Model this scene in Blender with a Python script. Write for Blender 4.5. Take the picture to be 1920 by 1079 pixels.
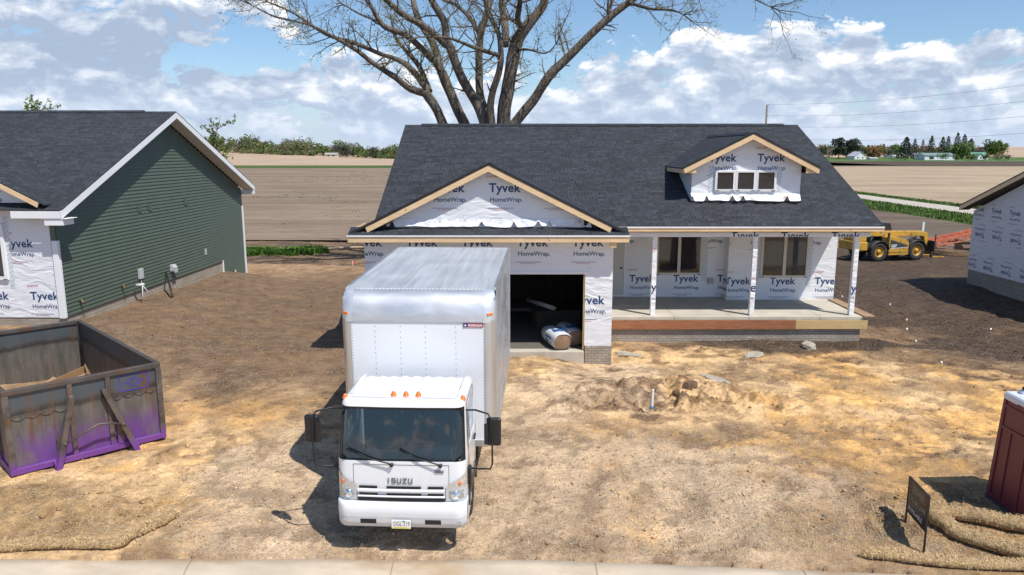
import bpy, bmesh, math, random
import numpy as np
from mathutils import Vector, Matrix
R = math.radians
rnd = random.Random(7)
scene = bpy.context.scene
for o in list(bpy.data.objects):
    bpy.data.objects.remove(o)

# ------------------------------------------------------------------ camera
CAM_H = 5.47
cd = bpy.data.cameras.new('camera')
cam = bpy.data.objects.new('camera', cd)
scene.collection.objects.link(cam)
cam.location = (0, 0, CAM_H)
cam.rotation_euler = (R(90 - 10.4), 0, 0)
cd.sensor_width = 36
cd.lens = 26.25
cd.clip_start = 0.1
cd.clip_end = 9000
scene.camera = cam

# ------------------------------------------------------------------ light
SUN_TO = Vector((0.445, -0.43, 1.0)).normalized()      # towards the sun
sd = bpy.data.lights.new('sun', 'SUN')
sun = bpy.data.objects.new('sun', sd)
scene.collection.objects.link(sun)
sd.energy = 4.3
sd.angle = R(0.5)
sd.color = (1.0, 0.955, 0.89)
sun.rotation_euler = SUN_TO.to_track_quat('Z', 'Y').to_euler()
sun.location = (20, -20, 40)
SUN_ELEV = math.asin(SUN_TO.z)
SUN_ROT = math.atan2(SUN_TO.x, SUN_TO.y)

scene.view_settings.view_transform = 'Standard'
scene.view_settings.look = 'None'
scene.view_settings.exposure = 0.22
scene.view_settings.gamma = 1
scene.view_settings.use_curve_mapping = False


class NT:
    """small shorthand for building node trees"""
    def __init__(s, tree):
        s.t = tree

    def n(s, typ, props=None, **ins):
        nd = s.t.nodes.new(typ)
        for k, v in (props or {}).items():
            setattr(nd, k, v)
        for k, v in ins.items():
            key = int(k[1:]) if k[0] == 'i' and k[1:].isdigit() else k.replace('_', ' ')
            s.set(nd.inputs[key], v)
        return nd

    def set(s, sock, v):
        if hasattr(v, 'is_output') or isinstance(v, bpy.types.NodeSocket):
            s.t.links.new(v, sock)
        else:
            sock.default_value = v

    def math(s, op, a, b=0.0, c=0.0, clamp=False):
        return s.n('ShaderNodeMath', {'operation': op, 'use_clamp': clamp}, i0=a, i1=b, i2=c).outputs[0]

    def vmath(s, op, a, b=(0, 0, 0), c=None):
        nd = s.n('ShaderNodeVectorMath', {'operation': op}, i0=a, i1=b)
        return nd.outputs['Value'] if op in ('LENGTH', 'DOT_PRODUCT') else nd.outputs[0]

    def rng(s, v, a, b, c=0.0, d=1.0, smooth=True):
        return s.n('ShaderNodeMapRange', {'interpolation_type': 'SMOOTHSTEP' if smooth else 'LINEAR'},
                   i0=v, i1=a, i2=b, i3=c, i4=d).outputs[0]

    def mix(s, f, a, b, mode='MIX'):
        nd = s.n('ShaderNodeMix', {'data_type': 'RGBA', 'blend_type': mode})
        s.set(nd.inputs[0], f)
        s.set(nd.inputs[6], a if not isinstance(a, tuple) or len(a) == 4 else (*a, 1))
        s.set(nd.inputs[7], b if not isinstance(b, tuple) or len(b) == 4 else (*b, 1))
        return nd.outputs[2]

    def noise(s, vec, scale, detail=4, rough=.5, dist=0.0, lac=2.0):
        return s.n('ShaderNodeTexNoise', None, Vector=vec, Scale=scale, Detail=detail, Roughness=rough,
                   Distortion=dist, Lacunarity=lac).outputs[0]

    def scalev(s, vec, sc):
        return s.n('ShaderNodeMapping', None, Vector=vec, Scale=sc).outputs[0]


# ------------------------------------------------------------------ world: sky texture with cumulus
w = bpy.data.worlds.new('World')
scene.world = w
w.use_nodes = True
t = w.node_tree
t.nodes.clear()
S = NT(t)
sky = S.n('ShaderNodeTexSky', {'sky_type': 'NISHITA', 'sun_disc': False, 'sun_elevation': SUN_ELEV,
                               'sun_rotation': SUN_ROT, 'altitude': 300, 'air_density': 1.0,
                               'dust_density': 0.6, 'ozone_density': 1.6})
tc = S.n('ShaderNodeTexCoord').outputs['Generated']
sep = S.n('ShaderNodeSeparateXYZ', None, i0=tc)
az = S.math('ARCTAN2', sep.outputs[0], sep.outputs[1])
el = S.math('ARCSINE', sep.outputs[2])
DEG = 180 / math.pi
P0 = S.n('ShaderNodeCombineXYZ', None, X=S.math('MULTIPLY', az, DEG), Y=S.math('MULTIPLY', el, DEG), Z=0.0).outputs[0]
# cloud masses and gaps: (azimuth, elevation, half width, half height, weight) in degrees
BL = [
    (-29, 6.4, 15, 4.2, .75), (-20, 9.8, 9, 2.0, .75), (-35, 9, 12, 4, .5), (-30, 2.5, 16, 2.2, .45), (-10, 3.4, 9, 2.0, .55),
    (-14, 5.2, 5.5, 1.5, .55), (18, 6.8, 6.2, 3.4, 1.15), (14.2, 7.4, 2.6, 1.8, .6), (24.8, 8.8, 2.3, 2.8, 1.1), (24, 5.6, 5, 2.6, .55),
    (31.5, 5.6, 4.2, 2.3, .75), (8, 4.6, 4.2, 2.6, .65), (5, 2.5, 14, 2.0, .5), (26, 2.2, 14, 1.8, .45), (-6.5, 6.6, 2.6, 1.3, .45),
    (3.2, 6.4, 1.6, 1.0, .5), (11, 8.4, 1.2, .7, .55),
    (-18.6, 6.5, 4.2, 1.1, -1.1), (-22.6, 5.8, 2.2, .9, -.5), (-2.5, 8.6, 12, 2.3, -.85), (10.5, 9.4, 6, 1.6, -.8), (19.5, 10.3, 9, 1.4, -1.0),
    (30.5, 8.6, 5.5, 1.9, -1.1), (3, 12.5, 26, 3.0, -.8), (12.5, 7.6, 2.0, 1.6, -.5), (-16, 4.9, 2.4, .5, -.35), (9.5, 6.6, 2.4, 1.6, -.5), (29.5, 8.0, 3.4, 1.0, -.45), (0, 45, 60, 22, -.35)]
def noise2(v, scale, detail, rough, dist=0.0, out=0):
    return S.n('ShaderNodeTexNoise', {'noise_dimensions': '2D'}, Vector=v, Scale=scale, Detail=detail, Roughness=rough, Distortion=dist).outputs[out]
warp = noise2(P0, .16, 2.0, .5, 0.0, 1)
Pw = S.vmath('ADD', P0, S.vmath('MULTIPLY', S.vmath('SUBTRACT', warp, (.5, .5, .5)), (7.0, 3.0, 0)))
acc = None
for (a, e, rx, ry, wt) in BL:
    v = S.vmath('MULTIPLY', S.vmath('SUBTRACT', Pw, (a, e, 0)), (1 / rx, 1 / ry, 0))
    m = S.math('MULTIPLY', S.math('MULTIPLY_ADD', S.vmath('LENGTH', v), -1.1, 1.38, clamp=True), wt)
    acc = m if acc is None else S.math('ADD', acc, m)
ELD = S.math('MULTIPLY', el, DEG)
band = S.rng(S.math('MULTIPLY_ADD', S.math('SUBTRACT', S.n('ShaderNodeSeparateXYZ', None, i0=warp).outputs[1], .5), 4.0, ELD), 9.2, 4.4, 0.0, .82)
acc = S.math('ADD', acc, band)
def field(P, det):
    Q = S.vmath('MULTIPLY', P, (1, 1.9, 1))
    n1 = noise2(Q, .14, det, .56, .15)
    Qv = S.vmath('ADD', Q, S.vmath('MULTIPLY', warp, (3, 3, 0)))
    vor = S.n('ShaderNodeTexVoronoi', {'feature': 'F1', 'voronoi_dimensions': '2D'}, Vector=Qv,
              Scale=.32, Detail=3.0 if det > 6 else 1.5, Roughness=.6, Lacunarity=2.4).outputs[0]
    d = S.math('MULTIPLY_ADD', n1, 1.5, S.math('ADD', acc, -.75))
    return S.math('MULTIPLY_ADD', vor, -1.15, S.math('ADD', d, .46))
D0 = field(P0, 8.0)
D1 = field(S.vmath('ADD', P0, (.5, 1.0, 0)), 5.0)
alpha = S.rng(D0, -.08, .42)
lit = S.math('MULTIPLY_ADD', S.math('SUBTRACT', D0, D1), .62, .56)
core = S.rng(D1, .3, 1.4)
lit = S.math('SUBTRACT', lit, S.math('MULTIPLY', core, .24))
lit = S.rng(lit, -.10, .90, 0, 1, False)
soft = noise2(P0, .10, 3.0, .5)
lit = S.math('MULTIPLY_ADD', S.math('SUBTRACT', soft, .5), .8, lit, clamp=True)
# high cloud mass at the upper left lies in its own shade
shade = S.math('MULTIPLY_ADD', S.vmath('LENGTH', S.vmath('MULTIPLY', S.vmath('SUBTRACT', P0, (-26, 6.6, 0)), (1 / 13, 1 / 2.6, 0))), -1.0, 1.25, clamp=True)
lit = S.math('MULTIPLY_ADD', shade, -.55, lit, clamp=True)
ccol = S.mix(S.rng(lit, 0, .6, 0, 1, False), (.37, .455, .60), (.62, .69, .80))
ccol = S.mix(S.rng(lit, .54, .98, 0, 1), ccol, (.93, .945, .965))
skyc = S.n('ShaderNodeVectorMath', {'operation': 'MULTIPLY'}, i0=sky.outputs[0], i1=(.092, .105, .118)).outputs[0]
col = S.mix(alpha, skyc, ccol)
hz = S.rng(ELD, -.5, 6.5, .82, 0.0)
col = S.mix(hz, col, (.50, .60, .76))
bg = S.n('ShaderNodeBackground', None, Color=col, Strength=1.0)
wo = S.n('ShaderNodeOutputWorld')
t.links.new(bg.outputs[0], wo.inputs[0])


# ------------------------------------------------------------------ helpers
def tag(o, label=None, cat=None, group=None, kind=None):
    if label: o['label'] = label
    if cat: o['category'] = cat
    if group: o['group'] = group
    if kind: o['kind'] = kind
    return o


def empty(name, loc=(0, 0, 0), rot=(0, 0, 0), label=None, cat=None, group=None):
    o = bpy.data.objects.new(name, None)
    scene.collection.objects.link(o)
    o.location = loc
    o.rotation_euler = rot
    o.empty_display_size = .3
    return tag(o, label, cat, group)


class MB:
    def __init__(s):
        s.v = []; s.f = []; s.m = []; s.s = []; s.M = None

    def add(s, vs, fs, m=0, sm=False):
        b = len(s.v)
        if s.M is not None:
            vs = [s.M @ Vector(p) for p in vs]
        s.v.extend([tuple(p) for p in vs])
        for f in fs:
            s.f.append([b + i for i in f])
            s.m.append(m)
            s.s.append(sm)
        return s

    def box(s, x0, x1, y0, y1, z0, z1, m=0):
        vs = [(x0, y0, z0), (x1, y0, z0), (x1, y1, z0), (x0, y1, z0), (x0, y0, z1), (x1, y0, z1), (x1, y1, z1), (x0, y1, z1)]
        return s.add(vs, [(0, 3, 2, 1), (4, 5, 6, 7), (0, 1, 5, 4), (1, 2, 6, 5), (2, 3, 7, 6), (3, 0, 4, 7)], m)

    def bar(s, a, b, w, h, m=0, up=(0, 0, 1)):
        """rectangular bar from a to b, w across, h along 'up'"""
        a = Vector(a); b = Vector(b); d = (b - a).normalized()
        u = Vector(up)
        sx = d.cross(u)
        if sx.length < 1e-4: sx = d.cross(Vector((1, 0, 0)))
        sx.normalize(); u = sx.cross(d).normalized()
        vs = []
        for p in (a, b):
            for i, j in ((-1, -1), (1, -1), (1, 1), (-1, 1)):
                vs.append(p + sx * (w / 2 * i) + u * (h / 2 * j))
        return s.add(vs, [(0, 1, 2, 3), (7, 6, 5, 4), (0, 4, 5, 1), (1, 5, 6, 2), (2, 6, 7, 3), (3, 7, 4, 0)], m)

    def tube(s, pts, rad, n=8, m=0, sm=True, cap=True):
        pts = [Vector(p) for p in pts]
        if not isinstance(rad, (list, tuple)): rad = [rad] * len(pts)
        vs = []; fs = []
        prev = None
        for i, p in enumerate(pts):
            d = (pts[min(i + 1, len(pts) - 1)] - pts[max(i - 1, 0)])
            if d.length < 1e-9: d = Vector((0, 0, 1))
            d.normalize()
            if prev is None:
                ref = Vector((0, 0, 1)) if abs(d.z) < .9 else Vector((1, 0, 0))
                a = d.cross(ref).normalized()
            else:
                a = (prev - d * prev.dot(d))
                a = a.normalized() if a.length > 1e-6 else d.orthogonal().normalized()
            prev = a
            b = d.cross(a)
            for k in range(n):
                th = 2 * math.pi * k / n
                vs.append(p + (a * math.cos(th) + b * math.sin(th)) * rad[i])
        for i in range(len(pts) - 1):
            for k in range(n):
                fs.append((i * n + k, i * n + (k + 1) % n, (i + 1) * n + (k + 1) % n, (i + 1) * n + k))
        s.add(vs, fs, m, sm)
        if cap:
            s.add(vs[:n][::-1], [tuple(range(n))], m)
            s.add(vs[-n:], [tuple(range(n))], m)
        return s

    def lathe(s, c, axis, prof, n=24, m=0, sm=True):
        """prof: list of (distance along axis, radius)"""
        c = Vector(c); ax = Vector(axis).normalized()
        a = ax.orthogonal().normalized(); b = ax.cross(a)
        vs = []; fs = []
        for (h, r) in prof:
            for k in range(n):
                th = 2 * math.pi * k / n
                vs.append(c + ax * h + (a * math.cos(th) + b * math.sin(th)) * r)
        for i in range(len(prof) - 1):
            for k in range(n):
                fs.append((i * n + k, i * n + (k + 1) % n, (i + 1) * n + (k + 1) % n, (i + 1) * n + k))
        return s.add(vs, fs, m, sm)

    def prism(s, poly, d, m=0, m2=None):
        """closed prism of polygon (3d points) pushed along vector d"""
        n = len(poly); d = Vector(d)
        a = [Vector(p) for p in poly]
        b = [p + d for p in a]
        s.add(a, [tuple(range(n))], m)
        s.add(b, [tuple(range(n))[::-1]], m if m2 is None else m2)
        s.add(a + b, [(i, i + n, (i + 1) % n + n, (i + 1) % n) for i in range(n)], m)
        return s

    def build(s, name, mats, parent=None, fix=True, loc=None):
        me = bpy.data.meshes.new(name)
        me.from_pydata(s.v, [], s.f)
        if not isinstance(mats, (list, tuple)): mats = [mats]
        for m in mats: me.materials.append(m)
        me.polygons.foreach_set('material_index', s.m)
        me.polygons.foreach_set('use_smooth', s.s)
        if fix:
            bm = bmesh.new(); bm.from_mesh(me)
            if any(s.s):
                bmesh.ops.remove_doubles(bm, verts=bm.verts, dist=1e-5)
            bmesh.ops.recalc_face_normals(bm, faces=bm.faces)
            bm.to_mesh(me); bm.free()
        autouv(me)
        o = bpy.data.objects.new(name, me)
        scene.collection.objects.link(o)
        if parent is not None: o.parent = parent
        if loc is not None: o.location = loc
        return o


def autouv(me):
    """UVs in metres, laid in each face's own plane (u level, v up the slope)"""
    npoly = len(me.polygons)
    if npoly == 0: return
    uv = me.uv_layers.new(name='UVMap')
    nl = len(me.loops)
    co = np.empty(len(me.vertices) * 3); me.vertices.foreach_get('co', co); co = co.reshape(-1, 3)
    vi = np.empty(nl, dtype=np.int32); me.loops.foreach_get('vertex_index', vi)
    nr = np.empty(npoly * 3); me.polygons.foreach_get('normal', nr); nr = nr.reshape(-1, 3)
    tot = np.empty(npoly, dtype=np.int32); me.polygons.foreach_get('loop_total', tot)
    pn = np.repeat(nr, tot, axis=0)
    flat = np.abs(pn[:, 2]) > .985
    tx = np.stack([-pn[:, 1], pn[:, 0], np.zeros(len(pn))], 1)
    ln = np.linalg.norm(tx, axis=1); ln[ln < 1e-6] = 1
    tx /= ln[:, None]
    tx[flat] = (1, 0, 0)
    bx = np.cross(pn, tx); bx[flat] = (0, 1, 0)
    c = co[vi]
    out = np.stack([(c * tx).sum(1), (c * bx).sum(1)], 1)
    uv.data.foreach_set('uv', out.ravel())


def bevel(o, w=.01, seg=2, ang=35):
    m = o.modifiers.new('bevel', 'BEVEL')
    m.width = w; m.segments = seg; m.limit_method = 'ANGLE'; m.angle_limit = R(ang)
    m.harden_normals = False
    return o


# lettering -----------------------------------------------------------------
_tc = {}
def text_tris(body, width=None, height=None, bold=0.0, shear=0.0, space=1.0):
    """triangles of a word as flat 2-D shapes, scaled so that it is 'width' wide (or 'height' tall)"""
    key = (body, width, height, bold, shear, space)
    if key in _tc: return _tc[key]
    cu = bpy.data.curves.new('lettering', 'FONT')
    cu.body = body; cu.size = 1; cu.offset = bold; cu.shear = shear; cu.space_character = space
    cu.resolution_u = 3
    o = bpy.data.objects.new('lettering', cu)
    scene.collection.objects.link(o)
    dg = bpy.context.evaluated_depsgraph_get()
    me = bpy.data.meshes.new_from_object(o.evaluated_get(dg))
    me.calc_loop_triangles()
    vs = [v.co for v in me.vertices]
    x0 = min(v.x for v in vs); x1 = max(v.x for v in vs); y0 = min(v.y for v in vs); y1 = max(v.y for v in vs)
    if width and height: sx = width / (x1 - x0); sy = height / (y1 - y0)
    elif width: sx = sy = width / (x1 - x0)
    else: sx = sy = height / (y1 - y0)
    by = y0 if height else 0
    tr = [[((vs[i].x - x0) * sx, (vs[i].y - by) * sy) for i in t.vertices] for t in me.loop_triangles]
    bpy.data.objects.remove(o); bpy.data.curves.remove(cu); bpy.data.meshes.remove(me)
    _tc[key] = tr
    return tr


def clip_poly(poly, clip):
    """Sutherland-Hodgman; clip is a counter-clockwise convex polygon"""
    out = poly
    for i in range(len(clip)):
        ax, ay = clip[i]; bx, by = clip[(i + 1) % len(clip)]
        inp = out; out = []
        if not inp: return []
        def side(p): return (bx - ax) * (p[1] - ay) - (by - ay) * (p[0] - ax)
        for j in range(len(inp)):
            p = inp[j]; q = inp[(j + 1) % len(inp)]
            sp, sq = side(p), side(q)
            if sp >= 0: out.append(p)
            if (sp >= 0) != (sq >= 0):
                tt = sp / (sp - sq)
                out.append((p[0] + (q[0] - p[0]) * tt, p[1] + (q[1] - p[1]) * tt))
    return out


def put_text(mb, tris, org, ux, uy, off, m, at=(0, 0), clip=None, flip=False):
    org = Vector(org); ux = Vector(ux); uy = Vector(uy); nrm = ux.cross(uy).normalized()
    for tr in tris:
        p = [(at[0] + (-a if flip else a), at[1] + (-b if flip else b)) for a, b in tr]
        if clip:
            p = clip_poly(p, clip)
            if len(p) < 3: continue
        mb.add([org + ux * a + uy * b + nrm * off for a, b in p], [tuple(range(len(p)))], m)


def wrap_print(mb, org, ux, uy, clip, u0, v0, mi=(1, 2), du=1.5, dv=1.6, off=.004, flip=False, stag=.5, sc=1.0):
    """the house wrap's repeating print, cut to a convex outline of the wall (clip, in wall coordinates)"""
    navy, red = mi
    us = [c[0] for c in clip]; vs = [c[1] for c in clip]
    for r in range(-4, 8):
        v = v0 + r * dv
        if v > max(vs) + .5 or v < min(vs) - .6: continue
        sh = (stag * du) if r % 2 else 0
        for c in range(-16, 16):
            u = u0 + c * du + sh
            if u > max(us) + .2 or u < min(us) - 1: continue
            g = -1 if flip else 1
            put_text(mb, text_tris('Tyvek', width=.86 * sc, bold=.024, space=1.04), org, ux, uy, off, navy, (u, v), clip, flip)
            put_text(mb, text_tris('HomeWrap.', width=.86 * sc, bold=.012), org, ux, uy, off, navy, (u + g * .04 * sc, v - g * .26 * sc), clip, flip)
            put_text(mb, text_tris('DUPONT', width=.34 * sc, bold=.01), org, ux, uy, off, red, (u - g * .06 * sc, v + g * .38 * sc), clip, flip)
            for k, (x0, x1) in enumerate(((-.03, .66), (.1, .5))):
                y = v - g * (.44 + .045 * k) * sc
                q = [(u + g * x0 * sc, y), (u + g * x1 * sc, y), (u + g * x1 * sc, y + .012), (u + g * x0 * sc, y + .012)]
                if flip: q = q[::-1]
                q = clip_poly(q if not flip else [(min(a[0] for a in q), y), (max(a[0] for a in q), y), (max(a[0] for a in q), y + .012), (min(a[0] for a in q), y + .012)], clip)
                if len(q) > 2:
                    O = Vector(org); U = Vector(ux); V = Vector(uy); N = U.cross(V).normalized()
                    mb.add([O + U * a + V * b + N * off for a, b in q], [tuple(range(len(q)))], red if k else navy)


# noise in numpy -------------------------------------------------------------
_L = np.random.RandomState(11).rand(256, 256)
def vnoise(x, y, f=1.0, seed=0):
    x = np.asarray(x, float) * f + seed * 17.3; y = np.asarray(y, float) * f + seed * 31.7
    xi = np.floor(x).astype(int); yi = np.floor(y).astype(int)
    fx = x - xi; fy = y - yi
    fx = fx * fx * (3 - 2 * fx); fy = fy * fy * (3 - 2 * fy)
    a = _L[xi & 255, yi & 255]; b = _L[(xi + 1) & 255, yi & 255]
    c = _L[xi & 255, (yi + 1) & 255]; d = _L[(xi + 1) & 255, (yi + 1) & 255]
    return (a * (1 - fx) + b * fx) * (1 - fy) + (c * (1 - fx) + d * fx) * fy
def fbm(x, y, f=1.0, o=4, seed=0, g=.5):
    n = 0; a = 1; t_ = 0
    ca, sa = math.cos(.6), math.sin(.6)
    for i in range(o):
        n = n + a * vnoise(x, y, f, seed + i * 3); t_ += a; a *= g; f *= 2.03
        x, y = x * ca - y * sa, x * sa + y * ca
    return n / t_
def sstep(v, a, b):
    t_ = np.clip((v - a) / (b - a), 0, 1)
    return t_ * t_ * (3 - 2 * t_)

# ------------------------------------------------------------------ terrain heights
CP = [(0, 5, -0.8), (-12, 5, -0.8), (14, 5, -0.8), (0, 9.6, -0.78), (-10, 9.6, -0.78), (10, 9.6, -0.78),
    (0, 10.5, -0.62), (-8, 10.6, -0.6), (7, 10.3, -0.6), (-1.5, 11.5, -0.55), (-1.3, 15.5, -0.43), (0.4, 19.8, -0.12), (-2.5, 19.8, -0.15),
    (2.8, 20.1, -0.38), (3.5, 22, -0.25), (7, 22, -0.22), (10.5, 22, -0.26), (13, 23, -0.4), (5, 14, -0.45),
    (9, 14, -0.45), (8.5, 11.5, -0.52), (-8, 13, -0.36), (-6, 12, -0.45), (-10.5, 18, -0.1), (-13.2, 21.3, 0.42),
    (-20, 21, 0.6), (-16, 17, 0.2), (-13.0, 26, 0.3), (-13.2, 32, 0.14), (-13.2, 36.5, -0.62), (-8, 24, -0.05),
    (-5, 24, -0.25), (-8, 34, -0.5), (-5, 30, -0.5), (0, 46, -1.6), (-12, 50, -1.7), (-30, 45, -1.5),
    (21.6, 35, -0.78), (21.6, 31, -0.82), (30, 30, -0.8), (14, 30, -0.75), (16, 40, -1.3), (24, 51, -1.9),
    (30, 52, -1.9), (14, 52, -1.9), (0, 60, -2), (-20, 65, -2), (25, 65, -2.1), (50, 60, -2.1),
    (-50, 60, -2), (50, 30, -1), (-45, 20, 0.6), (45, 12, -0.5)]
def zbase(X, Y):
    X = np.asarray(X, float); Y = np.asarray(Y, float)
    n = np.zeros(np.broadcast(X, Y).shape); d = n.copy()
    for a, b, z in CP:
        s = 1.0 + .05 * b
        r = ((X - a) ** 2 + (Y - b) ** 2) / (s * s) + .15
        wgt = 1 / r ** 2
        n += wgt * z; d += wgt
    z = n / d
    tt = sstep(Y, 55, 95)
    z = z * (1 - tt) - 2.15 * tt
    hl = np.clip((-X - 60) / 260, 0, 1) * np.clip((Y - 420) / 180, 0, 1)
    return z + hl * 11 + 12 * sstep(X, 60, 200) * sstep(Y, 540, 1000)
def zg(x, y):
    return float(zbase(np.array([x]), np.array([y]))[0])
# ------------------------------------------------------------------ materials
def newmat(name):
    m = bpy.data.materials.new(name)
    m.use_nodes = True
    nt = m.node_tree
    b = nt.nodes['Principled BSDF']
    return m, NT(nt), b


def M(name, col, rough=.6, metal=0.0, var=(3, .12), bump=None, spec=.5, coat=0.0, stretch=(1, 1, 1), dirt=None, emit=None):
    """plain surface with soft tonal wear; bump=(scale, strength, distance); dirt=(colour, scale, amount)"""
    m, S, b = newmat(name)
    co = S.n('ShaderNodeTexCoord').outputs['Object']
    c = S.scalev(co, stretch)
    n = S.noise(c, var[0], 5, .6)
    f = S.rng(n, .25, .75, 1 - var[1], 1 + var[1], False)
    vec = S.vmath('SCALE', (col[0], col[1], col[2]))
    nd = vec.node; S.set(nd.inputs['Scale'], f)
    out = nd.outputs[0]
    if dirt:
        dn = S.noise(c, dirt[1], 6, .65)
        out = S.mix(S.rng(dn, .5, .72, 0, dirt[2]), out, dirt[0])
    S.set(b.inputs['Base Color'], out)
    b.inputs['Roughness'].default_value = rough
    b.inputs['Metallic'].default_value = metal
    b.inputs['Specular IOR Level'].default_value = spec
    b.inputs['Coat Weight'].default_value = coat
    if coat: b.inputs['Coat Roughness'].default_value = .06
    if bump:
        bn = S.noise(c, bump[0], 6, .6)
        bp = S.n('ShaderNodeBump', None, Strength=bump[1], Distance=bump[2], Height=bn)
        S.set(b.inputs['Normal'], bp.outputs[0])
    return m


def uvnode(S):
    return S.n('ShaderNodeTexCoord').outputs['UV']


def shingle_mat(name, tint=(1, 1, 1)):
    m, S, b = newmat(name)
    uv = uvnode(S)
    def brick(wd, off, seed, c1, c2):
        mp = S.n('ShaderNodeMapping', None, Vector=uv, Location=(seed, 0, 0)).outputs[0]
        nd = S.n('ShaderNodeTexBrick', {'offset': off, 'offset_frequency': 2, 'squash': 1.35, 'squash_frequency': 3}, Vector=mp,
                 Color1=c1, Color2=c2, Mortar=(.0, .0, .0, 1), Scale=1.0, Mortar_Size=.006, Mortar_Smooth=.3, Bias=0.0,
                 Brick_Width=wd, Row_Height=.145)
        return nd
    a = brick(.22, .41, .13, (.74, .74, .74, 1), (1.2, 1.2, 1.2, 1))
    c = brick(.34, .27, 3.7, (.82, .82, .82, 1), (1.14, 1.14, 1.14, 1))
    mul = S.mix(1.0, a.outputs[0], c.outputs[0], 'MULTIPLY')
    big = S.noise(uv, .5, 4, .6)
    fine = S.noise(uv, 30, 4, .7)
    k = S.math('MULTIPLY', S.rng(big, .3, .7, .93, 1.07, False), S.rng(fine, .3, .7, .8, 1.2, False))
    base = S.vmath('SCALE', (.037 * tint[0], .041 * tint[1], .049 * tint[2]))
    S.set(base.node.inputs['Scale'], k)
    S.set(b.inputs['Base Color'], S.mix(1.0, base, mul, 'MULTIPLY'))
    b.inputs['Roughness'].default_value = .82
    b.inputs['Specular IOR Level'].default_value = .35
    # each course rises towards its lower edge
    sy = S.n('ShaderNodeSeparateXYZ', None, i0=uv).outputs[1]
    fr = S.math('FRACT', S.math('DIVIDE', sy, .145))
    hgt = S.math('ADD', S.math('MULTIPLY', fr, -.012), S.math('MULTIPLY', a.outputs[1], -.003))
    hgt = S.math('ADD', hgt, S.math('MULTIPLY', fine, .003))
    bp = S.n('ShaderNodeBump', None, Strength=.9, Distance=1.0, Height=hgt)
    S.set(b.inputs['Normal'], bp.outputs[0])
    return m


def brick_mat(name, c1, c2, mort, bw=.2, rh=.075, ms=.008):
    m, S, b = newmat(name)
    uv = uvnode(S)
    nd = S.n('ShaderNodeTexBrick', {'offset': .5}, Vector=uv, Color1=(*c1, 1), Color2=(*c2, 1), Mortar=(*mort, 1), Scale=1.0,
             Mortar_Size=ms, Mortar_Smooth=.2, Bias=0.0, Brick_Width=bw, Row_Height=rh)
    n = S.noise(uv, 1.7, 5, .6)
    col = S.mix(S.rng(n, .35, .75, 0, .55), nd.outputs[0], (.2, .155, .11))
    S.set(b.inputs['Base Color'], col)
    b.inputs['Roughness'].default_value = .9
    h = S.math('MULTIPLY', nd.outputs[1], -.008)
    h = S.math('ADD', h, S.math('MULTIPLY', S.noise(uv, 40, 3, .6), .004))
    S.set(b.inputs['Normal'], S.n('ShaderNodeBump', None, Strength=1.0, Distance=1.0, Height=h).outputs[0])
    return m


def wrap_mat(name, col=(.76, .775, .8), k=1.0):
    """house wrap: white spun sheet, pulled creases, staple dimples, scuffs"""
    m, S, b = newmat(name)
    uv = uvnode(S)
    warp = S.n('ShaderNodeTexNoise', None, Vector=uv, Scale=.8, Detail=2.0).outputs[1]
    uw = S.vmath('ADD', uv, S.vmath('SCALE', warp))
    S.set(uw.node.inputs[1].links[0].from_node.inputs['Scale'], .9)
    ridge = S.noise(S.scalev(uw, (.8, 2.6, 1)), 1.3, 3, .5)
    ridge = S.math('ABSOLUTE', S.math('SUBTRACT', ridge, .5))
    soft = S.noise(uv, 2.2, 4, .55)
    h = S.math('ADD', S.math('MULTIPLY', ridge, -.085 * k), S.math('MULTIPLY', soft, .02 * k))
    vo = S.n('ShaderNodeTexVoronoi', {'feature': 'F1'}, Vector=uv, Scale=2.6)
    dot = S.rng(vo.outputs[0], .018, .035, 1, 0)
    sc = S.noise(uv, 3.3, 6, .7)
    c = S.mix(S.rng(sc, .55, .78, 0, .4), col, (.55, .54, .5))
    c = S.mix(S.math('MULTIPLY', dot, .75), c, (.12, .13, .16))
    S.set(b.inputs['Base Color'], c)
    b.inputs['Roughness'].default_value = .5
    S.set(b.inputs['Normal'], S.n('ShaderNodeBump', None, Strength=.8, Distance=1.0, Height=h).outputs[0])
    return m


def wood_mat(name, col, col2, knots=True, grain=18, rough=.7):
    m, S, b = newmat(name)
    co = S.n('ShaderNodeTexCoord').outputs['Object']
    n = S.noise(S.scalev(co, (1.2, 1.2, grain)), 2.0, 5, .6, .4)
    n2 = S.noise(co, 1.1, 3, .5)
    c = S.mix(S.rng(n, .3, .7), col, col2)
    c = S.mix(S.rng(n2, .45, .7, 0, .35), c, tuple(v * .72 for v in col))
    if knots:
        vo = S.n('ShaderNodeTexVoronoi', {'feature': 'F1'}, Vector=co, Scale=2.3).outputs[0]
        c = S.mix(S.rng(vo, .03, .09, .75, 0), c, tuple(v * .3 for v in col2))
    S.set(b.inputs['Base Color'], c)
    b.inputs['Roughness'].default_value = rough
    return m


def glass_mat(name, tint=(.05, .06, .065), rough=.03):
    """window glass over a dark room: clear see-through share plus mirror reflection"""
    m, S, b = newmat(name)
    tr = S.n('ShaderNodeBsdfTransparent', None, Color=(*tint, 1))
    gl = S.n('ShaderNodeBsdfGlossy', None, Color=(.9, .95, 1, 1), Roughness=rough)
    fr = S.n('ShaderNodeFresnel', None, IOR=1.52)
    f = S.math('MULTIPLY_ADD', fr.outputs[0], 1.3, .03, clamp=True)
    mx = S.n('ShaderNodeMixShader', None, i0=f, i1=tr.outputs[0], i2=gl.outputs[0])
    out = [n for n in S.t.nodes if n.type == 'OUTPUT_MATERIAL'][0]
    S.t.links.new(mx.outputs[0], out.inputs[0])
    return m


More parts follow.
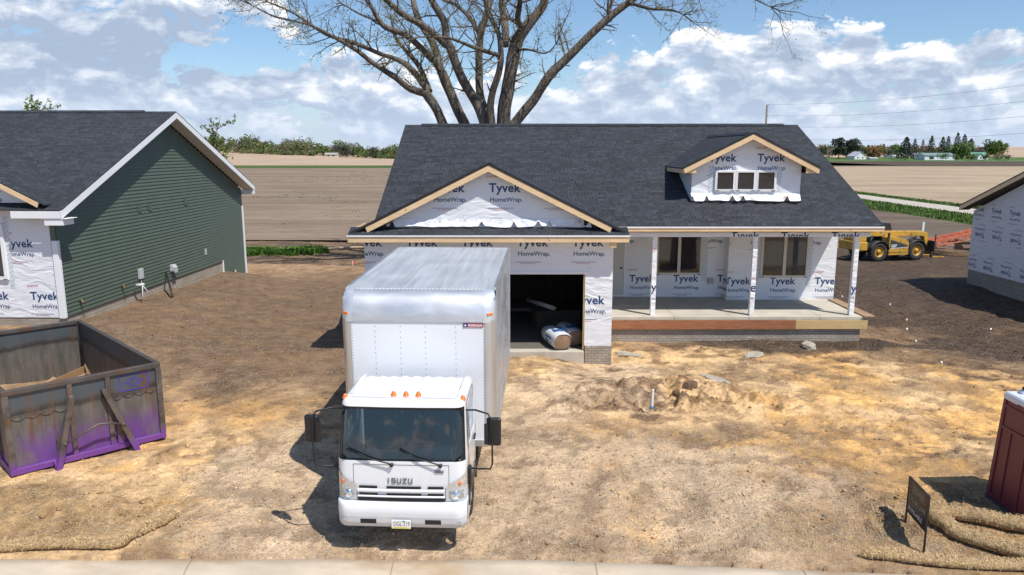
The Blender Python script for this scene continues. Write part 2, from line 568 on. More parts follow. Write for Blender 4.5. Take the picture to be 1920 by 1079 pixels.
def soil_mat():
    m, S, b = newmat('soil')
    at = S.n('ShaderNodeVertexColor', {'layer_name': 'soil'})
    co = S.n('ShaderNodeTexCoord').outputs['Object']
    n1 = S.noise(co, 2.2, 8, .68)
    n2 = S.noise(co, 14, 6, .75)
    k = S.math('MULTIPLY', S.rng(n1, .32, .68, .70, 1.27, False), S.rng(n2, .34, .66, .78, 1.2, False))
    vec = S.vmath('SCALE', at.outputs[0]); S.set(vec.node.inputs['Scale'], k)
    # pale stones, thick where the gravel share (alpha) is high
    vo = S.n('ShaderNodeTexVoronoi', {'feature': 'F1'}, Vector=co, Scale=34.0)
    sel = S.n('ShaderNodeSeparateColor', None, i0=vo.outputs[1]).outputs[0]
    thr = S.math('MULTIPLY_ADD', at.outputs[1], -.8, .98)
    st = S.math('MULTIPLY', S.math('GREATER_THAN', sel, thr), S.rng(vo.outputs[0], .3, .6, .6, 0))
    scol = S.mix(S.n('ShaderNodeSeparateColor', None, i0=vo.outputs[1]).outputs[1], (.26, .2, .15), (.58, .5, .41))
    c = S.mix(st, vec, scol)
    S.set(b.inputs['Base Color'], c)
    b.inputs['Roughness'].default_value = .95
    b.inputs['Specular IOR Level'].default_value = .15
    h = S.math('ADD', S.math('MULTIPLY', n1, .15), S.math('MULTIPLY', n2, .04))
    h = S.math('ADD', h, S.math('MULTIPLY', st, .012))
    S.set(b.inputs['Normal'], S.n('ShaderNodeBump', None, Strength=.85, Distance=1.0, Height=h).outputs[0])
    return m


def field_mat(name, a, bcol, green, gmin=.6, gmax=.75, rows=(.25, 6.0), bump=.05):
    """cropped field: faint drill rows, stubble mottling, green sprouts"""
    m, S, b = newmat(name)
    co = S.n('ShaderNodeTexCoord').outputs['Object']
    n0 = S.noise(S.scalev(co, (rows[0], 1, 1)), .12, 5, .6)
    n1 = S.noise(S.scalev(co, (.35, 1.6, 1)), 1.2, 6, .75)
    n2 = S.noise(co, rows[1], 4, .7)
    c = S.mix(S.rng(S.math('ADD', S.math('MULTIPLY', n1, .6), S.math('MULTIPLY', n2, .4)), .38, .62), a, bcol)
    c = S.mix(S.rng(n0, .35, .7, 0, .6), c, tuple(v * .72 for v in a))
    nr = S.noise(S.scalev(co, (.02, .22, 1)), 1.0, 4, .6)
    c = S.mix(S.rng(nr, .5, .68, 0, .35), c, tuple(v * 1.18 for v in bcol))
    nr2 = S.noise(S.scalev(co, (.015, .5, 1)), 1.0, 3, .6)
    c = S.mix(S.rng(nr2, .55, .72, 0, .4), c, tuple(v * .62 for v in a))
    if green:
        g = S.noise(S.scalev(co, (.5, .5, 1)), .9, 5, .7)
        g2 = S.noise(co, .03, 3, .5)
        gg = S.math('MULTIPLY', S.rng(g, gmin, gmax), S.rng(g2, .42, .6))
        c = S.mix(S.math('MULTIPLY', gg, .8), c, green)
    S.set(b.inputs['Base Color'], c)
    b.inputs['Roughness'].default_value = .95
    b.inputs['Specular IOR Level'].default_value = .1
    S.set(b.inputs['Normal'], S.n('ShaderNodeBump', None, Strength=.8, Distance=1.0,
          Height=S.math('MULTIPLY', n2, bump * 2)).outputs[0])
    return m


def leaf_mat(name, c1, c2, trans=.25):
    m, S, b = newmat(name)
    co = S.n('ShaderNodeTexCoord').outputs['Object']
    rn = S.n('ShaderNodeObjectInfo').outputs['Random']
    n = S.noise(co, .8, 4, .6)
    c = S.mix(S.rng(n, .35, .65), c1, c2)
    hsv = S.n('ShaderNodeHueSaturation', None, Color=c, Value=S.rng(rn, 0, 1, .8, 1.2, False), Saturation=1.0, Hue=S.rng(rn, 0, 1, .485, .51, False))
    S.set(b.inputs['Base Color'], hsv.outputs[0])
    b.inputs['Roughness'].default_value = .7
    b.inputs['Specular IOR Level'].default_value = .2
    tr = S.n('ShaderNodeBsdfTranslucent', None, Color=hsv.outputs[0])
    mx = S.n('ShaderNodeMixShader', None, i0=trans, i1=b.outputs[0], i2=tr.outputs[0])
    out = [n_ for n_ in S.t.nodes if n_.type == 'OUTPUT_MATERIAL'][0]
    S.t.links.new(mx.outputs[0], out.inputs[0])
    return m


def bark_mat(name, c1, c2):
    m, S, b = newmat(name)
    co = S.n('ShaderNodeTexCoord').outputs['Object']
    n = S.noise(S.scalev(co, (3.2, 3.2, .55)), 2.6, 6, .68, .3)
    n2 = S.noise(co, .7, 3, .5)
    c = S.mix(S.rng(n, .36, .62), c1, c2)
    c = S.mix(S.rng(n2, .5, .75, 0, .5), c, (.30, .28, .25))
    S.set(b.inputs['Base Color'], c)
    b.inputs['Roughness'].default_value = .92
    S.set(b.inputs['Normal'], S.n('ShaderNodeBump', None, Strength=1.0, Distance=1.0, Height=S.math('MULTIPLY', n, .16)).outputs[0])
    return m


def steel_panel_mat(name, violet=.8):
    """bare blued steel plate with rust; violet overspray along the foot of the walls"""
    m, S, b = newmat(name)
    co = S.n('ShaderNodeTexCoord').outputs['Object']
    z = S.n('ShaderNodeSeparateXYZ', None, i0=co).outputs[2]
    wv = S.noise(S.scalev(co, (1, 1, .2)), 1.1, 4, .6)
    zz = S.math('ADD', z, S.math('MULTIPLY', S.math('SUBTRACT', wv, .5), .35))
    n = S.noise(S.scalev(co, (2.5, 2.5, .5)), 2.0, 6, .7)
    c = S.mix(S.rng(n, .3, .7), (.105, .098, .088), (.20, .185, .16))
    c = S.mix(S.rng(zz, 1.22, 1.34, 0, .85), c, (.085, .105, .12))        # blue heat band near the top
    dk = S.math('MULTIPLY', S.rng(zz, 1.1, 1.2), S.rng(zz, 1.34, 1.2))
    c = S.mix(S.math('MULTIPLY', dk, .75), c, (.03, .025, .028))
    ru = S.noise(S.scalev(co, (3.2, 3.2, .35)), 1.6, 6, .7)
    c = S.mix(S.rng(ru, .53, .68, 0, .85), c, (.17, .08, .035))
    vi = S.math('MULTIPLY', S.rng(zz, .98, .35, 0, 1.0), S.rng(S.noise(co, .8, 4, .6), .36, .52))
    c = S.mix(S.math('MULTIPLY', vi, violet), c, (.17, .05, .33))
    S.set(b.inputs['Base Color'], c)
    b.inputs['Roughness'].default_value = .5
    b.inputs['Metallic'].default_value = .35
    S.set(b.inputs['Normal'], S.n('ShaderNodeBump', None, Strength=.35, Distance=1.0, Height=S.math('MULTIPLY', S.noise(co, 3, 4, .6), .03)).outputs[0])
    return m


def straw_mat(name):
    m, S, b = newmat(name)
    co = S.n('ShaderNodeTexCoord').outputs['Object']
    n = S.noise(S.scalev(co, (1, 2, 1)), 22, 6, .75, 1.2)
    n2 = S.noise(co, 3, 4, .6)
    c = S.mix(S.rng(n, .34, .66), (.21, .125, .05), (.90, .63, .32))
    c = S.mix(S.rng(n2, .45, .75, 0, .5), c, (.23, .15, .07))
    S.set(b.inputs['Base Color'], c)
    b.inputs['Roughness'].default_value = .8
    S.set(b.inputs['Normal'], S.n('ShaderNodeBump', None, Strength=1.0, Distance=1.0, Height=S.math('MULTIPLY', n, .06)).outputs[0])
    return m


SHINGLE = shingle_mat('charcoal_shingles')
SHINGLE2 = shingle_mat('grey_shingles', (1.12, 1.12, 1.1))
BRICK = brick_mat('grey_brick', (.43, .375, .31), (.35, .30, .245), (.22, .19, .16))
BLOCK = brick_mat('foundation_block', (.24, .225, .2), (.28, .265, .235), (.19, .175, .155), .4, .2, .01)
BRICKP = brick_mat('pale_brick', (.42, .37, .3), (.36, .31, .25), (.28, .25, .21), .45, .09, .008)
WRAP = wrap_mat('house_wrap')
WRAPL = wrap_mat('loose_wrap', (.8, .81, .83), 1.6)
NAVY = M('navy_print', (.022, .06, .17), .55, var=(6, .2))
RED = M('red_print', (.55, .09, .07), .55, var=(6, .2))
NAVYF = M('faded_navy_print', (.10, .13, .19), .6, var=(6, .2))
FELT = M('black_underlay', (.016, .017, .019), .6, var=(4, .3), bump=(3, .5, .05))
WOOD = wood_mat('fresh_lumber', (.70, .47, .25), (.80, .60, .37))
WOODD = wood_mat('weathered_board', (.30, .19, .10), (.40, .27, .15))
TREAT = wood_mat('red_brown_board', (.27, .095, .04), (.37, .16, .07))
TREATY = wood_mat('yellow_board', (.50, .34, .14), (.58, .43, .2))
WHITE = M('white_trim', (.80, .81, .82), .4, var=(2, .04))
CONC = M('concrete', (.50, .455, .37), .85, var=(1.5, .16), bump=(30, .3, .01), dirt=((.3, .25, .19), 1.3, .5))
CONCD = M('kerb_concrete', (.50, .415, .31), .9, var=(1.6, .22), bump=(25, .5, .012), dirt=((.40, .28, .165), 1.0, .9), stretch=(.6, 1.6, 1))
SIDING = M('green_siding', (.085, .115, .083), .5, var=(1.3, .08))
GLASS = glass_mat('window_glass')
DARK = M('dark_interior', (.05, .047, .043), .9)
PLY = M('sheathing_inside', (.07, .06, .045), .9, var=(2, .3))  # colour darkened to deepen the shade inside the garage
VINYL = M('white_vinyl', (.82, .82, .82), .35, var=(2, .03))
TANV = M('tan_vinyl', (.62, .57, .49), .4, var=(2, .03))
BLACKP = M('black_plastic', (.012, .012, .013), .45, var=(8, .2))
RUBBER = M('tyre_rubber', (.022, .021, .02), .85, var=(8, .2), bump=(30, .4, .01), dirt=((.12, .09, .06), 4, .6))
DOORP = M('door_paint', (.60, .58, .54), .45, var=(2, .04))
STEELG = M('grey_steel', (.35, .36, .37), .45, .6, var=(5, .15))
# ------------------------------------------------------------------ ground sheet
def axis(lo, hi, step0, a, b, grow=1.13, far_lo=None, far_hi=None):
    """fine spacing step0 between a and b, growing outside up to far_lo / far_hi"""
    mid = list(np.arange(a, b + 1e-6, step0))
    up = []; s = step0; v = mid[-1]
    while v < hi: s *= grow; v += s; up.append(min(v, hi))
    dn = []; s = step0; v = mid[0]
    while v > lo: s *= grow; v -= s; dn.append(max(v, lo))
    return np.array(dn[::-1] + mid + up)
xs = axis(-4000, 4000, .07, -12.5, 15.5, 1.035)
y1 = np.arange(9.9, 22, .055)
y2 = [22.]; s_ = .055
while y2[-1] < 7000:
    s_ = min(s_ * 1.012, .26) if y2[-1] < 62 else s_ * 1.06
    y2.append(y2[-1] + s_)
y0 = [9.9]; s_ = .1
while y0[-1] > -400:
    s_ *= 1.3; y0.append(y0[-1] - s_)
ys = np.concatenate([np.array(y0[1:][::-1]), y1, np.array(y2)])
GX, GY = np.meshgrid(xs, ys)

def ell(X, Y, c, rx, ry, rot=0.0, e=.6):
    dx = X - c[0]; dy = Y - c[1]
    cr, sr = math.cos(rot), math.sin(rot)
    u = (dx * cr + dy * sr) / rx; v = (-dx * sr + dy * cr) / ry
    r = np.sqrt(u * u + v * v)
    return 1 - sstep(r, e, 1.25)

near = 1 - sstep(GY, 60, 80)
wx = (fbm(GX, GY, .45, 4, 1) - .5) * 3.2; wy = (fbm(GX, GY, .45, 4, 5) - .5) * 2.4
AX = GX + wx; AY = GY + wy
n_a = fbm(GX, GY, .7, 5, 9); n_b = fbm(GX, GY, 2.6, 4, 13); n_c = fbm(GX, GY, 8, 3, 17)
# sand: the pale yellow fill spread over the front yard
sand = np.maximum.reduce([
    ell(AX, AY, (6.6, 18.2), 7.4, 3.4), ell(AX, AY, (10.5, 16.0), 5.0, 3.6) * .95, ell(AX, AY, (0.9, 18.6), 2.6, 1.5),
    ell(AX, AY, (2.6, 20.4), 2.2, 1.2), ell(AX, AY, (-8.2, 12.4), 4.6, 3.0) * .95, ell(AX, AY, (9.2, 12.2), 4.0, 2.2) * .6,
    ell(AX, AY, (-5.6, 15.0), 2.6, 2.4) * .5, ell(AX, AY, (2.4, 11.6), 1.6, 1.0) * .45, ell(AX, AY, (6.5, 14.5), 6, 2.0) * .5, ell(AX, AY, (-11, 22), 1.4, 1.5) * .4])
gravel = np.maximum.reduce([
    ell(AX, AY, (0.6, 16.8), 2.3, 1.6), ell(AX, AY, (-3.5, 12.4), 2.2, 2.3) * .95, ell(AX, AY, (1.2, 12.6), 4.4, 2.5) * .75,
    ell(AX, AY, (2.5, 18.4), 1.2, 1.8, .5) * .8, ell(AX, AY, (-3.0, 15.2), 2.2, 2.6) * .55, ell(AX, AY, (0, 11), 7, 1.5) * .6,
    ell(AX, AY, (4.0, 13.2), 1.6, .8) * .75])
dark = np.maximum.reduce([
    ell(AX, AY, (16, 32), 9, 9), ell(AX, AY, (24, 48), 16, 12), ell(AX, AY, (9.5, 21.9), 5.5, .8) * .75, ell(AX, AY, (17, 23), 5, 3.5) * .8,
    ell(AX, AY, (12, 20.6), 3.2, .9) * .45, ell(AX, AY, (3.6, 14.6), 2.4, .7) * .30, ell(AX, AY, (7.0, 13.3), 2.4, .8) * .22, ell(AX, AY, (-5.2, 17.5), 2.2, 2.2) * .2, sstep(GY, 40, 46) * .45, ell(AX, AY, (0, 50), 26, 8) * .5])
rough = ell(AX, AY, (4.3, 17.1), 2.6, 1.2) * 1.0 + ell(AX, AY, (6.2, 11.6), 1.3, .9) * .8 + ell(AX, AY, (-5.9, 13.4), 1.2, .8) * .5 \
    + ell(AX, AY, (7.4, 16.2), 2.6, .7) * .35 + ell(AX, AY, (17, 26), 4, 4) * .35 + ell(AX, AY, (-7.6, 11.8), 2.2, .8) * .5
clump = sstep(fbm(GX, GY, 2.2, 6, 13, .66), .52, .60)
soil_b = np.array([.36, .252, .155]); soil_s = np.array([.80, .49, .185]); soil_s2 = np.array([.76, .545, .30])
soil_g = np.array([.68, .53, .36]); soil_d = np.array([.052, .040, .033]); soil_c = np.array([.19, .125, .075])
def mixc(c, d, f): return c * (1 - f[..., None]) + d * f[..., None]
col = np.ones(GX.shape + (3,)) * soil_b
col = col * (.78 + .44 * n_a[..., None])
sw = np.clip(sand * 1.35 - (n_b - .42) * 1.3, 0, 1)
gw = np.clip(gravel * 1.4 - (n_c - .4) * 1.0 - (n_a - .5) * 1.2, 0, 1)
sandc = mixc(np.ones(GX.shape + (3,)) * soil_s, soil_s2, sstep(fbm(GX, GY, .5, 4, 33), .42, .62))
col = mixc(col, sandc * (.8 + .4 * n_c[..., None]), sw * .92)
col = mixc(col, soil_g * (.8 + .4 * n_c[..., None]), gw * .85)
streak = sstep(fbm(GX * .8 + GY * .2, GY * 1.6, 1.9, 5, 41, .62), .54, .62) * (.35 + .65 * sstep(GX, .2, 2.5)) * sstep(fbm(GX, GY, .3, 2, 44), .38, .6)
col = mixc(col, np.ones(GX.shape + (3,)) * soil_c, np.clip(streak * .72 * near + clump * .55 * near, 0, 1))
col = mixc(col, np.ones(GX.shape + (3,)) * np.array([.165, .12, .084]), .88 * ell(AX, AY, (-8, 27), 9, 10, 0, .6) * near)
dw = np.clip(dark * 1.5 - (n_a - .45) * 1.2, 0, 1)
col = mixc(col, soil_d * (.7 + .6 * n_b[..., None]), dw * .9)
strawy = np.maximum(ell(AX, AY, (7.2, 10.9), 3.2, 1.2), ell(AX, AY, (-8.0, 11.3), 3.0, 1.1)) * near
col = mixc(col, (np.ones(GX.shape + (3,)) * np.array([.30, .205, .105])) * (.6 + .8 * n_c[..., None]), strawy * .7)
rimdark = sstep(fbm(GX, GY, 3.6, 5, 55, .6), .53, .62) * rough
col = mixc(col, np.ones(GX.shape + (3,)) * np.array([.17, .10, .05]), np.clip(rimdark * .75, 0, 1))
# tyre tracks
def track(px, py, wdt):
    """pairs of ruts running along a polyline"""
    out = np.zeros(GX.shape)
    for i in range(len(px) - 1):
        ax_, ay_, bx_, by_ = px[i], py[i], px[i + 1], py[i + 1]
        L = math.hypot(bx_ - ax_, by_ - ay_)
        tt = np.clip(((GX - ax_) * (bx_ - ax_) + (GY - ay_) * (by_ - ay_)) / L ** 2, 0, 1)
        d = np.hypot(GX - ax_ - tt * (bx_ - ax_), GY - ay_ - tt * (by_ - ay_))
        out = np.maximum(out, 1 - sstep(d, wdt * .55, wdt * 1.2))
    return out
tr = np.maximum.reduce([track((.6, .1, -.4), (13.4, 12.0, 10.4), .10) * .8, track((1.9, 1.2, .8), (13.6, 12, 10.4), .10) * .6,
                        track((7.8, 10.8, 12.8), (20.8, 16.8, 15.0), .16) * .7, track((8.7, 11.6, 13.6), (20.6, 17, 15.4), .16) * .7,
                        track((13.0, 17, 20), (26, 29, 38), .2) * .7, track((14.8, 19, 22), (25, 28, 38), .2) * .7])
scrape = sstep(fbm(GX * .7, GY * 1.2, 1.0, 6, 91, .66), .515, .575) * near * (1 - .85 * np.clip(gravel, 0, 1)) * (1 - dw) * sstep(fbm(GX, GY, .22, 2, 95), .35, .6)
col = mixc(col, np.ones(GX.shape + (3,)) * np.array([.235, .155, .088]), scrape * .55)
col = col * np.array([1.05, .975, .90])
col = col * (1 - .22 * tr[..., None] * near[..., None])
Z = zbase(GX, GY)
und = (fbm(GX, GY, .33, 3, 21) - .5) * .16 + (fbm(GX, GY, 1.3, 4, 23) - .5) * .06
fine = (fbm(GX, GY, 5.5, 3, 29) - .5) * .035
lumps = (sstep(fbm(GX, GY, 2.6, 5, 25, .6), .5, .68)) * .15 * rough + (fbm(GX, GY, 6.5, 3, 27) - .5) * .16 * rough - .02 * clump + .10 * clump * rough
flat = np.maximum(ell(GX, GY, (-1.4, 14), 3.0, 5.5, 0, .8) * .8, 1 - sstep(GY, 10.3, 10.9))
amp = near * sstep(GY, 10.25, 10.8)
Z = Z + (und * (1 - flat) + fine + lumps - .035 * tr) * amp
Z = Z - .22 * ell(GX, GY, (3.15, 16.7), .75, .5, 0, .1) + .16 * ell(GX, GY, (4.4, 17.6), .8, .4, 0, .2) * (.6 + n_b) \
    + .12 * ell(GX, GY, (6.3, 11.7), .9, .6, 0, .2) * near + .10 * ell(GX, GY, (-9.0, 11.3), .7, .35, 0, .2)
# distant fields are covered by their own sheets; the bare sheet under them is plain soil
farw = sstep(GY, 60, 90)
col = mixc(col, np.ones(GX.shape + (3,)) * np.array([.17, .13, .10]), farw)
# keep the sheet below the street and gutter
kedge = 10.43 - .085 * (np.sqrt(np.maximum(GX, 0) ** 2 + 1) - 1) + .13 * (fbm(GX, GX * 0, 1.3, 4, 61) - .6)
Z = np.where(GY < kedge, np.minimum(Z, -1.15), np.where(GY < 12, np.maximum(Z, -.66), Z))
Z = np.where((GY >= kedge) & (GY < kedge + .25), Z * .5 - .63 * .5, Z)
Z = Z - 1.5 * sstep(GY, 300, 420)
nr_, nc_ = GX.shape
me = bpy.data.meshes.new('ground')
me.vertices.add(nr_ * nc_)
me.vertices.foreach_set('co', np.stack([GX, GY, Z], -1).astype(np.float32).ravel())
idx = np.arange(nr_ * nc_).reshape(nr_, nc_)
q = np.stack([idx[:-1, :-1], idx[:-1, 1:], idx[1:, 1:], idx[1:, :-1]], -1).reshape(-1, 4)
me.loops.add(q.size); me.loops.foreach_set('vertex_index', q.ravel().astype(np.int32))
me.polygons.add(len(q)); me.polygons.foreach_set('loop_start', (np.arange(len(q)) * 4).astype(np.int32))
me.polygons.foreach_set('use_smooth', np.ones(len(q), dtype=bool))
me.update(calc_edges=True)
ca = me.color_attributes.new('soil', 'FLOAT_COLOR', 'POINT')
alpha_ = np.clip(gw * .8 + .12 + .2 * ell(GX, GY, (1, 12.5), 7, 3.5), 0, 1) * near
ca.data.foreach_set('color', np.concatenate([np.clip(col, 0, 1), alpha_[..., None]], -1).astype(np.float32).ravel())
me.materials.append(soil_mat())
ground = bpy.data.objects.new('ground', me)
scene.collection.objects.link(ground)
tag(ground, 'bare building lot of sand, gravel and dark dug soil', kind='structure')
_ix = lambda x: int(np.clip(np.searchsorted(xs, x), 1, len(xs) - 1))
_iy = lambda y: int(np.clip(np.searchsorted(ys, y), 1, len(ys) - 1))
def gz(x, y):
    """true height of the ground sheet"""
    i = _ix(x); j = _iy(y)
    fx = (x - xs[i - 1]) / (xs[i] - xs[i - 1]); fy = (y - ys[j - 1]) / (ys[j] - ys[j - 1])
    return float((Z[j - 1, i - 1] * (1 - fx) + Z[j - 1, i] * fx) * (1 - fy) + (Z[j, i - 1] * (1 - fx) + Z[j, i] * fx) * fy)

# ------------------------------------------------------------------ street and kerb
st = MB(); st.box(-60, 60, -3.2, 9.55, -1.3, -.83)
tag(st.build('street', CONCD), 'pale concrete street in front of the lots', kind='structure')
def kerb_top(x): return 10.40 - .085 * (math.sqrt(max(0, x) ** 2 + 1) - 1) * (x > 0)
kb = MB()
prof = [(-.95, -.826), (-.62, -.852), (-.45, -.80), (-.30, -.70), (-.16, -.665), (0, -.655), (.02, -.72), (.02, -1.1)]
xk = np.arange(-40, 40.01, .5)
vs = []; fs = []
for i, x in enumerate(xk):
    for (dy, z) in prof:
        zz = z + .03 * (vnoise(x, 3, .9, 2) - .5)
        vs.append((x, kerb_top(x) + dy + .02 * (vnoise(x, 9, 1.4, 4) - .5), zz + (.02 if dy > -.9 else 0)))
n = len(prof)
for i in range(len(xk) - 1):
    if abs(x) < 0: continue
    for k in range(n - 1):
        fs.append((i * n + k, (i + 1) * n + k, (i + 1) * n + k + 1, i * n + k + 1))
kb.add(vs, fs, 0, True)
for xj in (-7.9, -4.85, -1.8, 1.25, 4.3, 7.35):
    for (ya_, za_), (yb_, zb_) in zip(prof[:-2], prof[1:-1]):
        up_ = .024 + .03 * (float(vnoise(xj, 3, .9, 2)) - .5)
        kb.add([(xj, kerb_top(xj) + ya_, za_ + up_ + .002), (xj + .014, kerb_top(xj) + ya_, za_ + up_ + .002), (xj + .014, kerb_top(xj) + yb_, zb_ + up_ + .002), (xj, kerb_top(xj) + yb_, zb_ + up_ + .002)], [(0, 1, 2, 3)], 1)
tag(kb.build('kerb', [CONCD, M('joint', (.25, .2, .15), .9)]), 'rolled concrete kerb and gutter along the street', kind='structure')

# ------------------------------------------------------------------ farmland, road, verges (draped sheets)
def drape(name, x0, x1, y0, y1, lift, mat, label, nx=24, ny=60, kind='structure', edge=0.0, geo=True):
    xa = np.linspace(x0, x1, nx)
    ya = np.geomspace(y0, y1, ny) if geo else np.linspace(y0, y1, ny)
    X, Y = np.meshgrid(xa, ya)
    if edge:
        j = (fbm(X, Y, .35, 3, int(x0) % 50) - .5) * 2 * edge
        Y = Y.copy(); Y[0] += j[0]; Y[-1] += j[-1]
        X = X.copy(); X[:, 0] += j[:, 0]; X[:, -1] += j[:, -1]
    Zs = zbase(X, Y) + lift
    mb = MB()
    mb.add(np.stack([X, Y, Zs], -1).reshape(-1, 3).tolist(),
           [(r * nx + c, r * nx + c + 1, (r + 1) * nx + c + 1, (r + 1) * nx + c) for r in range(ny - 1) for c in range(nx - 1)], 0, True)
    o = mb.build(name, mat, fix=False)
    return tag(o, label, kind=kind)

STUB_L = field_mat('stubble', (.20, .148, .108), (.33, .25, .18), (.12, .20, .045), .56, .68)
STUB_R = field_mat('corn_stubble', (.33, .25, .165), (.50, .40, .28), (.13, .2, .05), .66, .78)
STUB_F = field_mat('far_stubble', (.42, .31, .215), (.50, .38, .27), None)
TILL = field_mat('tilled', (.085, .065, .05), (.13, .10, .075), (.07, .10, .03), .55, .8)
GRASSM = field_mat('grass_cover', (.062, .105, .026), (.115, .165, .05), None, bump=.08)
GRASSD = field_mat('lawn', (.085, .145, .045), (.12, .18, .06), None)
ROADM = M('gravel_road_surface', (.46, .41, .34), .95, var=(.8, .15), bump=(8, .4, .05))
drape('field', -700, 12, 62, 330, .10, STUB_L, 'wide tan stubble field with green sprouts behind the houses', 60, 90, edge=1.5)
drape('bare_soil', 12.05, 47.15, 62, 330, .08, field_mat('bare_earth', (.13, .098, .075), (.21, .165, .125), None), 'bare brown soil strip beyond the yellow machine', 20, 60, edge=.8)
drape('grass_verge', -700, 47, 331, 385, .16, GRASSM, 'green strip dividing the fields', 60, 8, edge=2)
drape('far_field', -900, 200, 386, 640, .12, STUB_F, 'pinkish tan field before the far wood', 60, 40, edge=1)
drape('road', 55.2, 60.6, 40, 420, .09, ROADM, 'pale gravel road running off between green verges', 5, 90, edge=.25)
drape('grass_verge', 47.2, 55.15, 40, 420, .06, GRASSM, 'near green verge of the gravel road', 10, 120, edge=.6)
drape('grass_verge', 60.65, 64.0, 40, 330, .06, GRASSM, 'far green verge of the gravel road', 6, 90, edge=.4)
drape('field', 64.05, 900, 55, 365, .10, STUB_R, 'pale corn stubble field right of the road', 60, 90, edge=.3)
drape('field', 130, 900, 367, 530, .12, TILL, 'dark tilled field before the farms', 50, 24, edge=1.5)
drape('lawn', 130, 560, 531, 650, .12, GRASSD, 'green lawns round the distant farms', 40, 30, edge=1)
drape('far_field', 561, 1600, 531, 2600, .14, STUB_F, 'tan hill field at the right horizon', 40, 40)
drape('far_field', -1500, 129, 641, 3000, .14, STUB_F, 'distant tan farmland', 40, 40)
drape('far_field', 130, 560, 651, 3000, .14, STUB_F, 'distant farmland behind the farms', 30, 30)
# ------------------------------------------------------------------ main house
GLASSO = M('dark_window_glass', (.022, .027, .032), .035, var=(2, .3), spec=.9)
TAPE = M('flashing_tape', (.62, .66, .70), .5, var=(6, .08))
def offm(root):
    mb = MB(); mb.M = Matrix.Translation(-Vector(root.location)); return mb

def window(parent, mk, x0, x1, z0, z1, y, n, fmat, fw=.05, depth=.07, ax='y', cat='window', grid=False):
    """n sashes side by side in a frame standing proud of a wall that faces -y"""
    fr = mk()
    fr.box(x0, x1, y - depth, y + .02, z0, z0 + fw); fr.box(x0, x1, y - depth, y + .02, z1 - fw, z1)
    fr.box(x0, x0 + fw, y - depth, y + .02, z0 + fw, z1 - fw); fr.box(x1 - fw, x1, y - depth, y + .02, z0 + fw, z1 - fw)
    pw = (x1 - x0 - fw) / n
    for i in range(1, n):
        xm = x0 + fw / 2 + pw * i
        fr.box(xm - fw * .55, xm + fw * .55, y - depth + .004, y + .02, z0 + fw, z1 - fw)
    fo = fr.build('window', fmat, parent)
    bevel(fo, .006, 1)
    for i in range(n):
        a = x0 + fw / 2 + pw * i + fw * .5; b = x0 + fw / 2 + pw * (i + 1) - fw * .5
        p = mk(); p.box(a - .004, b + .004, y - depth + .03, y - depth + .036, z0 + fw - .004, z1 - fw + .004)
        p.build('pane', GLASSO, fo)
        s = mk()
        s.box(a, b, y - depth - .004, y - depth + .028, z0 + fw, z0 + fw + .022); s.box(a, b, y - depth - .004, y - depth + .028, z1 - fw - .022, z1 - fw)
        s.box(a, a + .022, y - depth - .004, y - depth + .028, z0 + fw + .022, z1 - fw - .022); s.box(b - .022, b, y - depth - .004, y - depth + .028, z0 + fw + .022, z1 - fw - .022)
        if grid: s.box(a + .022, b - .022, y - depth + .016, y - depth + .026, z1 - fw - .16, z1 - fw - .148)
        s.build('sash', fmat, fo)
    for xx in (x0 + .02, x1 - .14):
        c = mk(); c.box(xx, xx + .12, y - depth - .006, y - depth + .002, z0 + .008, z0 + .03); c.build('shipping_clip', NAVY, fo)
    return fo

def tape(mb, x0, x1, z0, z1, y, mi, ti):
    mb.add([(x0, y, z0), (x1, y, z0), (x1, y, z1), (x0, y, z1)], [(0, 1, 2, 3)], mi)
    n = max(2, int((z1 - z0) / .13))
    for i in range(n):
        z = z0 + (i + .3) * (z1 - z0) / n
        mb.add([(x0 + .01, y - .002, z), (x0 + .022, y - .002, z), (x1 - .01, y - .002, z + .085), (x1 - .022, y - .002, z + .085)], [(0, 1, 2, 3)], ti)

def flap(mb, xa, xb, ztop, ybase, mi, seed, drop=.25, out=.12, slope=.427, yroof=None):
    """torn skirt of house wrap hanging over a roof, ragged at the foot"""
    r = random.Random(seed)
    n = int((xb - xa) / .045); rows = 5
    vs = []; tears = [xa + (xb - xa) * r.random() for _ in range(max(2, int((xb - xa) / .6)))]
    for i in range(n + 1):
        x = xa + (xb - xa) * i / n
        cut = min(abs(x - t_) for t_ in tears)
        ln = drop * (1 - .75 * math.exp(-(cut / .05) ** 2)) * (.86 + .3 * float(vnoise(x, seed, 2.1, seed)))
        for k in range(rows + 1):
            tt = k / rows
            yy = ybase - .008 - out * tt ** 1.6 * (.5 + float(vnoise(x, tt * .4, 4.5, seed + 3))) - .02 * math.sin(x * 19 + seed) * tt
            zz = ztop - ln * tt
            vs.append((x, yy, zz))
    fs = [(i * (rows + 1) + k, (i + 1) * (rows + 1) + k, (i + 1) * (rows + 1) + k + 1, i * (rows + 1) + k + 1) for i in range(n) for k in range(rows)]
    mb.add(vs, fs, mi, True)

def rake(mb, cx, pz, sl, y0, y1, w0, w1, end, mi=0, sides=(-1, 1)):
    """sloping boards under a gable edge: from the peak (cx,pz) down to |x-cx| = end"""
    for s in sides:
        pts = [(cx, y0, pz - w0), (cx + s * end, y0, pz - sl * end - w0), (cx + s * (end - .05), y0, pz - sl * end - w1 + .02), (cx + s * (end - .16), y0, pz - sl * (end - .16) - w1), (cx, y0, pz - w1)]
        mb.prism(pts, (0, y1 - y0, 0), mi)

